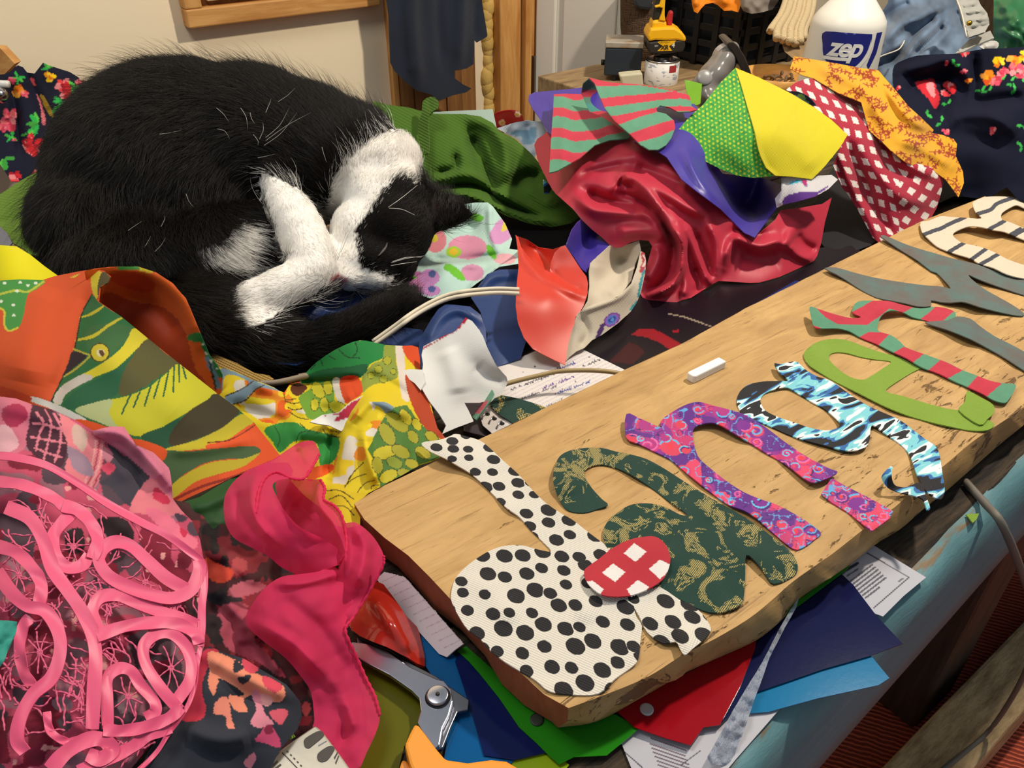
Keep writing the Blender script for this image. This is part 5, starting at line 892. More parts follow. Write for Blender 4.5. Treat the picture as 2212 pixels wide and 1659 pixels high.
# cream printed cotton
def cpaint(p):
    p.c[:] = hexc('#cfc3ae'); x, y = d1(1050, 1140)[0]
    p.disc(x, y, 19, '#6a3aa0', 13, -35).disc(x, y, 16, '#a65ac0', 10.5, -35).disc(x, y, 13, '#4a7fd0', 8.5, -35).disc(x, y, 9, '#3b3fa0', 5, -35).disc(x, y, 5, '#5aa0d8', 2.5, -35)
    p.poly(d1(985, 1160, 960, 1260, 940, 1300, 880, 1340, 900, 1270, 930, 1190), '#4a2a6a'); p.line(d1(1380, 640, 1345, 760, 1320, 900), 3, '#2f8f9a'); p.line(d1(1370, 470, 1385, 560, 1350, 640), 5, '#a83a48'); p.line(d1(1300, 960, 1250, 1040), 3.5, '#3f9aa6'); p.line(d1(1375, 480, 1395, 540, 1365, 600), 1.6, '#d8c8c0'); return p
inner = patch(d1(830, 560, 950, 450, 1030, 380, 1150, 390, 1330, 330, 1350, 430, 1290, 570, 1250, 740, 1140, 890, 1000, 960, 740, 1050, 800, 950, 820, 800, 815, 650), [(1280, 570, 4.4), (1380, 530, 4.5), (1340, 630, 3.2), (1270, 660, 3.2), (1340, 570, 1.8), (1310, 610, 2.0)], [(d1(900, 560, 880, 760, 1050, 850), 14, .8), (d1(1180, 480, 1120, 620, 1150, 800), 16, -1.0), (d1(1220, 640, 1150, 800, 1000, 880), 8, .7)], s=3)
outer = patch(d1(1345, 440, 1385, 460, 1400, 560, 1385, 680, 1345, 860, 1300, 970, 1240, 1060, 1100, 1185, 950, 1295, 850, 1350, 770, 1430, 690, 1465, 620, 1520, 580, 1565, 580, 1450, 620, 1280, 700, 1080, 740, 1045, 880, 980, 1110, 910, 1250, 770, 1310, 600), [(1385, 550, 4.6), (1380, 620, 3.6), (1360, 660, 2.6), (1300, 680, 3.4), (1260, 740, 1.9), (1225, 775, 1.2), (1255, 675, 4.2), (1335, 640, 4.2), (1240, 720, 2.6)], [(d1(760, 1050, 1110, 920, 1260, 770), 6, .5), (d1(740, 1100, 800, 1280, 720, 1420), 9, -.5)], s=3)
cloth('cream_print_cloth', 'cream cotton with a purple rose folded under the satin', [inner, outer], m_print, 'fabric', .0009, cpaint)
cloth('cream_print_cloth', 'white cotton corner with blue and purple print under the yellow bandana', [patch(a2(640, 1140, 800, 1130, 960, 1120, 1000, 1150, 940, 1210, 850, 1260, 740, 1290, 650, 1310, 610, 1330, 600, 1270, 640, 1220), [(1700, 390, 9.8), (1800, 385, 9.5), (1690, 445, 7.2), (1740, 430, 8.4)], [(a2(650, 1160, 640, 1250, 620, 1320), 7, .5)], s=3)], m_print, 'fabric', .0009,
      lambda p: (p.c.__setitem__(slice(None), hexc('#d3cfd2')), p.poly(a2(660, 1260, 760, 1230, 860, 1230, 940, 1190, 850, 1262, 740, 1295, 650, 1312), '#5a2f86', 1), p.line(a2(700, 1175, 760, 1160, 800, 1190), 3, '#4fb0c8'), p.poly(a2(760, 1150, 800, 1150, 800, 1195, 780, 1190), '#b02f70'), p)[-1])

# striped flannel
def strp(p):
    q = np.column_stack([(p.p[:, 0] - 1100) * 4.609, (p.p[:, 1] - 160) * 4.609]); n = len(sL[0]); c = p.c
    cur = np.interp(q[:n, 0], [400, 440, 550, 650, 750, 900, 1000, 1150, 1220], [0, 0, 15, 38, 42, 10, -18, -58, -75]); y = q[:n, 1] - cur + 6 * np.sin(q[:n, 0] / 37)
    k = np.searchsorted([222, 332, 422, 537, 632, 747, 852], y); c[:n] = np.where((k % 2 == 0)[:, None], hexc(RED), hexc(GRN))
    xs = [800, 900, 1100, 1300, 1500, 1700, 1850]; ls = [[105, 128, 120, 118, 150, 190, 220], [250, 250, 225, 210, 190, 172, 175], [340, 338, 318, 290, 262, 248, 270], [460, 440, 412, 372, 330, 322, 335], [560, 540, 505, 430, 375, 372, 380], [720, 680, 630, 560, 495, 440, 400], [860, 800, 740, 680, 625, 530, 480]]
    m = len(sR[0]); yy = q[n:n + m, 1]; xx = q[n:n + m, 0]; k = sum((yy > np.interp(xx, xs, l)).astype(int) for l in ls); c[n:n + m] = np.where((k % 2 == 0)[:, None], hexc(RED), hexc(GRN))
    y3 = q[n + m:, 1]; k = np.searchsorted([160, 240, 300, 390], y3); cols = np.array([hexc('#4a6a55'), hexc('#a02c3c'), hexc('#4f7a66'), hexc('#3f8a80'), hexc('#8e2f48')]); c[n + m:] = cols[k]; return p
sL = patch(d2(445, 205, 560, 200, 720, 205, 760, 300, 800, 380, 900, 420, 1000, 480, 1100, 550, 1205, 612, 1190, 642, 1000, 662, 850, 712, 700, 842, 560, 922, 480, 967, 400, 987, 410, 800, 420, 600, 435, 400), [(1197, 205, 14.6), (1256, 206, 14.4), (1190, 290, 13), (1188, 372, 11.2), (1235, 350, 12), (1320, 300, 13), (1360, 297, 13), (1260, 290, 13.4)], [(d2(540, 220, 530, 500, 520, 900), 10, .35), (d2(640, 240, 700, 500, 660, 820), 18, -.4), (d2(880, 430, 900, 620), 18, .4)], s=2.3, wrinkle=[(.25, 25)])
sR = patch(d2(795, 42, 1000, 88, 1300, 108, 1550, 148, 1700, 182, 1790, 218, 1812, 290, 1812, 322, 1868, 358, 1800, 377, 1680, 382, 1600, 337, 1500, 317, 1462, 350, 1475, 380, 1560, 400, 1640, 468, 1652, 540, 1612, 640, 1560, 712, 1480, 757, 1390, 757, 1300, 702, 1200, 602, 1050, 472, 950, 342, 890, 202, 850, 95), [(1274, 170, 17.6), (1380, 185, 17.2), (1490, 208, 16.4), (1500, 236, 15.6), (1420, 235, 15.8), (1300, 240, 16), (1360, 290, 14.6), (1400, 322, 13.6), (1455, 275, 14.8), (1430, 320, 13.4), (1330, 262, 15.4)], [(d2(1000, 100, 1100, 350, 1300, 620), 26, .5), (d2(1400, 130, 1350, 330, 1450, 560), 24, -.4), (d2(860, 100, 950, 330, 1200, 600), 8, .4)], s=2.3, wrinkle=[(.25, 30)])
sI = patch(d2(720, 180, 735, 95, 795, 42, 850, 85, 890, 190, 950, 330, 1050, 470, 900, 440, 770, 400, 740, 310), [(1256, 200, 14.4), (1272, 172, 16.2), (1300, 210, 13.4), (1325, 260, 13.0), (1268, 240, 13.2)], s=4)
cloth('striped_flannel', 'red and green striped flannel folded over the purple satin', [sL, sR, sI], m_fleece, 'fabric', .0014, strp)

# bandana
foldl = a2(345, 435, 380, 540, 420, 680, 450, 780, 470, 850, 485, 930, 505, 1000, 540, 1075, 600, 1125)
bg = np.vstack([foldl, a2(560, 1130, 450, 1137, 350, 1122, 250, 1082, 130, 1022, 50, 972, 0, 922, -50, 880, -10, 820, 60, 740, 140, 670, 250, 530)])
by = np.vstack([foldl, a2(700, 1130, 835, 1147, 920, 1060, 1010, 950, 1062, 865, 960, 770, 850, 690, 700, 600, 500, 500)])
bc = [(1588, 147, 17.4), (1455, 298, 13.4), (1540, 362, 11.2), (1660, 385, 10.4), (1675, 381, 10.6), (1755, 386, 10), (1830, 292, 13.2), (1630, 290, 14.8), (1740, 225, 15.4), (1560, 260, 14.8)]
def bpaint(p):
    n = len(bgp[0]); p.c[:n] = hexc('#3c9a3a'); p.c[n:] = hexc('#cfc21c'); q = p.p[:n]
    a = math.radians(28); u = (q[:, 0] * math.cos(a) + q[:, 1] * math.sin(a)) / 10.5; v = (-q[:, 0] * math.sin(a) + q[:, 1] * math.cos(a)) / 8.4; v2 = np.floor(v); u = u + .5 * (v2 % 2)
    d = np.hypot((u % 1 - .5) * 10.5, (v % 1 - .5) * 8.4); p.c[:n][d < 2.3] = hexc('#b8c832'); nn = vnoise(q, 6, 3); p.c[:n][(d >= 2.3) & (nn > .2)] = hexc('#2c8436'); return p
bgp = patch(bg, bc, [(a2(100, 760, 250, 900, 450, 1100), 22, .4)], s=2.0); byp = patch(by, bc, [(foldl, 5, .5), (a2(560, 800, 700, 900, 860, 1080), 24, .5), (a2(700, 700, 900, 860), 20, -.3)], s=4)
cloth('bandana', 'square bandana folded half dotted green and half plain yellow', [bgp, byp], m_print, 'bandana', .001, bpaint)

# red checked cotton
gg = a2(670, 575, 730, 530, 800, 505, 870, 508, 980, 555, 1080, 600, 1200, 640, 1300, 800, 1420, 960, 1540, 1040, 1625, 1090, 1675, 1150, 1662, 1225, 1632, 1330, 1592, 1400, 1532, 1425, 1525, 1472, 1420, 1482, 1350, 1512, 1272, 1562, 1225, 1520, 1160, 1400, 1110, 1310, 1030, 1200, 1000, 1140, 970, 1060, 1010, 960, 960, 800, 850, 690)
def ggpaint(p):
    p.c[:] = hexc('#a8203a'); q = np.column_stack([(p.p[:, 0] - 1472) * 2.962, p.p[:, 1] * 2.962])
    w = np.clip((q[:, 1] - 950) / 250, 0, 1) * np.clip((q[:, 0] - 1330) / 120, 0, 1)
    q = q + np.column_stack([12 * np.sin(q[:, 1] / 70), 10 * np.sin(q[:, 0] / 90)])
    def lat(a, b): 
        Mi = np.linalg.inv(np.array([a, b]).T); uv = (q - (890, 608)) @ Mi.T; return (uv[:, 0] % 1 < .5) & (uv[:, 1] % 1 < .5)
    m = np.where(w > .5, lat((76, 40), (-42, 74)), lat((76, 22), (30, 90))); p.c[m] = hexc('#e6dcd6'); return p
ggp = patch(gg, [(1720, 185, 14.6), (1770, 172, 15), (1850, 205, 13.8), (1800, 255, 13.6), (1830, 330, 10.4), (1800, 360, 9), (1910, 300, 11), (1960, 330, 9.4), (2035, 385, 6.4), (2020, 450, 3), (1980, 495, 1.6), (1900, 525, .9), (1850, 420, 5.4), (1930, 420, 6), (1820, 400, 7)],
            [(a2(1010, 980, 1080, 1180, 1200, 1400, 1260, 1540), 9, .8), (a2(1060, 900, 1180, 1200, 1330, 1480), 10, -1.1), (a2(1100, 800, 1220, 1050, 1400, 1250, 1560, 1300), 16, .9), (a2(1260, 880, 1340, 1050, 1500, 1160), 12, -.9), (a2(1330, 1000, 1480, 1060, 1620, 1120), 14, .9), (a2(760, 530, 900, 640, 1000, 800), 16, .6)], s=1.8)
cloth('checked_cloth', 'deep red cotton with white checks hanging beside the board', [ggp], m_print, 'fabric', .001, ggpaint)
cloth('dark_patch', 'small dark round printed patch between bandana and checked cloth', [patch(a2(680, 590, 740, 585, 800, 610, 845, 650, 870, 700, 800, 680, 720, 640), [(1705, 200, 14.9), (1755, 225, 14.2), (1725, 210, 14.8)], s=2.5, sm=2)], m_print, 'fabric scrap', .001, lambda p: (p.c.__setitem__(slice(None), hexc('#2a2f48')), p.disc(*a2(770, 620)[0], 10, '#7fae5a', 5, 25), p.disc(*a2(800, 650)[0], 7, '#4f9a5a', 3, 30), p.line(a2(700, 600, 780, 640, 850, 690), 1.2, '#d8d4cc'), p)[-1])
# yellow cotton with rust vines
yf = a2(695, 440, 720, 362, 850, 383, 1000, 408, 1150, 438, 1260, 450, 1300, 500, 1370, 580, 1450, 680, 1540, 760, 1612, 832, 1600, 852, 1660, 862, 1740, 890, 1762, 922, 1755, 1000, 1800, 1100, 1806, 1172, 1772, 1262, 1722, 1192, 1690, 1150, 1600, 1085, 1500, 1065, 1440, 1045, 1340, 965, 1280, 905, 1200, 835, 1150, 655, 1000, 595, 850, 505, 770, 482)
def yfpaint(p):
    p.c[:] = hexc('#dea225'); r = random.Random(8); P_ = p.p; lo, hi = P_.min(0), P_.max(0)
    for _ in range(230):
        x, y = r.uniform(lo[0], hi[0]), r.uniform(lo[1], hi[1]); a = r.uniform(0, 6.28); pts = [(x, y)]
        for k in range(3): a += r.uniform(-.7, .7); x += 9 * math.cos(a); y += 7 * math.sin(a); pts.append((x, y))
        p.line(np.array(pts), 1.15, '#9a3a1c')
        for (x, y) in pts[1:]:
            for s_ in (-1, 1): p.disc(x + 4 * math.cos(a + s_), y + 3.4 * math.sin(a + s_), 3.2, '#9a3a1c', 1.5, math.degrees(a + s_))
        if r.random() < .35: p.disc(pts[-1][0], pts[-1][1], 5.5, '#a3401e', 4.2).disc(pts[-1][0], pts[-1][1], 2.2, '#dea225')
    return p
cloth('yellow_print_cloth', 'mustard yellow cotton with rust red vines over the checked cloth', [patch(yf, [(1708, 145, 15.6), (1780, 130, 16.6), (1890, 155, 17), (1840, 200, 15.2), (1900, 270, 12.6), (1960, 270, 12.8), (2010, 285, 11), (2060, 310, 9.8), (2075, 395, 6), (2070, 425, 4.8), (2000, 360, 8), (1940, 330, 10.4), (1885, 290, 11.8)], [(a2(860, 430, 1050, 500, 1200, 620, 1320, 820), 14, .8), (a2(1250, 470, 1330, 650, 1440, 830, 1600, 850), 12, -.6), (a2(1400, 900, 1550, 950, 1720, 1060), 12, .8), (a2(1300, 560, 1400, 700, 1560, 830), 9, .7), (a2(900, 400, 1100, 480, 1240, 520), 8, -.5)], s=2.3, wrinkle=[(.5, 26)])], m_print, 'fabric', .0009, yfpaint)

# navy floral dress
def flowers(p, lst, sc=1):
    r = random.Random(4)
    for (x, y, rad, kind) in lst:
        if kind == 'g':
            for k in range(5): a = r.uniform(0, 360); p.disc(x + rad * .8 * math.cos(a), y + rad * .8 * math.sin(a), rad * .75, r.choice(['#2fae4e', '#3f9a3f', '#57c24a']), rad * .28, math.degrees(a))
        else:
            cs = {'r': ['#c8262f', '#d8434a', '#a81a28', '#e2868a'], 'y': ['#f0c417', '#f09a1a', '#e87a1c', '#f4d23a'], 'p': ['#d8506a', '#e88a92', '#c23a52', '#e06a72'], 'o': ['#f08a20', '#f0b020', '#e05a20', '#f0a040']}[kind]
            for k in range(9): a = r.uniform(0, 6.28); q = rad * r.uniform(.2, .75); p.disc(x + q * math.cos(a), y + q * math.sin(a) * .8, rad * .45, cs[k % 4], rad * .32, r.uniform(0, 180))
            p.disc(x, y, rad * .18, cs[2])
    return p
m_crepe = fabric('navy_crepe', None, .9, 0, spec=.12, weave=300, wb=.25, var=.08)
no = Q('P', 1928, 165, 1932, 142, 1950, 131, 1980, 121, 2021, 118, 2063, 117, 2095, 111, 2126, 106, 2168, 105, 2270, 104, 2480, 140, 2520, 380, 2400, 440, 2270, 440, 2200, 432, 2175, 405, 2140, 425, 2080, 425, 2070, 390, 2056, 320, 2010, 288, 1960, 230, 1932, 195)
def ndress(p):
    p.c[:] = hexc('#14172a'); E = lambda x, y: e4(x, y)[0]
    for l in ((1800, 950, 1900, 890, 2000, 800), (1740, 940, 1830, 900), (1900, 860, 2060, 760, 2212, 700), (2060, 880, 2120, 800, 2212, 830), (1480, 640, 1540, 690), (2100, 950, 2120, 870), (2212, 1330, 2140, 1290), (1330, 1290, 1380, 1200), (1210, 1170, 1240, 1220), (1380, 1080, 1470, 1040), (2180, 1540, 2150, 1460)):
        q_ = smooth_open(e4(*l), 3); [p.disc(z_[0], z_[1], 6.5, ('#2f9a42', '#43b552')[i_ % 2], 3.0, math.degrees(math.atan2(*(q_[-1] - q_[0])[::-1])) + (30, -30)[i_ % 2]) for i_, z_ in enumerate(q_[::2])]
    fl = [(*E(2110, 640), 20, 'o'), (*E(1950, 640), 15, 'y'), (*E(1860, 810), 20, 'o'), (*E(2000, 740), 15, 'p'), (*E(1930, 830), 15, 'p'), (*E(2120, 720), 18, 'p'), (*E(2200, 590), 15, 'y'), (*E(1590, 740), 7, 'p'), (*E(1640, 830), 8, 'o'), (*E(1410, 650), 6, 'p'), (*E(1590, 550), 10, 'r'), (*E(1440, 930), 22, 'r'), (*E(1390, 1370), 10, 'p'), (*E(1890, 1350), 10, 'p'), (*E(2190, 780), 14, 'p'), (*E(910, 910), 6, 'r'), (2280, 180, 18, 'o'), (2300, 215, 15, 'p'), (2380, 280, 20, 'r'), (2440, 200, 16, 'y'), (2340, 350, 14, 'p'), (2330, 165, 12, 'g'), (2400, 310, 14, 'g'), (2450, 240, 12, 'g')]
    flowers(p, fl); p.poly(e4(1085, 860, 1180, 830, 1270, 820, 1300, 900, 1340, 1020, 1290, 1130, 1230, 1040, 1150, 950), '#c22a36', 1); p.poly(e4(1200, 880, 1270, 860, 1290, 1000, 1240, 980), '#dd8a90', 1); p.line(e4(1350, 880, 1500, 1010), 2, '#0f1020'); return p
cloth('floral_dress', 'navy dress with red and orange flowers heaped at the right', [patch(no, [(1935, 150, 15), (2000, 118, 17.4), (2095, 111, 18), (2200, 105, 19), (1940, 190, 13.4), (1980, 250, 11.6), (2060, 330, 8.6), (2100, 420, 3.8), (2220, 440, 4.6), (2220, 300, 10.4), (2200, 180, 15.8), (2080, 200, 13), (2050, 250, 11.4), (2150, 260, 12.4), (2120, 350, 8), (2480, 150, 13), (2500, 380, 5), (2380, 440, 5.2), (2400, 300, 9)],
      [(e4(930, 820, 960, 740, 1200, 680, 1400, 620, 1560, 700, 1680, 900, 1690, 1060), 13, 1.4), (e4(1050, 1000, 1100, 850, 1300, 800, 1500, 830), 15, -1.6), (e4(1340, 880, 1400, 1050, 1330, 1200), 14, -1.8), (e4(1720, 600, 1700, 850, 1700, 1080), 9, -1.5), (e4(1420, 1280, 1560, 1190, 1800, 1190, 2000, 1260, 2140, 1400), 16, 1.6), (e4(1700, 1090, 1900, 1040, 2212, 1000), 14, -1.5), (e4(1400, 1400, 1700, 1420, 2000, 1500), 18, -1.0)], s=3, sm=2, wrinkle=[(.4, 40)])], m_crepe, 'dress', .001, ndress)
cloth('floral_dress_hem', 'corner of navy floral cloth lying beyond the cream striped letter', [patch(Q('P', 2143, 395, 2166, 378, 2230, 360, 2270, 400, 2270, 470, 2212, 425, 2175, 405), [(2150, 395, 4.8), (2212, 380, 5), (2212, 425, 4.4)], s=4)], m_crepe, 'fabric', .001, lambda p: flowers((p.c.__setitem__(slice(None), hexc('#232743')), p)[-1], [(2208, 395, 8, 'p'), (2208, 420, 6, 'p')]))

# green ribbed cloth beside the cat
m_grn = fabric('green_rib', '#44661c', .9, .03, rib=(170, 62, .45), var=.12)
ga = patch(a1(200, 650, 300, 675, 420, 690, 500, 712, 600, 732, 780, 733, 880, 748, 960, 790, 1000, 840, 1100, 890, 1200, 980, 1260, 1050, 1300, 1120, 1400, 1250, 1500, 1362, 1512, 1392, 1460, 1432, 1340, 1452, 1200, 1432, 1050, 1382, 900, 1302, 800, 1272, 700, 1242, 560, 1260, 300, 1260, 200, 900), [(840, 235, 12), (900, 240, 12), (1000, 248, 11.4), (1060, 265, 10.4), (1160, 350, 6.6), (1245, 470, 1.6), (1190, 490, 1), (1090, 470, 2.6), (1000, 430, 4.6), (930, 420, 5), (940, 330, 9), (1030, 340, 8), (1100, 380, 5.6), (850, 380, 7)],
           [(a1(780, 740, 960, 820, 1050, 1000, 1040, 1180), 16, 2.4), (a1(820, 860, 890, 1030, 980, 1250), 14, -3.6), (a1(870, 960, 930, 1180, 1040, 1260), 7, 1.2), (a1(560, 1170, 700, 1115, 850, 1130, 960, 1220, 1100, 1290), 11, 1.2), (a1(600, 1110, 720, 1080, 720, 980), 9, -1.8), (a1(560, 1240, 800, 1250, 1000, 1330, 1200, 1400, 1400, 1430), 6, .9), (a1(620, 1200, 850, 1190, 1050, 1310, 1250, 1390), 8, -2.2), (a1(1080, 1180, 1200, 1120, 1250, 1150), 14, -2.4), (a1(1000, 860, 1150, 990, 1250, 1120), 13, .9), (a1(1180, 1210, 1300, 1300, 1390, 1290), 9, .7)], s=5)
gb = patch(a1(510, 725, 515, 650, 570, 620, 608, 640, 605, 700, 552, 745, 556, 900, 550, 985, 505, 960, 482, 820), [(930, 215, 14.2), (920, 245, 13), (912, 290, 11), (918, 330, 9.8)], [(a1(560, 640, 560, 700), 5, -.3)], s=5, sm=2)
cloth('green_cloth', 'olive green ribbed cloth crumpled behind the head of the cat', [ga, gb], m_grn, 'fabric', .0016)
cloth('mint_cloth', 'pale mint cloth showing behind the green cloth', [patch(a1(560, 720, 640, 714, 960, 698, 985, 815, 900, 800, 600, 780), [(950, 240, 11), (1060, 238, 10.6), (1070, 270, 8.6), (950, 262, 9.6)], s=9)], fabric('mint', '#cfe8d8', .8), 'fabric', .001)
cloth('red_floral_cloth', 'red cloth with small daisies showing behind the pale blue cloth', [patch(a1(965, 745, 985, 720, 1050, 704, 1120, 708, 1160, 782, 1060, 830, 990, 820), [(1070, 248, 4), (1115, 240, 4), (1100, 275, .5)], [(a1(980, 740, 1060, 710, 1140, 750), 8, .8)], s=3, sm=2)], m_print, 'fabric', .001, lambda p: (p.c.__setitem__(slice(None), hexc('#b3141f')), [p.disc(*a1(x, y)[0], 7, '#e8dcc8').disc(*a1(x, y)[0], 3, '#e8b020') for x, y in ((1020, 785), (1120, 730))], p)[-1])
cloth('pale_blue_cloth', 'pale blue and white cloth between the green cloth and the satin', [patch(a1(985, 822, 1100, 785, 1180, 770, 1272, 778, 1310, 850, 1260, 930, 1230, 1010, 1200, 985, 1120, 890), [(1080, 272, 8.8), (1165, 262, 9.4), (1180, 290, 8), (1155, 335, 5.4), (1115, 300, 7)], [(a1(1100, 800, 1150, 900, 1220, 1000), 11, .8), (a1(1180, 790, 1210, 900), 8, -.7)], s=4, wrinkle=[(.5, 18)])], m_print, 'fabric', .001, lambda p: (p.c.__setitem__(slice(None), hexc('#cdd8e2')), p.c.__setitem__(vnoise(p.p, 18, 2) > .15, hexc('#8fb6cf')), p)[-1])
cloth('teal_zebra_scrap', 'tiny teal and black printed scrap between green cloth and satin', [patch(a1(1285, 1150, 1310, 1170, 1340, 1200, 1320, 1240, 1290, 1240), [(1175, 395, 6), (1190, 410, 5), (1180, 418, 4.8)], s=4)], m_zebra, 'fabric scrap', .001)
# pastel floral
def pastel(p):
    p.c[:] = hexc('#b9d9cf'); r = random.Random(2)
    for x, y, rx, ry, c, a in ((1010, 535, 42, 26, '#dd8fae', 0), (1085, 500, 22, 32, '#cf93c2', 40), (940, 520, 24, 26, '#d47f8a', 0), (900, 610, 20, 24, '#c77db0', 0), (928, 600, 22, 18, '#c98ac4', 0), (1090, 560, 24, 12, '#e0a6b0', 0), (930, 628, 22, 12, '#c98ac4', 0), (1020, 590, 26, 18, '#cf8fae', 0), (1062, 602, 18, 10, '#d6b43c', -30), (1100, 475, 8, 30, '#d8c84a', 30), (1018, 475, 24, 16, '#a6c8b8', 0), (970, 470, 26, 12, '#9f86b0', 0)): p.disc(x, y, rx, c, ry, a)
    for x, y, rx, ry, a in ((1062, 545, 18, 8, 60), (985, 590, 26, 9, 40), (968, 578, 10, 8, 0), (1030, 470, 16, 8, 10), (950, 490, 12, 6, 40), (890, 600, 10, 4, 0), (905, 640, 14, 4, 30)): p.disc(x, y, rx, '#6cbf30', ry, a)
    p.disc(980, 545, 17, '#9fcf3a', 12).disc(980, 545, 10, '#e2c020', 7).disc(937, 515, 9, '#c8b830').disc(934, 592, 8, '#4f5f9a').disc(933, 625, 8, '#4f5f9a', 7); return p
pf = patch(Q('P', 922, 545, 924, 496, 976, 480, 997, 442, 1027, 438, 1054, 438, 1064, 446, 1091, 483, 1106, 517, 1100, 538, 1120, 541, 1122, 570, 1078, 577, 1037, 607, 1010, 628, 963, 641, 929, 645, 902, 636, 885, 618, 868, 597, 880, 570), [(930, 510, 5), (1000, 445, 6.4), (1055, 442, 6.6), (1100, 515, 4.6), (1115, 555, 4), (1000, 520, 3.4), (940, 560, 3.8), (1070, 585, 4), (1010, 627, 3.4), (930, 642, 3.2), (880, 600, 4.2), (1050, 520, 4.4), (960, 590, 4.4)], [(Q('P', 1058, 445, 1060, 500, 1075, 540), 7, .7), (Q('P', 890, 590, 960, 575, 1040, 575), 8, .9), (Q('P', 930, 560, 990, 562, 1080, 552), 9, -1.2), (Q('P', 1010, 628, 1060, 585, 1110, 568), 6, .8), (Q('P', 1000, 470, 1030, 500), 16, -.8)], s=2.6)
cloth('pastel_floral_cloth', 'pastel cotton with pink blossoms and green leaves by the ear of the cat', [pf], m_print, 'fabric', .001, pastel)
# blue smooth fabric with rounded lobes
m_bluec = fabric('blue_twill', '#1c3a74', .42, .15, weave=400, wb=.1, spec=.4, var=.06)
pb1 = patch(e3(420, 720, 450, 640, 520, 520, 580, 430, 640, 390, 720, 393, 850, 408, 940, 478, 985, 600, 992, 700, 960, 820, 700, 1000, 440, 960, 415, 820), [(905, 740, 4.2), (950, 665, 6.4), (1010, 663, 6.6), (1045, 700, 5.6), (1050, 740, 4.6), (960, 780, 4.4), (1010, 800, 3.4)], [(e3(470, 720, 600, 500, 760, 430, 930, 520), 12, .6)], s=5)
pb2 = patch(e3(860, 330, 910, 250, 1000, 130, 1100, 92, 1300, 88, 1320, 500, 1330, 700, 1280, 850, 1080, 920, 980, 860, 1000, 650, 940, 450), [(1030, 630, 3.8), (1060, 590, 5.2), (1130, 582, 5.4), (1125, 700, 2.6), (1120, 770, 1.2), (1060, 760, 1.6), (1060, 690, 2.8)], [(e3(920, 280, 1050, 150, 1250, 130), 12, .5)], s=6)
pb3 = patch(np.vstack([e3(60, 720, 240, 600, 300, 585, 450, 608, 440, 740, 300, 740)]), [(830, 735, 3.4), (880, 712, 3.8), (910, 715, 3.6), (880, 750, 2.6)], s=6)
cloth('blue_cloth', 'smooth blue cloth with two rounded lobes behind the white scrap', [pb1, pb2, pb3], m_bluec, 'fabric', .0012)
cloth('blue_cloth', 'shiny blue cloth glimpsed between the paw and the tail of the cat', [patch(Q('P', 530, 690, 600, 660, 700, 610, 790, 630, 830, 680, 760, 740, 640, 790, 540, 780), [(550, 700, 4.6), (700, 620, 4.2), (800, 660, 3.8), (640, 780, 3), (680, 690, 3.6)], [(Q('P', 600, 720, 660, 670, 720, 640), 16, .7)], s=8)], m_bluec, 'fabric', .001)
cloth('gap_sheet', 'added black sheet for the dark gap under the pastel and green cloths', [patch(Q('P', 840, 480, 960, 420, 1150, 400, 1260, 470, 1330, 560, 1240, 720, 1060, 760, 900, 720, 820, 600), [(900, 500, .5), (1200, 450, .5), (1200, 700, .5), (900, 700, .5)], s=14, wrinkle=[(.5, 50)])], fabric('gap_black', '#0d0c10', .95, 0, spec=.1), 'fabric', .001)  # black sheet put in as the dark of the gap between the cloths
# cream double cord, dark branch like wire
m_cordc = solid('cord_cream', '#ddd2ba', .5)
c = smooth_open(e3(20, 720, 200, 592, 350, 482, 500, 392, 650, 325, 800, 292, 950, 276, 1100, 268, 1270, 275), 8); hh = np.interp(np.linspace(0, 1, len(c)), [0, .2, .6, 1], [4.6, 6.4, 7.4, 6.8])
cd = empty('electric_cord', at(950, 650, 5)); tag(cd, 'cream two core electric cord arching over the blue cloth', 'cord')
for k in (-1, 1): tube('strand', at(c[:, 0], c[:, 1] + 4.6 * k, hh), .0021, m_cordc, cd, 8)
c = smooth_open(np.vstack([Q('P', 560, 828, 600, 826, 660, 812), d4(1000, 430)]), 6); tag(tube('wire', at(c[:, 0], c[:, 1], 4.2), .0028, solid('wire_brown', '#8a7a66', .5)), 'brown wire end under the cat beside the yellow silk', 'wire')
c = smooth_open(e3(1100, 1085, 1170, 1060, 1300, 1025, 1450, 990, 1600, 958, 1800, 948, 2000, 955, 2200, 985), 8); hh = np.interp(np.linspace(0, 1, len(c)), [0, .3, .8, 1], [2.8, 3.0, 3.2, 2.6])
tag(tube('wire', at(c[:, 0], c[:, 1], hh), .0022, solid('wire_tan', '#a08a5c', .5)), 'tan wire arching over the notebook page', 'wire')
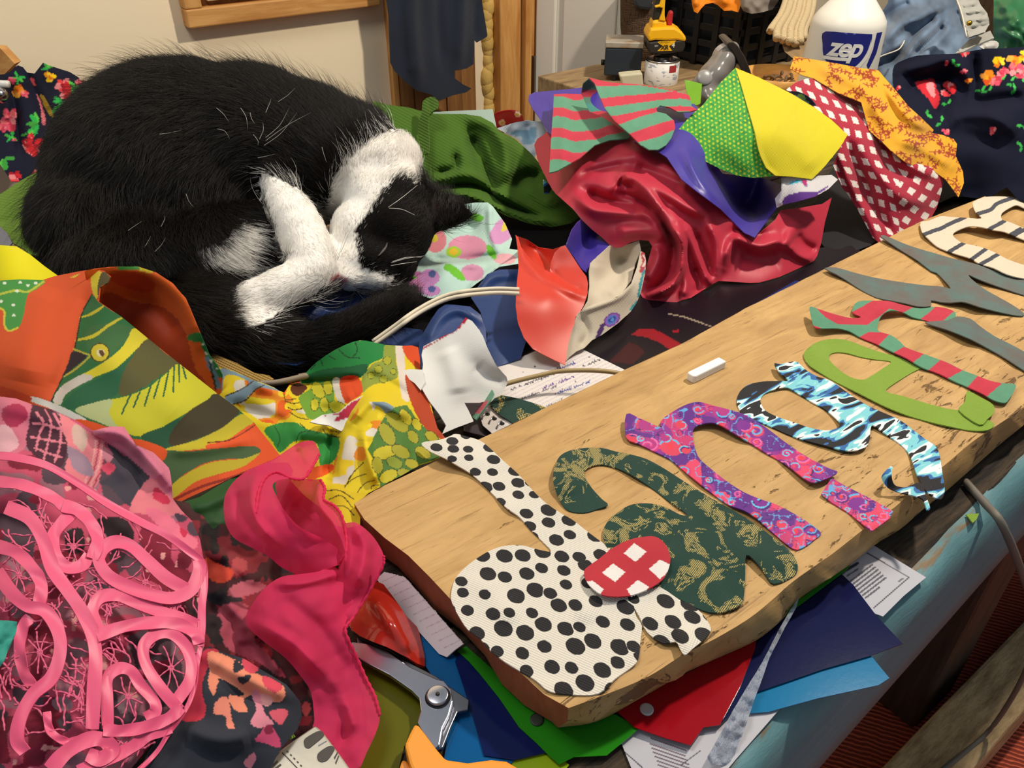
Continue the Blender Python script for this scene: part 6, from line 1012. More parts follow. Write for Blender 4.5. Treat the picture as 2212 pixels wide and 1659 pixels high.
# spiral notebook
nb = empty('spiral_notebook', at(1220, 850, .1)); tag(nb, 'spiral notebook with handwritten lined page under the board', 'notebook')
def nbpaint(p):
    p.c[:] = hexc('#dcd5d0')
    for i in range(16):
        a = e3(1080, 920 + i * 34)[0]; p.line([a + (0, 60), a + (300, -90)], .6, '#b9b4c4', 0)
    r = random.Random(9)
    def scrib(x0, y0, n, c, sc=1.0):
        x, y = x0, y0
        for k in range(n):
            pts = [(x, y), (x + 7 * sc, y - 16 * sc), (x + 12 * sc, y - 4 * sc + r.uniform(-6, 6)), (x + 18 * sc, y - 12 * sc), (x + 22 * sc, y - 6 * sc)]
            p.line(e3(*np.array(pts).ravel()), .75, c); x += r.uniform(20, 26) * sc; y -= 8.5 * sc
            if r.random() < .25: p.line(e3(x, y + 4, x + 4, y - 26), .75, c, 0)
            if r.random() < .15: x += 24; y -= 9
    scrib(1500, 985, 10, '#3a3f8c'); scrib(1810, 925, 5, '#4a4a55', 1.2); scrib(1200, 1120, 14, '#55505a'); scrib(1470, 1110, 9, '#6a4a90', 1.2); scrib(1290, 1200, 12, '#6a6570'); scrib(1600, 1150, 12, '#4a5aa0', .8); scrib(1500, 1265, 8, '#6a6570', .8)
    for x, y in ((1870, 838), (1405, 918), (1305, 965), (1580, 1150), (1462, 1030), (1750, 1045)): p.disc(*e3(x, y)[0], 1.7, '#2a2428')
    return p
adopt(cloth('page', None, [patch(e3(1040, 940, 1280, 840, 1420, 780, 1800, 765, 2180, 950, 2300, 1000, 1600, 1330, 1300, 1480, 1100, 1540, 960, 1420, 930, 1320, 1000, 1230), [(1080, 790, .9), (1300, 760, .9), (1340, 810, .9), (1100, 930, .9)], s=2.2)], m_paper, paint=nbpaint, th=.0006, parent=nb), nb)
adopt(cloth('cover', None, [patch(e3(760, 1240, 900, 1230, 1000, 1250, 1060, 940, 1280, 840, 1420, 780, 1800, 765, 2180, 950, 2300, 1000, 1600, 1330, 1300, 1490, 1100, 1560, 960, 1520, 800, 1480), [(1080, 790, .25), (1300, 760, .25), (1340, 810, .25), (1100, 930, .25)], s=12)], solid('cover_dark', '#3a3036', .6), th=.004, parent=nb), nb)
m_ring = solid('ring_steel', '#b9b9bc', .25, 1)
for x, y in ((950, 1390), (1010, 1428), (1075, 1470)):
    p0 = e3(x, y)[0]; c0_ = at(p0[0], p0[1], .7); u = at(p0[0] + 12, p0[1] - 16, .7) - c0_
    ang = np.linspace(-.2, math.pi + .3, 16); tube('ring', np.array([c0_ + u * (1 - math.cos(a)) * .55 + np.array([0, 0, .005]) * math.sin(a) for a in ang]), .0008, m_ring, nb, 6)
    q = at(p0[0] + 13, p0[1] - 17, .97); bm = bmesh.new(); lathe(bm, [(0, 0), (.002, 0), (.002, .0003), (0, .0003)], 12, Matrix.Translation(q)); bm_obj('punch_hole', bm, m_dark, nb)
cloth('brocade_scrap', 'dark green brocade scrap lying on the notebook', [patch(e3(1010, 1240, 1060, 1190, 1120, 1162, 1260, 1190, 1400, 1232, 1515, 1272, 1380, 1332, 1220, 1402, 1110, 1335), [(1070, 870, 1.15), (1180, 880, 1.1), (1110, 910, 1.1)], s=5)], m_brocade, 'fabric scrap', .0009)
cloth('striped_snippet', 'narrow red and green striped snippet leaning on the white scrap', [patch(e3(868, 1345, 960, 1225, 1040, 1115, 1056, 1150, 1030, 1205, 905, 1372), [(1022, 902, 1.6), (1065, 845, 3.6), (1045, 870, 2.6)], s=3)], m_fleece, 'fabric scrap', .001, lambda p: (p.c.__setitem__(slice(None), hexc(GRN)), p.poly(e3(890, 1290, 940, 1220, 1010, 1210, 950, 1310, 920, 1330), RED), p)[-1])
# white scrap with red edge
w1 = patch(e3(455, 745, 520, 710, 640, 650, 720, 620, 770, 560, 812, 498, 870, 530, 910, 580, 960, 655, 1000, 760, 1060, 880, 1080, 912, 1160, 1000, 1172, 1050, 1130, 1130, 1040, 1200, 930, 1226, 800, 1226, 835, 1290, 880, 1385, 730, 1440, 612, 1492, 645, 1420, 590, 1330, 500, 1210, 430, 1090, 445, 945, 450, 900, 438, 820), [(915, 750, 6.2), (960, 718, 7.4), (1005, 687, 8.4), (1050, 750, 6.8), (1075, 790, 5.2), (1095, 825, 3.4), (1060, 865, 2.6), (1000, 870, 3.2), (1020, 910, 2.0), (955, 935, 2.4), (920, 850, 4.6), (970, 800, 5.4), (1010, 780, 5.8)], [(e3(640, 760, 720, 950, 760, 1150), 22, .5), (e3(900, 900, 1000, 1000, 1140, 1040), 14, -.4)], s=4)
w2 = patch(e3(445, 945, 330, 940, 200, 990, 80, 1090, 0, 1180, -70, 1250, -40, 1290, 20, 1210, 130, 1150, 250, 1062, 310, 1012, 380, 1060, 430, 1120, 470, 1050), [(905, 800, 5.6), (860, 808, 5.2), (820, 838, 4.4), (785, 875, 4.8), (800, 870, 4.6), (900, 830, 5)], s=4)
def wpaint(p):
    p.c[:] = hexc('#eae9e6'); p.poly(e3(445, 760, 640, 645, 820, 490, 840, 500, 770, 590, 650, 655, 560, 710, 450, 770), '#b3223a'); p.poly(e3(0, 1160, -80, 1250, -40, 1300, 30, 1210, 60, 1160), '#b3223a'); return p
w3 = patch(d4(1090, 800, 1190, 742, 1330, 720, 1420, 640, 1560, 565, 1640, 545, 1560, 610, 1460, 700, 1420, 770, 1370, 850, 1350, 875, 1250, 830, 1150, 815), [(670, 912, 5.6), (740, 890, 5.8), (800, 850, 6), (740, 930, 5), (700, 905, 5.2)], s=4)
def wall_(p): wpaint(p); p.poly(d4(1200, 750, 1330, 725, 1420, 640, 1560, 570, 1600, 565, 1470, 700, 1400, 770, 1290, 800, 1330, 740), '#b02c46'); return p
cloth('white_scrap', 'stiff white cut out scrap with a red torn edge standing by the notebook', [w1, w2, w3], fabric('white_felt', None, .9, .1, fuzz=300, wb=.3, transl=.1, var=.03), 'fabric scrap', .0011, wall_)
# dark shiny folder behind the board
def dkp(p):
    p.c[:] = hexc('#140c16'); p.poly(d7(0, 1070, 150, 1070, 300, 1150, 420, 1220, 340, 1300, 200, 1200, 60, 1150, -80, 1130), '#8e1420'); p.poly(d7(330, 1085, 390, 1075, 400, 1105, 340, 1110), '#8e1420'); p.poly(d7(1100, 850, 1400, 680, 1560, 590, 1610, 590, 1560, 640, 1300, 800, 1100, 900), '#22306f'); p.line(d7(300, 920, 450, 950, 730, 1050), 1.3, '#9a8a78', 0)
    p.poly(d7(-300, 1400, -100, 1200, 0, 1240, 60, 1300, -60, 1420), '#3c1016'); return p
cloth('dark_folder', 'glossy black folder with a red band lying behind the board', [patch(Q('P', 1200, 740, 1290, 600, 1400, 600, 1760, 540, 1850, 520, 1860, 555, 1790, 595, 1600, 700, 1480, 770, 1345, 830, 1260, 790), [(1250, 740, .5), (1500, 680, .5), (1800, 560, .5)], s=3)], fabric('dark_gloss', None, .35, 0, wb=0, spec=.25, var=.1), 'folder', .002, dkp)

# ============================================================ background things
def vpt(px, D):                             # pixels onto an upright plane facing the camera at horizontal distance D
    px = np.asarray(px, float); d = ray(px[:, 0], px[:, 1]); t = D / (d @ HV); return CAM + d * t[:, None]
def vprism(name, px, D, th, mat, parent=None, bevel=0, smooth=False):
    p = vpt(px, D); q = p + HV * th; n = len(p); bm = bmesh.new()
    a = [bm.verts.new(v) for v in p]; b = [bm.verts.new(v) for v in q]
    fs = [bm.faces.new((a[i], a[(i + 1) % n], b[(i + 1) % n], b[i])) for i in range(n)] + [bm.faces.new(a[::-1]), bm.faces.new(b)]
    bmesh.ops.recalc_face_normals(bm, faces=fs); return bm_obj(name, bm, mat, parent, smooth, bevel)
def tY(px, py, Y): return float(Y / ray(px, py)[1])
# navy garment on a peg
gar = Q('A1', 240, -330, 420, -380, 700, -380, 860, -330, 890, 0, 905, 100, 925, 225, 920, 236, 858, 272, 842, 250, 840, 330, 836, 410, 790, 438, 716, 450, 716, 500, 770, 540, 822, 565, 790, 590, 700, 610, 620, 642, 560, 602, 480, 580, 400, 522, 330, 452, 306, 400, 300, 250, 295, 100, 280, 0)
cs = [(x, y, tY(x, y, 1.66 - .01 * ((x // 40) % 2)), 'd') for x in (820, 880, 930, 980, 1040) for y in (-100, 0, 120, 200)]
m_navyg = fabric('navy_wool', '#262d3c', .9, .2, weave=260, wb=.3)
tag(thick(mesh_obj('hanging_garment', *(lambda q: (q[1], q[2]))(patch(gar, cs, [(a1(620, -300, 615, 100, 640, 430), 10, -1.2), (a1(450, -300, 440, 100, 480, 540), 16, 2.5), (a1(760, -300, 760, 100, 740, 420), 14, 2.0), (a1(860, 0, 850, 130, 850, 250), 6, -.8)], s=8)), m_navyg, uv=None), .003, 0), 'dark navy garment hanging in front of brown planks on the wall', 'garment')
pgp = vpt(Q('P', 945, -110), 1.9)[0]; pk = aty(945, -100, YW - .09); pk2 = aty(945, -100, YW)
tag(tube('wall_peg', [pk, pk * .5 + pk2 * .5, (pk2[0], YW - .001, pk[2])], .008, m_pine, n=12), 'wooden wall peg carrying the navy garment', 'peg')
# wooden rail with floral dress at the far left
m_redw = wood('red_wood', '#7a3f26', '#552817', (1, 8, 8))
cr = empty('wooden_chair', (.03, 1.36, 0)); tag(cr, 'red brown wooden chair behind the cat under a floral dress', 'chair')
RZ = 0.99
pa = atd(192, 195, 1.42); xr = float(pa[0]); yr = float(pa[1]); zr = float(pa[2])
yr = max(yr, 1.47)
pieces('back_rail', [((xr - .46, yr, zr - .05), (xr + .014, yr + .03, zr + .008))], m_redw, .005, parent=cr)
for x in (xr - .43, xr - .012): pieces('leg', [((x - .018, yr, .012), (x + .018, yr + .035, zr + .012))], m_redw, .005, parent=cr)
pieces('seat', [((xr - .46, yr - .004, .42), (xr + .01, yr + .24, .45))], m_redw, .006, parent=cr)
for x in (xr - .43, xr - .012): pieces('leg', [((x - .018, yr + .2, .012), (x + .018, yr + .235, .42))], m_redw, .005, parent=cr)
fo2 = Q('D6', -480, 150, -250, 110, -60, 130, 20, 130, 130, 72, 165, 85, 195, 122, 250, 130, 310, 53, 345, 70, 420, 95, 500, 120, 565, 160, 610, 240, 650, 400, 600, 650, 420, 850, 250, 890, 180, 905, 80, 905, 55, 860, 0, 780, -60, 770, -480, 800)
def fl2(p):
    p.c[:] = hexc('#1a1d31'); Dq = lambda x, y: Q('D6', x, y)[0]
    fl = [(*Dq(450, 340), 14, 'g'), (*Dq(270, 490), 16, 'g'), (*Dq(200, 560), 10, 'g'), (*Dq(410, 360), 14, 'g'), (*Dq(540, 220), 12, 'g'), (*Dq(350, 95), 10, 'g'), (*Dq(30, 740), 16, 'g'), (*Dq(80, 580), 10, 'g'), (*Dq(130, 160), 10, 'g'), (*Dq(445, 215), 19, 'r'), (*Dq(470, 285), 15, 'r'), (*Dq(255, 655), 27, 'r'), (*Dq(220, 600), 14, 'r'), (*Dq(125, 255), 18, 'o'), (*Dq(180, 280), 9, 'p'), (*Dq(65, 420), 17, 'p'), (*Dq(70, 490), 19, 'p'), (*Dq(20, 520), 11, 'p'), (*Dq(120, 870), 17, 'r'), (*Dq(355, 150), 13, 'y'), (*Dq(560, 190), 9, 'p'), (*Dq(85, 185), 10, 'p'), (*Dq(250, 840), 8, 'r'), (*Dq(98, 605), 5, 'p'), (-30, 220, 18, 'r'), (-90, 300, 22, 'r'), (-60, 190, 12, 'g'), (-110, 220, 15, 'o'), (-50, 330, 14, 'p'), (-70, 270, 12, 'g')]
    flowers(p, fl); p.poly(Q('D6', 290, 290, 320, 300, 400, 450, 410, 470, 385, 460, 330, 380), '#b8932e', 1); p.poly(Q('D6', 262, 280, 285, 300, 325, 430, 325, 500, 300, 480, 290, 370), '#d8707a', 1); p.poly(Q('D6', 220, 165, 240, 165, 260, 215, 235, 205), '#d8505a', 1); return p
cloth('floral_dress', 'navy dress with red roses hung over the chair at the left', [patch(fo2, [(-140, 170, 1.34, 'd'), (-140, 350, 1.22, 'd'), (0, 160, 1.36, 'd'), (40, 145, 1.38, 'd'), (95, 140, 1.38, 'd'), (170, 165, 1.38, 'd'), (190, 240, 1.34, 'd'), (0, 350, 1.22, 'd'), (60, 390, 1.2, 'd'), (130, 370, 1.22, 'd'), (100, 250, 1.3, 'd')], [(Q('D6', 60, 190, 110, 400, 150, 700), 11, -2.5), (Q('D6', 190, 125, 250, 260, 330, 450), 12, -2), (Q('D6', 320, 70, 420, 200, 400, 400), 20, 2), (Q('D6', 30, 200, 60, 480), 14, 2)], s=3)], m_crepe, 'dress', .0012, fl2)
wk = empty('white_hook', atd(0, 190, 1.2)); tag(wk, 'white enamelled metal fitting at the left picture border', 'fitting')
wm = solid('enamel', '#e4e2de', .3)
tube('rod', [atd(-40, 180, 1.25), atd(0, 181, 1.25), atd(19, 182, 1.25)], .0055, wm, wk, 10)
bm = bmesh.new(); bmesh.ops.create_uvsphere(bm, u_segments=20, v_segments=12, radius=.013, matrix=Matrix.Translation(atd(-2, 205, 1.25))); bm_obj('knob', bm, solid('chrome', '#b9b9bd', .2, 1), wk, True)
tb_ = Q('P', -40, 100, 0, 104, 32, 138, 10, 160, -40, 165); tag(vprism('leaning_board', tb_, 1.36, .02, m_pineh), 'pale pine board end behind the rose dress', 'board')

# spray bottle
bc_ = atd(1819, 112, 1.33); bx, by_ = float(bc_[0]), float(bc_[1])
bt = empty('spray_bottle', (bx, by_, T)); tag(bt, 'white translucent plastic bottle with blue shield label', 'bottle')
gm_ = G('bottle_plastic'); gm_.col('#e9e6dc').set(Roughness=.35); gm_.b.inputs['Subsurface Weight'].default_value = .3; gm_.b.inputs['Subsurface Radius'].default_value = (.02, .02, .02)
bm = bmesh.new(); lathe(bm, [(0, 0), (.056, 0), (.061, .004), (.0625, .05), (.0615, .12), (.060, .160), (.0595, .180), (.058, .188), (.050, .200), (.036, .216), (.028, .226), (.022, .232), (.022, .25), (0, .25)], 64, Matrix.Translation((bx, by_, T)))
bm_obj('bottle_body', bm, gm_.m, bt, True)
bm = bmesh.new(); lathe(bm, [(0, .25), (.019, .25), (.019, .262), (0, .262)], 32, Matrix.Translation((bx, by_, T))); bm_obj('cap', bm, wm, bt, True, .001)
fa = math.atan2(-by_, -bx)                  # the label faces the camera, a little to the right
def wrap(pts, r): return [(bx + r * math.cos(fa + p[0] / .061), by_ + r * math.sin(fa + p[0] / .061), T + p[1]) for p in pts]
def decal(name, outl, mat, r=.0621, s=.004, sm=0, par=None):
    ou = smooth_closed(outl, sm) if sm else np.asarray(outl); v, f = fill(ou * 1000, (), s * 1000); v /= 1000
    rr = np.interp(v[:, 1], [0, .05, .12, .16, .18], [.061, .0625, .0615, .060, .0595]) + (r - .0615)
    P = np.array([(bx + a * math.cos(fa + p[0] / .061), by_ + a * math.sin(fa + p[0] / .061), T + p[1]) for p, a in zip(v, rr)])
    o = mesh_obj(name, P, f[:, ::-1], mat); adopt(o, par or bt); return o
m_lb = solid('label_blue', '#20267e', .45); m_lw = solid('label_white', '#eeece6', .5)
lab = decal('label', np.array([(-.034, .176), (.042, .176), (.044, .168), (.040, .147), (.028, .130), (.010, .121), (-.010, .124), (-.026, .137), (-.034, .155)]), m_lb, .0618, sm=4)
arc = [(.043 + .006 * 0, .151), (.0465, .140), (.042, .118), (.029, .100), (.010, .090), (-.012, .092)]
decal('label_ring', np.array([(.043, .177), (.050, .177), (.0495, .161), (.044, .139), (.031, .122), (.012, .1125), (-.012, .1155), (-.028, .129), (-.026, .133), (-.010, .121), (.010, .1175), (.028, .127), (.041, .145), (.0455, .165)]), m_lw, .0621, .003, par=lab)
decal('label_edge', np.array([(.053, .177), (.068, .177), (.064, .145), (.052, .121), (.046, .129), (.053, .153)]), m_lb, .0618, par=lab)
tc = bpy.data.curves.new('lettering', 'FONT'); tc.body = 'zep'; tc.size = .040; tc.shear = .22; tc.offset = .0011; tc.space_character = .92; tc.align_x = 'CENTER'
to_ = bpy.data.objects.new('lettering_tmp', tc); COL.objects.link(to_); bpy.context.view_layer.update()
me = bpy.data.meshes.new_from_object(to_.evaluated_get(bpy.context.evaluated_depsgraph_get())); bpy.data.objects.remove(to_)
bm = bmesh.new(); bm.from_mesh(me); bmesh.ops.subdivide_edges(bm, edges=[e for e in bm.edges if e.calc_length() > .004], cuts=2)
for v in bm.verts:
    x, y = v.co.x + .004, v.co.y + .1425; rr = float(np.interp(y, [.05, .12, .16, .18], [.0625, .0615, .060, .0595])) + .0009; v.co = (bx + rr * math.cos(fa + x / .061), by_ + rr * math.sin(fa + x / .061), T + y)
bm_obj('lettering', bm, m_lw, lab)
decal('lettering_bar', np.array([(-.029, .1355), (.015, .1355), (.013, .1405), (-.027, .1405)]), m_lw, .0624, .003, par=lab)
# jeans
def jp(p):
    p.c[:] = hexc('#4a5c74'); n1 = vnoise(p.p, 30, 41); n2 = vnoise(p.p, 9, 42); w_ = np.clip(n1 * 1.6 + n2 * .4 + .5, 0, 1)[:, None]; p.c[:] = np.array(hexc('#7388a2')) * (1 - w_) + np.array(hexc('#3c4c62')) * w_; return p
jo = e4(640, 1150, 600, 900, 610, 720, 630, 600, 660, 420, 690, 300, 720, 150, 800, 40, 850, -150, 1500, -150, 1530, 20, 1590, 150, 1650, 380, 1900, 385, 1900, 430, 1960, 470, 2000, 800, 1900, 1150, 1300, 1200)
jn = cloth('jeans', 'crumpled faded blue jeans behind the white bottle', [patch(jo, [(1880, 140, 1.45, 'd'), (1900, 30, 1.56, 'd'), (1940, -20, 1.6, 'd'), (2060, -20, 1.64, 'd'), (1960, 120, 1.43, 'd'), (2060, 110, 1.48, 'd'), (2140, 85, 1.52, 'd'), (2000, 60, 1.5, 'd'), (1925, 170, 1.38, 'd'), (1890, 235, 1.36, 'd'), (2020, 240, 1.38, 'd'), (2150, 230, 1.42, 'd')],
      [(e4(700, 560, 900, 280, 1150, 160, 1400, 30), 13, 5), (e4(640, 640, 850, 500, 980, 420), 8, 3), (e4(760, 680, 950, 560, 1080, 380, 1350, 160), 11, -6), (e4(960, 620, 1100, 420, 1300, 220, 1400, 170), 10, 5), (e4(1060, 590, 1250, 430, 1400, 260), 9, -5), (e4(1150, 570, 1330, 380, 1480, 190), 11, 2.5), (e4(760, 200, 900, 100, 1050, 30), 12, -3), (e4(1500, 100, 1560, 250, 1640, 400), 8, -3)], s=3, wrinkle=[(.5, 22)])], m_print, 'jeans', .002, jp)
def on_patch(px, t, r, name, mat, par, n=6):
    c = smooth_open(px, 6); return tube(name, atd(c[:, 0], c[:, 1], np.interp(np.linspace(0, 1, len(c)), np.linspace(0, 1, len(t)), t)), r, mat, par, n)
m_st = solid('stitching', '#cfc9bb', .7)
on_patch(e4(640, 640, 740, 580, 900, 520, 950, 470, 975, 420), [1.34, 1.34, 1.35, 1.37], .0012, 'seam', m_st, jn)
# waistband with rivet
wbp = patch(e4(1495, -60, 1700, -60, 1760, 60, 1830, 150, 1850, 260, 1800, 340, 1640, 392, 1600, 300, 1560, 160), [(2070, 0, 1.36, 'd'), (2120, 20, 1.36, 'd'), (2135, 60, 1.34, 'd'), (2095, 80, 1.32, 'd'), (2080, 40, 1.34, 'd')], [(e4(1580, 60, 1700, 40), 4, .8), (e4(1600, 130, 1780, 110), 4, .8), (e4(1620, 220, 1830, 190), 4, .8), (e4(1640, 310, 1830, 270), 5, -.8)], s=3, wrinkle=[(.8, 9)])
adopt(cloth('waistband', None, [wbp], fabric('denim_pale', '#a3a29b', .9, .1, weave=300), th=.003, parent=jn), jn)
on_patch(e4(1510, -20, 1570, 150, 1620, 380), [1.345, 1.335, 1.31], .0012, 'seam', m_st, jn)
bm = bmesh.new(); bmesh.ops.create_uvsphere(bm, u_segments=12, v_segments=8, radius=.0045, matrix=Matrix.Translation(atd(2094, 50, 1.315))); bm_obj('rivet', bm, solid('brass', '#c9a23a', .3, 1), jn, True)
cloth('denim_band', 'folded pale denim waistband strip beneath the jeans', [patch(e4(1640, 420, 1860, 325, 1900, 400, 1700, 480, 1580, 545, 1500, 560), [(2100, 90, 1.36, 'd'), (2145, 72, 1.38, 'd'), (2080, 112, 1.33, 'd')], s=4)], bpy.data.materials['denim_pale'], 'fabric', .003)
cloth('grey_pouch', 'small pale grey round pouch under the denim waistband', [patch(e4(1750, 490, 1830, 440, 1900, 425, 1945, 450, 1930, 500, 1850, 520), [(2120, 100, 1.34, 'd'), (2150, 92, 1.35, 'd'), (2140, 106, 1.34, 'd')], [(e4(1800, 480, 1920, 460), 7, 1.2)], s=4, sm=2)], solid('pouch_grey', '#bdbab4', .4), 'pouch', .002)
# green bag
cloth('green_bag', 'bulging dark green plastic bag at the top right corner', [patch(e4(1890, -320, 1900, 60, 1895, 260, 1900, 380, 1930, 600, 2000, 900, 2150, 1150, 2700, 1180, 2950, 900, 2980, 300, 2800, -320), [(2150, 0, 1.48, 'd'), (2148, 70, 1.46, 'd'), (2165, 102, 1.44, 'd'), (2230, 104, 1.42, 'd'), (2230, 0, 1.44, 'd'), (2190, 50, 1.40, 'd'), (2200, 235, 1.44, 'd'), (2300, 240, 1.46, 'd'), (2360, 100, 1.56, 'd'), (2350, -40, 1.56, 'd'), (2270, 100, 1.41, 'd')], [(e4(1960, 300, 2100, 380, 2212, 420), 9, 1.2), (e4(2000, 50, 2080, 200), 10, .8)], s=4, wrinkle=[(1.2, 14)])], solid('bag_green', '#2f6b45', .35), 'bag', .001)
# rope hank
rh = empty('rope_hank', atd(1690, 80, 1.5)); tag(rh, 'hank of thick cream rope hanging beside the white bottle', 'rope')
m_rope = (lambda g: (g.col('#cdb78f').set(Roughness=.9), g.bump(g.n('TexWave', {'Vector': g.uv(kind='Object'), 'Scale': 130.0, 'Distortion': 4.0}).outputs[1], .6, .002), g.m)[-1])(G('rope'))
tops = np.linspace(1700, 1758, 7); bots = [1664, 1678, 1692, 1706, 1718, 1728, 1736]; by2 = [68, 84, 88, 92, 96, 92, 84]
for k in range(7):
    c = smooth_open([(tops[k] - 4, -160), (tops[k] - 3, -110), (tops[k] - 2, -60), (tops[k], -10), (tops[k] * .6 + bots[k] * .4 + 2, 30), (bots[k] + 2, 62), (bots[k], by2[k])], 6)
    tube('strand', atd(c[:, 0], c[:, 1], np.interp(c[:, 1], [-160, -60, 100], [1.70, 1.58, 1.50]) - .006 * (k % 2)), np.interp(np.linspace(0, 1, len(c)), [0, .6, 1], [.0062, .0072, .0078]), m_rope, rh, 8)
cloth('paper_bag', 'brown crumpled paper bag below the rope hank', [patch(a2(640, 270, 800, 240, 790, 385, 720, 380, 660, 330), [(1690, 92, 1.53, 'd'), (1738, 84, 1.53, 'd'), (1715, 128, 1.5, 'd')], s=5, wrinkle=[(1, 12)])], solid('kraft', '#8d7350', .8), 'paper bag', .001)
# crate
m_crate = solid('crate_black', '#17171a', .45)
k0 = at(1583, 160, 0); X0, Y0 = float(k0[0]), float(k0[1]); X0 = max(X0, 1.37)
ct = empty('plastic_crate', (X0 + .13, Y0 + .12, T)); tag(ct, 'black slatted plastic crate behind the clothes iron', 'crate')
LX, LY, HZ = .26, .24, .26
for z in np.arange(.008, HZ, .034):
    pieces('slat', [((X0, Y0, T + z), (X0 + .006, Y0 + LY, T + z + .014))], m_crate, .001, parent=ct); pieces('slat', [((X0 + .006, Y0, T + z), (X0 + LX, Y0 + .006, T + z + .014))], m_crate, .001, parent=ct)
for y in np.linspace(0, LY - .016, 5): pieces('post', [((X0 - .003, Y0 + y, T), (X0 + .009, Y0 + y + .016, T + HZ))], m_crate, .001, parent=ct)
for x in np.linspace(.02, LX - .016, 5): pieces('post', [((X0 + x, Y0 - .003, T), (X0 + x + .016, Y0 + .009, T + HZ))], m_crate, .001, parent=ct)
pieces('back_wall', [((X0 + .012, Y0 + LY - .006, T), (X0 + LX, Y0 + LY, T + HZ)), ((X0 + LX - .006, Y0 + .012, T), (X0 + LX, Y0 + LY, T + HZ)), ((X0 + .012, Y0 + .012, T), (X0 + LX, Y0 + LY, T + .006))], m_crate, parent=ct)
m_or = fabric('orange_nylon', '#f08a12', .5, .1)
tO = lambda px, py, off=0: float((X0 - .01 + off) / ray(px, py)[0])
cloth('orange_cloth', 'bright orange cloth hanging over the crate rim', [patch(e2(915, -640, 925, -150, 945, -20, 955, 60, 970, 110, 1005, 128, 1040, 80, 1080, 40, 1150, 28, 1200, 50, 1260, 105, 1330, 100, 1392, 118, 1420, 40, 1440, -150, 1440, -640), [(x, y, d_, 'd') for x, d_ in ((1490, 1.70), (1540, 1.665), (1590, 1.63)) for y in (-140, -30, 0, 25)], [(e2(970, -100, 985, 60), 9, 1.5), (e2(1270, -100, 1250, 50), 12, 1.8), (e2(1110, -100, 1120, 20), 12, -1.5)], s=5)], m_or, 'fabric', .001)
cloth('grey_bundle', 'grey speckled fabric bundle on the crate beside the orange cloth', [patch(e2(1400, -640, 1400, -150, 1420, 60, 1440, 105, 1520, 132, 1620, 118, 1720, 90, 1780, 0, 1800, -150, 1780, -640), [(1600, 0, 1.62, 'd'), (1620, 28, 1.61, 'd'), (1680, 0, 1.65, 'd'), (1640, 0, 1.60, 'd'), (1620, -140, 1.66, 'd'), (1670, -140, 1.68, 'd')], s=4, wrinkle=[(2, 14)])], fabric('grey_tweed', '#8f857a', .95, .2, var=.5), 'fabric', .001)
# black box with a grey metal lid
Db = 1.77
bxr = empty('battery_box', vpt(Q('P', 1340, 165), Db)[0]); tag(bxr, 'small dark blue box with worn grey lid on two feet', 'box')
m_bb = solid('box_blue', '#222d38', .5); m_lid = (lambda g: (g.col(g.mix(g.step(g.noise(g.uv(kind='Object'), 22, 3), .5, .66), '#b8b2a4', '#a8794a')).set(Roughness=.4, Metallic=.4), g.m)[-1])(G('worn_lid'))
p0 = at(1304, 168, 0); 
Mx = frame((float(vpt(Q('P', 1304, 165), Db)[0][0]), float(vpt(Q('P', 1304, 165), Db)[0][1]), T), tuple(RV * .97 - HV * .12), (0, 0, 1))
def bbox(name, lo, hi, m, bv=.002):
    bm = bmesh.new(); box(bm, [(a + b) / 2 for a, b in zip(lo, hi)], [b - a for a, b in zip(lo, hi)], Mx); return bm_obj(name, bm, m, bxr, bevel=bv)
bbox('box_body', (0, 0, .012), (.078, .075, .068), m_bb, .003); bbox('lid', (-.001, -.002, .0685), (.080, .078, .080), m_lid, .002); bbox('foot', (.018, .005, 0), (.026, .013, .012), m_crate, .001); bbox('foot', (.062, .005, 0), (.070, .013, .012), m_crate, .001); bbox('foot', (.04, .06, 0), (.05, .07, .012), m_crate, .001)
bm = bmesh.new(); lathe(bm, [(0, 0), (.006, 0), (.006, .008), (0, .008)], 16, Mx @ Matrix.Translation((0, .03, .032)) @ Matrix.Rotation(-math.pi / 2, 4, 'Y')); bm_obj('side_knob', bm, m_crate, bxr, True)
tag(vprism('plastic_tray', Q('P', 1338, 163, 1388, 158, 1390, 186, 1345, 187), 1.66, .03, solid('tray_grey', '#c9c4a8', .4), bevel=.003), 'small grey and yellow plastic tray in front of the blue box', 'tray')
# tin and cordless drill
cc = at(1427, 186, 0); cxx, cyy = float(cc[0]) + .02, float(cc[1]) + .02
tin = empty('tin_can', (cxx, cyy, T)); tag(tin, 'white labelled tin can with metal lid under the cordless drill', 'can')
bm = bmesh.new(); lathe(bm, [(0, 0), (.0355, 0), (.036, .001), (.036, .046), (0, .046)], 40, Matrix.Translation((cxx, cyy, T)))
gl_ = G('tin_label'); gl_.col(gl_.mix(gl_.step(gl_.noise(gl_.uv((1, 1, 3), kind='Object'), 60, 2), .58, .62), '#dedcd8', '#9aa0a8')).set(Roughness=.5); bm_obj('can_body', bm, gl_.m, tin, True); canb = bpy.data.objects['can_body']
bm = bmesh.new(); lathe(bm, [(0, .0462), (.0362, .0462), (.0362, .0495), (.033, .0495), (.0325, .048), (.02, .048), (.02, .054), (.012, .056), (0, .056)], 40, Matrix.Translation((cxx, cyy, T))); bm_obj('can_lid', bm, m_ring, tin, True)
fa2 = math.atan2(-cyy, -cxx); bm = bmesh.new()
vs = [[bm.verts.new((cxx + .0363 * math.cos(fa2 + a), cyy + .0363 * math.sin(fa2 + a), T + z)) for a in np.linspace(.45, .95, 6)] for z in (.028, .042)]
for i in range(5): bm.faces.new((vs[0][i], vs[0][i + 1], vs[1][i + 1], vs[1][i]))
bm_obj('red_mark', bm, solid('mark_red', '#a8323a', .5), canb)
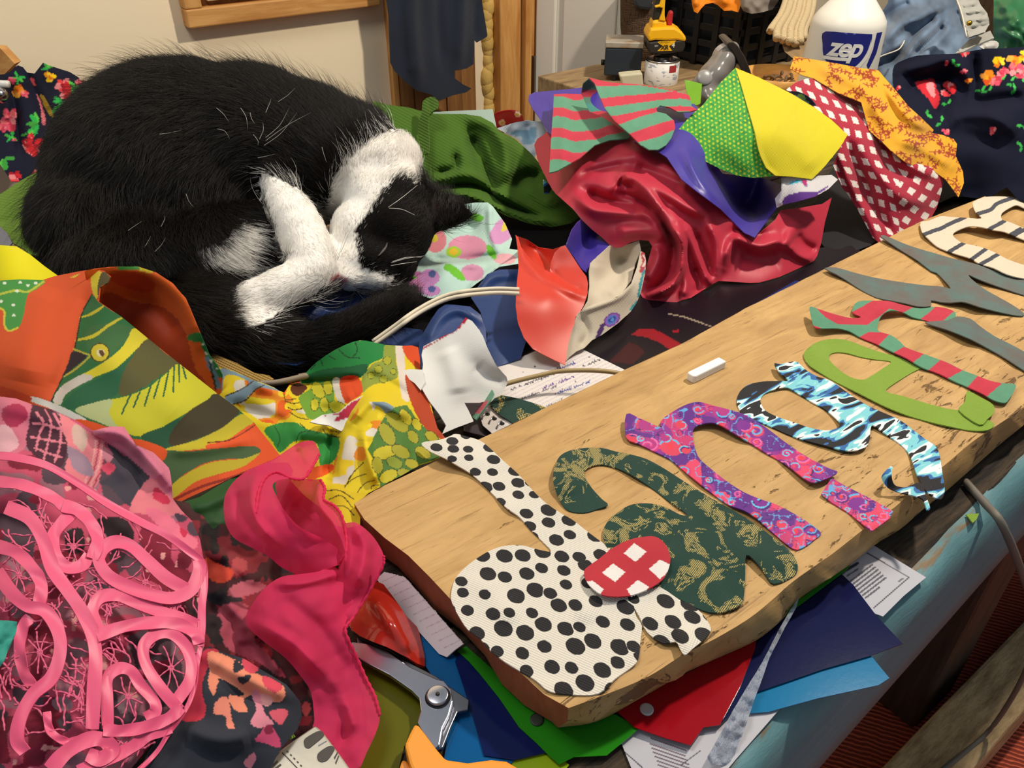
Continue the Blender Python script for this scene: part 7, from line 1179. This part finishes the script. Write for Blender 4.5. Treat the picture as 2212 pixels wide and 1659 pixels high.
Dd = float(np.dot((cxx, cyy, 0), HV)) - .03
dl = empty('cordless_drill', (cxx, cyy, T + .056)); tag(dl, 'yellow and black cordless drill standing on its battery', 'drill')
m_yel = solid('drill_yellow', '#f2b710', .45); m_blk = solid('drill_black', '#24221f', .55); m_wt = solid('print_white', '#dddad2', .5)
bat = vprism('battery', e2(535, 400, 700, 385, 885, 380, 890, 440, 870, 495, 700, 520, 545, 515, 532, 470), Dd, .062, m_blk, dl, .004)
vprism('battery_top', e2(525, 345, 560, 275, 700, 265, 790, 265, 860, 310, 897, 360, 892, 402, 800, 385, 700, 390, 600, 385, 540, 400), Dd - .002, .066, m_yel, dl, .004)
vprism('handle_base', e2(560, 290, 575, 200, 640, 192, 705, 200, 715, 270, 640, 300), Dd + .008, .045, m_yel, dl, .005)
grp = vprism('grip', e2(575, 210, 590, 80, 610, 10, 625, -120, 700, -120, 690, 40, 665, 190), Dd + .012, .036, m_blk, dl, .006)
vprism('grip_stripe', e2(635, 195, 660, 130, 672, 80, 640, 70, 600, 78, 600, 60, 640, 45, 660, -20, 672, -120, 712, -120, 695, 20, 690, 90, 690, 150, 700, 205), Dd + .006, .046, m_yel, grp, .003)
vprism('motor_body', e2(520, -110, 760, -120, 800, -280, 560, -300), Dd, .06, m_yel, dl, .01)
vprism('badge', e2(640, 395, 800, 388, 770, 420, 730, 440, 760, 485, 620, 488, 670, 440, 620, 405), Dd - .0006, .001, m_yel, bat)
def vtext(txt, px, py, D, size, mat, par, name='lettering', bold=.0):
    tcu = bpy.data.curves.new(name, 'FONT'); tcu.body = txt; tcu.size = size; tcu.offset = bold; tcu.align_x = 'CENTER'; tcu.align_y = 'CENTER'
    ob = bpy.data.objects.new('tmp_text', tcu); COL.objects.link(ob); bpy.context.view_layer.update(); me = bpy.data.meshes.new_from_object(ob.evaluated_get(bpy.context.evaluated_depsgraph_get())); bpy.data.objects.remove(ob)
    o = vpt(Q('P', px, py), D)[0]; bm = bmesh.new(); bm.from_mesh(me); bm.transform(Matrix(((RV[0], 0, -HV[0], o[0]), (RV[1], 0, -HV[1], o[1]), (0, 1, 0, o[2]), (0, 0, 0, 1)))); return bm_obj(name, bm, mat, par)
vtext('XR', 1280 + 690 / 4.424, 455 / 4.424, Dd - .002, .012, m_blk, bat, bold=.0004); vtext('4', 1280 + 772 / 4.424, 435 / 4.424, Dd - .001, .013, m_wt, bat, bold=.0003); vtext('20V', 1280 + 610 / 4.424, 440 / 4.424, Dd - .001, .005, m_wt, bat); vtext('DEWALT', 1280 + 690 / 4.424, 402 / 4.424, Dd - .002, .0055, m_blk, bat)
vprism('trigger', e2(715, 190, 740, 115, 775, 110, 760, 250, 720, 262), Dd + .02, .02, solid('red_part', '#b01e2a', .5), grp, .003)
# basket with a tool
bk = atd(1385, 40, 1.83); 
bm = bmesh.new(); lathe(bm, [(0, 0), (.035, 0), (.040, .03), (.047, .07), (.052, .13), (.056, .155), (.053, .155), (.045, .10), (.037, .03), (0, .006)], 28, Matrix.Translation((float(bk[0]), float(bk[1]), T)))
tag(bm_obj('wicker_basket', bm, (lambda g: (g.col(g.mix(g.n('TexBrick', {'Vector': g.uv((1, 1, 1), kind='Object'), 'Scale': 60.0}).outputs[1], '#5c4632', '#3a2a1e')).set(Roughness=.9), g.bump(g.noise(g.uv((1, 1, 6), kind='Object'), 60, 2), 1, .004), g.m)[-1])(G('wicker')), smooth=True), 'brown woven basket behind the blue box', 'basket')
vp_ = vprism('black_tool', e2(400, -60, 390, 30, 420, 90, 500, 100, 560, 110, 580, 40, 560, -60), float(np.dot(bk, HV)) - .065, .05, solid('tool_grey', '#2c3238', .45), bevel=.008); tag(vp_, 'dark grey power tool resting in the woven basket', 'tool')
# iron
ir = empty('clothes_iron', at(1530, 235, 2)); tag(ir, 'grey plastic clothes iron propped nose up behind the bandana', 'iron')
m_iron = solid('iron_grey', '#77736f', .18); m_sole = solid('iron_sole', '#4b443e', .35, .6)
def blobs(lst, vox, sm_it, name, mat, parent=None):
    bm = bmesh.new()
    for (M,) in lst: bmesh.ops.create_icosphere(bm, subdivisions=3, radius=1, matrix=M)
    me = bpy.data.meshes.new('tmp'); bm.to_mesh(me); bm.free(); ob = bpy.data.objects.new('tmp', me); COL.objects.link(ob)
    r = ob.modifiers.new('r', 'REMESH'); r.mode = 'VOXEL'; r.voxel_size = vox; r.use_smooth_shade = True
    s = ob.modifiers.new('s', 'SMOOTH'); s.iterations = sm_it; s.factor = .5
    bpy.context.view_layer.update(); m2 = bpy.data.meshes.new_from_object(ob.evaluated_get(bpy.context.evaluated_depsgraph_get())); bpy.data.objects.remove(ob)
    m2.name = name; m2.materials.clear(); m2.materials.append(mat); m2.polygons.foreach_set('use_smooth', np.ones(len(m2.polygons), bool))
    o = bpy.data.objects.new(name, m2); COL.objects.link(o)
    if parent: adopt(o, parent)
    return o
def vblob(px, py, t, rx, ry, rz, rot=0):    # ellipsoid at a pixel and depth: rx, ry in pixels across the view, rz metres along it
    c = atd(px, py, t); d = ray(px, py); d = d / np.linalg.norm(d); a = math.radians(rot); x = RV * math.cos(a) - UV_ * math.sin(a); x = x - d * (x @ d); x /= np.linalg.norm(x); y = np.cross(d, x)
    k = t / F; return (Matrix([[*(x[i] * rx * k for _ in (0,)), y[i] * ry * k, d[i] * rz, c[i]] for i in range(3)] + [[0, 0, 0, 1]]),)
ti = 1.20
hsg = blobs([vblob(1572, 122, ti, 34, 22, .03, -60), vblob(1558, 142, ti, 44, 30, .036, -58), vblob(1540, 168, ti, 44, 34, .042, -52), vblob(1522, 190, ti, 36, 32, .04, -40), vblob(1535, 215, ti, 40, 30, .045, 20)], .0035, 18, 'housing', m_iron, ir)
vprism('soleplate', smooth_closed(e2(1285, 425, 1330, 402, 1375, 425, 1430, 500, 1480, 600, 1520, 720, 1500, 800, 1450, 740, 1400, 620, 1340, 500), 3), float(np.dot(atd(1590, 120, ti), HV)) - .03, .06, m_sole, ir, .003)
vprism('sole_trim', smooth_closed(e2(1165, 560, 1200, 490, 1260, 445, 1300, 440, 1350, 480, 1400, 560, 1450, 690, 1430, 700, 1380, 590, 1330, 505, 1280, 470, 1220, 505, 1180, 570), 3), float(np.dot(atd(1590, 120, ti), HV)) - .02, .02, solid('iron_trim', '#a09a98', .25), ir, .002)
bm = bmesh.new(); bmesh.ops.create_uvsphere(bm, u_segments=20, v_segments=12, radius=.012, matrix=Matrix.Translation(atd(1522, 168, ti - .036)) @ Matrix.Scale(.35, 4, Vector(FV))); bm_obj('dial', bm, solid('dial_grey', '#8f8c8a', .3), hsg, True)
cloth('lime_tag', 'small translucent lime film tag in front of the iron', [patch(e2(880, 765, 960, 780, 1046, 802, 1030, 990, 1000, 1006, 940, 1004, 915, 920, 895, 860), [(1480, 175, 1.15, 'd'), (1516, 180, 1.15, 'd'), (1500, 225, 1.12, 'd'), (1490, 200, 1.14, 'd')], s=4)], fabric('lime_film', '#8cc63a', .4, 0, wb=0, transl=.4), 'tag', .0006)
# bowl with dry pods
bw = atd(1682, 157, 1.52); bwx, bwy, bwz = map(float, bw)
bm = bmesh.new(); H_ = bwz - T
lathe(bm, [(0, 0), (.04, 0), (.055, H_ * .25), (.066, H_ * .7), (.072, H_), (.068, H_), (.060, H_ * .7), (.05, H_ * .3), (.0, H_ * .16)], 56, Matrix.Translation((bwx, bwy, T)))
tag(bm_obj('wooden_bowl', bm, wood('bowl_wood', '#e0ad62', '#cf9548', (4, 4, 20), .4, .05), smooth=True), 'pale turned wooden bowl behind the bandana', 'bowl')
m_pod = solid('pod_brown', '#6f5634', .8, var=.4, vs=90)
pod = None; rr_ = random.Random(6)
for i in range(20):
    r = .038 * math.sqrt(rr_.random()); a = rr_.uniform(0, 6.28); z = T + H_ * .55 + .012 * rr_.random() + (.01 if r < .03 else 0); L = rr_.uniform(.010, .018)
    M = Matrix.Translation((bwx + r * math.cos(a) - .015 * HV[0], bwy + r * math.sin(a) - .015 * HV[1], z)) @ Matrix.Rotation(rr_.uniform(0, 6.28), 4, 'Z') @ Matrix.Rotation(rr_.uniform(-.7, .7), 4, 'Y')
    if pod is None:
        Vt, Ft = tube_mesh([(-.012, 0, 0), (-.006, 0, .004), (0, 0, .005), (.006, 0, .003), (.012, 0, -.002)], [.001, .0026, .003, .0026, .001], 6); pod = mesh_obj('seed_pod', Vt, Ft, m_pod); o = pod
    else: o = pod.copy(); COL.objects.link(o)
    o.matrix_world = M; tag(o, 'brown curled dry seed pod in the wooden bowl', 'seed pod', 'dry pods in the wooden bowl')
# added black filler sheet under the dress, covers the gaps at the far right
cloth('dark_filler', 'added black filler sheet on the table under the navy dress', [patch(Q('P', 1760, 440, 1800, 360, 1900, 300, 2080, 300, 2270, 330, 2520, 330, 2520, 560, 2270, 480, 2140, 430, 2060, 425, 1960, 470, 1880, 530, 1800, 560, 1770, 520), [(1780, 500, .6), (1900, 480, .7), (2060, 420, .7), (2200, 430, .7), (2000, 380, .8)], s=10, wrinkle=[(.4, 40)])], fabric('gap_sheet', '#14131a', .9), 'fabric', .001)

# ============================================================ the sleeping cat
cat = empty('cat', at(480, 640, 0)); tag(cat, 'black and white cat curled up asleep on the heap of fabrics', 'cat')
BL = [(420, 410, .93, 284, 262, .13), (250, 500, .895, 162, 172, .11), (335, 318, .94, 168, 150, .11), (540, 325, .94, 200, 170, .13), (640, 340, .94, 180, 152, .12), (730, 350, .93, 145, 125, .11), (828, 355, .91, 82, 80, .07), (500, 555, .87, 175, 130, .09), (345, 585, .88, 205, 165, .11), (520, 725, .765, 150, 75, .05), (430, 690, .78, 140, 90, .06),
      (850, 492, .865, 86, 92, .062), (858, 420, .88, 72, 62, .06), (800, 430, .875, 62, 66, .05), (768, 505, .85, 54, 70, .045), (750, 565, .835, 42, 42, .036), (800, 560, .84, 64, 52, .045), (850, 565, .85, 52, 50, .045), (760, 600, .825, 44, 28, .03), (736, 604, .82, 22, 18, .016), (820, 605, .835, 46, 26, .035),
      (930, 456, .872, 42, 50, .018, 0), (958, 459, .87, 40, 40, .015, 0), (984, 461, .869, 32, 25, .012, 4), (1006, 463, .868, 20, 12, .009, 8),
      (598, 400, 0.839, 34, 34, .03), (618, 440, 0.824, 46, 48, .03), (632, 465, 0.816, 52, 50, .032), (648, 495, 0.809, 54, 52, .033), (660, 525, 0.802, 54, 52, .033), (672, 555, 0.794, 52, 52, .033), (680, 583, 0.786, 48, 48, .032), (662, 600, 0.780, 52, 46, .03), (638, 612, 0.774, 54, 47, .029), (616, 622, 0.770, 53, 48, .028), (595, 632, 0.766, 52, 48, .027), (556, 646, 0.762, 44, 46, .026), (540, 628, 0.759, 28, 24, .018), (530, 655, 0.756, 24, 24, .018), (550, 678, 0.757, 28, 20, .018),
      (490, 545, .815, 62, 36, .03, -20), (545, 520, .815, 30, 34, .025)]
for i in range(13):
    u = i / 12; x = np.interp(u, [0, .3, .6, 1], [470, 610, 750, 872]); y = np.interp(u, [0, .3, .6, 1], [775, 765, 725, 662]); BL.append((x, y, np.interp(u, [0, 1], [.75, .79]), np.interp(u, [0, .5, 1], [58, 56, 40]), np.interp(u, [0, .5, 1], [46, 50, 38]), .026, -25))
g = G('cat_coat'); g.col(g.n('Attribute', attribute_name='Col').outputs[0]).set(Roughness=.9); g.b.inputs['Specular IOR Level'].default_value = .1
body = blobs([vblob(*b) for b in BL], .0040, 15, 'body', g.m, cat)
me = body.data; nv = len(me.vertices); co = np.zeros(nv * 3, np.float32); me.vertices.foreach_get('co', co); co = co.reshape(-1, 3).astype(float)
e1 = lambda *a: Q('E1', *a)
W1 = smooth_closed(e1(850, 370, 1000, 200, 1200, 50, 1400, -10, 1520, 60, 1590, 200, 1600, 330, 1510, 430, 1440, 385, 1370, 372, 1280, 440, 1180, 560, 1120, 680, 1040, 760, 1005, 860, 1035, 1000, 1040, 1090, 1100, 1140, 1250, 1190, 1320, 1205, 1260, 1275, 1160, 1310, 1000, 1300, 900, 1345, 800, 1300, 770, 1240, 800, 1100, 770, 900, 770, 700, 800, 560), 3)
W2 = smooth_closed(e1(235, 330, 330, 380, 500, 460, 620, 530, 710, 610, 775, 740, 825, 900, 840, 1080, 810, 1210, 720, 1310, 600, 1385, 450, 1440, 330, 1530, 180, 1610, 90, 1560, 20, 1450, 10, 1320, 110, 1220, 250, 1135, 400, 1065, 480, 1010, 400, 1015, 350, 1000, 350, 850, 310, 700, 250, 560), 3)
W3 = smooth_closed(e1(-280, 1000, -120, 960, -20, 880, 60, 790, 160, 765, 225, 850, 220, 920, 175, 980, 160, 1100, 100, 1160, 0, 1160, -100, 1120, -220, 1040), 3)
CB, CW = np.array(hexc('#0f0c0b')), np.array(hexc('#f7f3ec'))
def coat(px, jit=0):
    q = px + (RNG.normal(0, jit, px.shape) if jit else 0); m = inside(q, W1) | inside(q, W2) | inside(q, W3); return m
co[:, 2] = np.maximum(co[:, 2], T + .012); me.vertices.foreach_set('co', co.astype(np.float32).ravel()); me.update()
px, py = proj(co); pp = np.column_stack([px, py]); tri_n = np.zeros(nv * 3, np.float32); me.vertices.foreach_get('normal', tri_n); vn = tri_n.reshape(-1, 3).astype(float)
wm_ = coat(pp, 2) & ((vn * (co - CAM)).sum(1) < .25)
vc = np.where(wm_[:, None], CW * .96, CB); nose = e1(870, 1235)[0]
vc[(np.linalg.norm((pp - nose) / (1.3, 1), axis=1) < 15)] = hexc('#c98f90')
ear = inside(pp, e1(1630, 560, 1700, 560, 1800, 640, 1830, 730, 1740, 760, 1640, 770)); vc[ear] = hexc('#2c2424')
a = me.color_attributes.new('Col', 'FLOAT_COLOR', 'POINT'); a.data.foreach_set('color', np.column_stack([vc, np.ones(nv)]).astype(np.float32).ravel())
# fur
me.calc_loop_triangles(); nt = len(me.loop_triangles); tri = np.zeros(nt * 3, np.int32); me.loop_triangles.foreach_get('vertices', tri); tri = tri.reshape(-1, 3)
A, Bv, Cv = co[tri[:, 0]], co[tri[:, 1]], co[tri[:, 2]]; fn = np.cross(Bv - A, Cv - A); ar = np.linalg.norm(fn, axis=1) / 2; fn /= (2 * ar[:, None] + 1e-12)
cen = (A + Bv + Cv) / 3; facing = (fn * (CAM - cen)).sum(1) / np.linalg.norm(CAM - cen, axis=1)
w = ar * np.where(facing > -.15, 1.0, .22); w[cen[:, 2] < T + .012] = 0
NH = 150000; k = RNG.choice(nt, NH, p=w / w.sum()); u, v = RNG.random((2, NH)); s = u + v > 1; u[s] = 1 - u[s]; v[s] = 1 - v[s]
P0 = A[k] + (Bv - A)[k] * u[:, None] + (Cv - A)[k] * v[:, None]; n0 = vn[tri[k, 0]] * (1 - u - v)[:, None] + vn[tri[k, 1]] * u[:, None] + vn[tri[k, 2]] * v[:, None]; n0 /= np.linalg.norm(n0, axis=1)[:, None] + 1e-9
hx, hy = proj(P0); hp = np.column_stack([hx, hy])
vx, vy = (hy - 430), -(hx - 560); fl = np.column_stack([vx, vy]); fl /= np.linalg.norm(fl, axis=1)[:, None] + 1e-6
inleg = inside(hp, W2); lv = np.where((hy < 590)[:, None], np.array([.45, .9]), np.array([-.95, .3])); lv = np.where(((hx < 620) & (hy > 560))[:, None], np.array([-.95, .3]), lv); fl[inleg] = lv[inleg]
head = (((hx - 850) / 100) ** 2 + ((hy - 500) / 125) ** 2 < 1) | inside(hp, W1); hd = hp - np.array([725, 610]); hd /= np.linalg.norm(hd, axis=1)[:, None] + 1e-6; fl[head] = hd[head]
fl += np.column_stack([vnoise(hp, 40, 61), vnoise(hp, 40, 62)]) * .9 + RNG.normal(0, .13, fl.shape)
d3_ = RV * fl[:, :1] - UV_ * fl[:, 1:]; d3_ -= n0 * (d3_ * n0).sum(1)[:, None]; d3_ /= np.linalg.norm(d3_, axis=1)[:, None] + 1e-6
white = coat(hp, 7); tailm = polydist(hp, Q('P', 470, 775, 610, 765, 750, 725, 872, 662))[0] < 55
L = np.where(head, .007, np.where(inleg, .0065, .0175)); L = np.where(tailm, .014, L); L = np.where(inside(hp, W3), .016, L); L = np.where(head & (hy < 400), .012, L); L *= RNG.uniform(.6, 1.25, NH)
nosem = np.linalg.norm((hp - nose) / (1.3, 1), axis=1) < 15; L[nosem] = .001; earm = inside(hp, e1(1640, 560, 1850, 600, 1885, 700, 1750, 800, 1640, 780)); L[earm] *= .55
wisp = RNG.random(NH) < .05; L = np.where(wisp & ~head & ~inleg, L * 1.5, L)
lift = np.where(head | inleg, .25, .55) * RNG.uniform(.6, 1.5, NH); lift = np.where(wisp, lift * 2, lift)
K = 5; pts = []
for j in range(K):
    q = j / (K - 1); pts.append(P0 - n0 * .0006 + (d3_ * (q - .15 * q * q)[..., None] if False else d3_ * q) * L[:, None] + n0 * (lift * L * (q - .45 * q * q))[:, None] + RNG.normal(0, .0003, P0.shape) * q)
HPts = np.stack(pts, 1)
hc = np.where(white[:, None], CW * RNG.uniform(.9, 1.0, (NH, 1)), CB * RNG.uniform(.5, 1.5, (NH, 1)) + np.array([.012, .006, .002]) * (RNG.random((NH, 1)) ** 3)); hc[nosem] = hexc('#d29a9a'); em_ = earm & (RNG.random(NH) < .45); hc[em_] = hexc('#5c5652')
# stray white guard hairs on the flank
gh = []
for q in ((1700, 900, 1840, 800, 1990, 720), (1700, 880, 1790, 800, 1850, 690), (1690, 930, 1800, 850, 1900, 720), (1780, 650, 1840, 610, 1890, 560), (1700, 720, 1725, 660, 1735, 630), (1660, 890, 1685, 830, 1680, 780), (1385, 690, 1430, 730, 1465, 780), (1390, 825, 1440, 840, 1470, 890), (1620, 860, 1650, 900, 1650, 930), (1020, 858, 1090, 850, 1165, 830), (1540, 690, 1575, 750, 1585, 830), (1190, 1240, 1210, 1290, 1240, 1325), (820, 1475, 870, 1440, 910, 1415), (1030, 1450, 1050, 1410, 1055, 1380), (930, 1575, 950, 1540, 965, 1510), (990, 1610, 1030, 1570, 1060, 1520), (2060, 940, 2070, 980, 2090, 1040), (1600, 720, 1610, 760, 1630, 790), (1650, 1010, 1700, 1000, 1760, 985)):
    c = smooth_open(Q('A0', *q), 2); gh.append(c)
gp_ = []
for c in gh:
    j = [int(np.argmin(((pp - x) ** 2).sum(1) + 1e6 * ((vn * (co - CAM)).sum(1) > 0))) for x in c]; dep = (co[j] - CAM) @ FV; gp_.append(CAM + ray(c[:, 0], c[:, 1]) * (dep.min() - .012))
GP = np.array(gp_); hcur = bpy.data.hair_curves.new('fur'); ng = len(GP)
hcur.add_curves([K] * (NH + ng)); allp = np.concatenate([HPts.reshape(-1, 3), GP[:, :K].reshape(-1, 3)]) if GP.shape[1] >= K else HPts.reshape(-1, 3)
hcur.attributes['position'].data.foreach_set('vector', allp.astype(np.float32).ravel())
rad = np.tile(np.array([1.0, .95, .8, .5, .12]), NH + ng) * np.concatenate([np.repeat(np.where(white, .00013, .00012), K), np.full(ng * K, .00017)])
ra = hcur.attributes.get('radius') or hcur.attributes.new('radius', 'FLOAT', 'POINT'); ra.data.foreach_set('value', rad.astype(np.float32))
ca = hcur.attributes.new('Col', 'FLOAT_COLOR', 'POINT'); cc_ = np.vstack([np.repeat(hc, K, 0), np.tile(np.array(hexc('#cfc8be')), (ng * K, 1))]); ca.data.foreach_set('color', np.column_stack([cc_, np.ones(len(cc_))]).astype(np.float32).ravel())
g = G('fur_hair'); g.col(g.n('Attribute', attribute_name='Col').outputs[0]).set(Roughness=.5); g.b.inputs['Specular IOR Level'].default_value = .35
hcur.materials.append(g.m); fo = bpy.data.objects.new('fur', hcur); COL.objects.link(fo); adopt(fo, cat); fo['kind'] = 'stuff'
# whiskers, closed eye
m_wh = solid('whisker_white', '#e8e4dc', .4)
def on_cat(c, off):
    j = [int(np.argmin(((pp - x) ** 2).sum(1) + 1e6 * ((vn * (co - CAM)).sum(1) > 0))) for x in c]; dep = (co[j] - CAM) @ FV; dep = np.convolve(np.pad(dep, 2, 'edge'), np.ones(5) / 5, 'valid'); return CAM + ray(c[:, 0], c[:, 1]) * (dep - off)[:, None]
for q in ((845, 1060, 890, 850, 962, 640), (870, 1050, 930, 850, 1045, 690), (830, 1040, 850, 880, 905, 720), (890, 1000, 950, 860, 1020, 740), (1300, 1085, 1420, 1050, 1570, 1028), (1300, 1108, 1400, 1090, 1510, 1075), (1310, 1075, 1430, 1040, 1550, 1040), (1278, 632, 1380, 560, 1515, 452), (1285, 640, 1390, 650, 1495, 697)):
    c = smooth_open(e1(*q), 6); tube('whisker', on_cat(c, np.interp(np.linspace(0, 1, len(c)), [0, .3, 1], [.004, .012, .016])), np.linspace(.00038, .00012, len(c)), m_wh, cat, 5)
c = smooth_open(e1(1195, 1030, 1225, 1000, 1255, 960, 1270, 920), 5); tube('eyelid', on_cat(c, .004), np.interp(np.linspace(0, 1, len(c)), [0, .5, 1], [.0004, .0016, .0004]), solid('eyelid_grey', '#4a4443', .5), cat, 6)
c = smooth_open(e1(820, 1235, 845, 1205, 875, 1185), 5); tube('nostril', on_cat(c, .002), .0007, solid('nostril_red', '#6a2f24', .5), cat, 6)
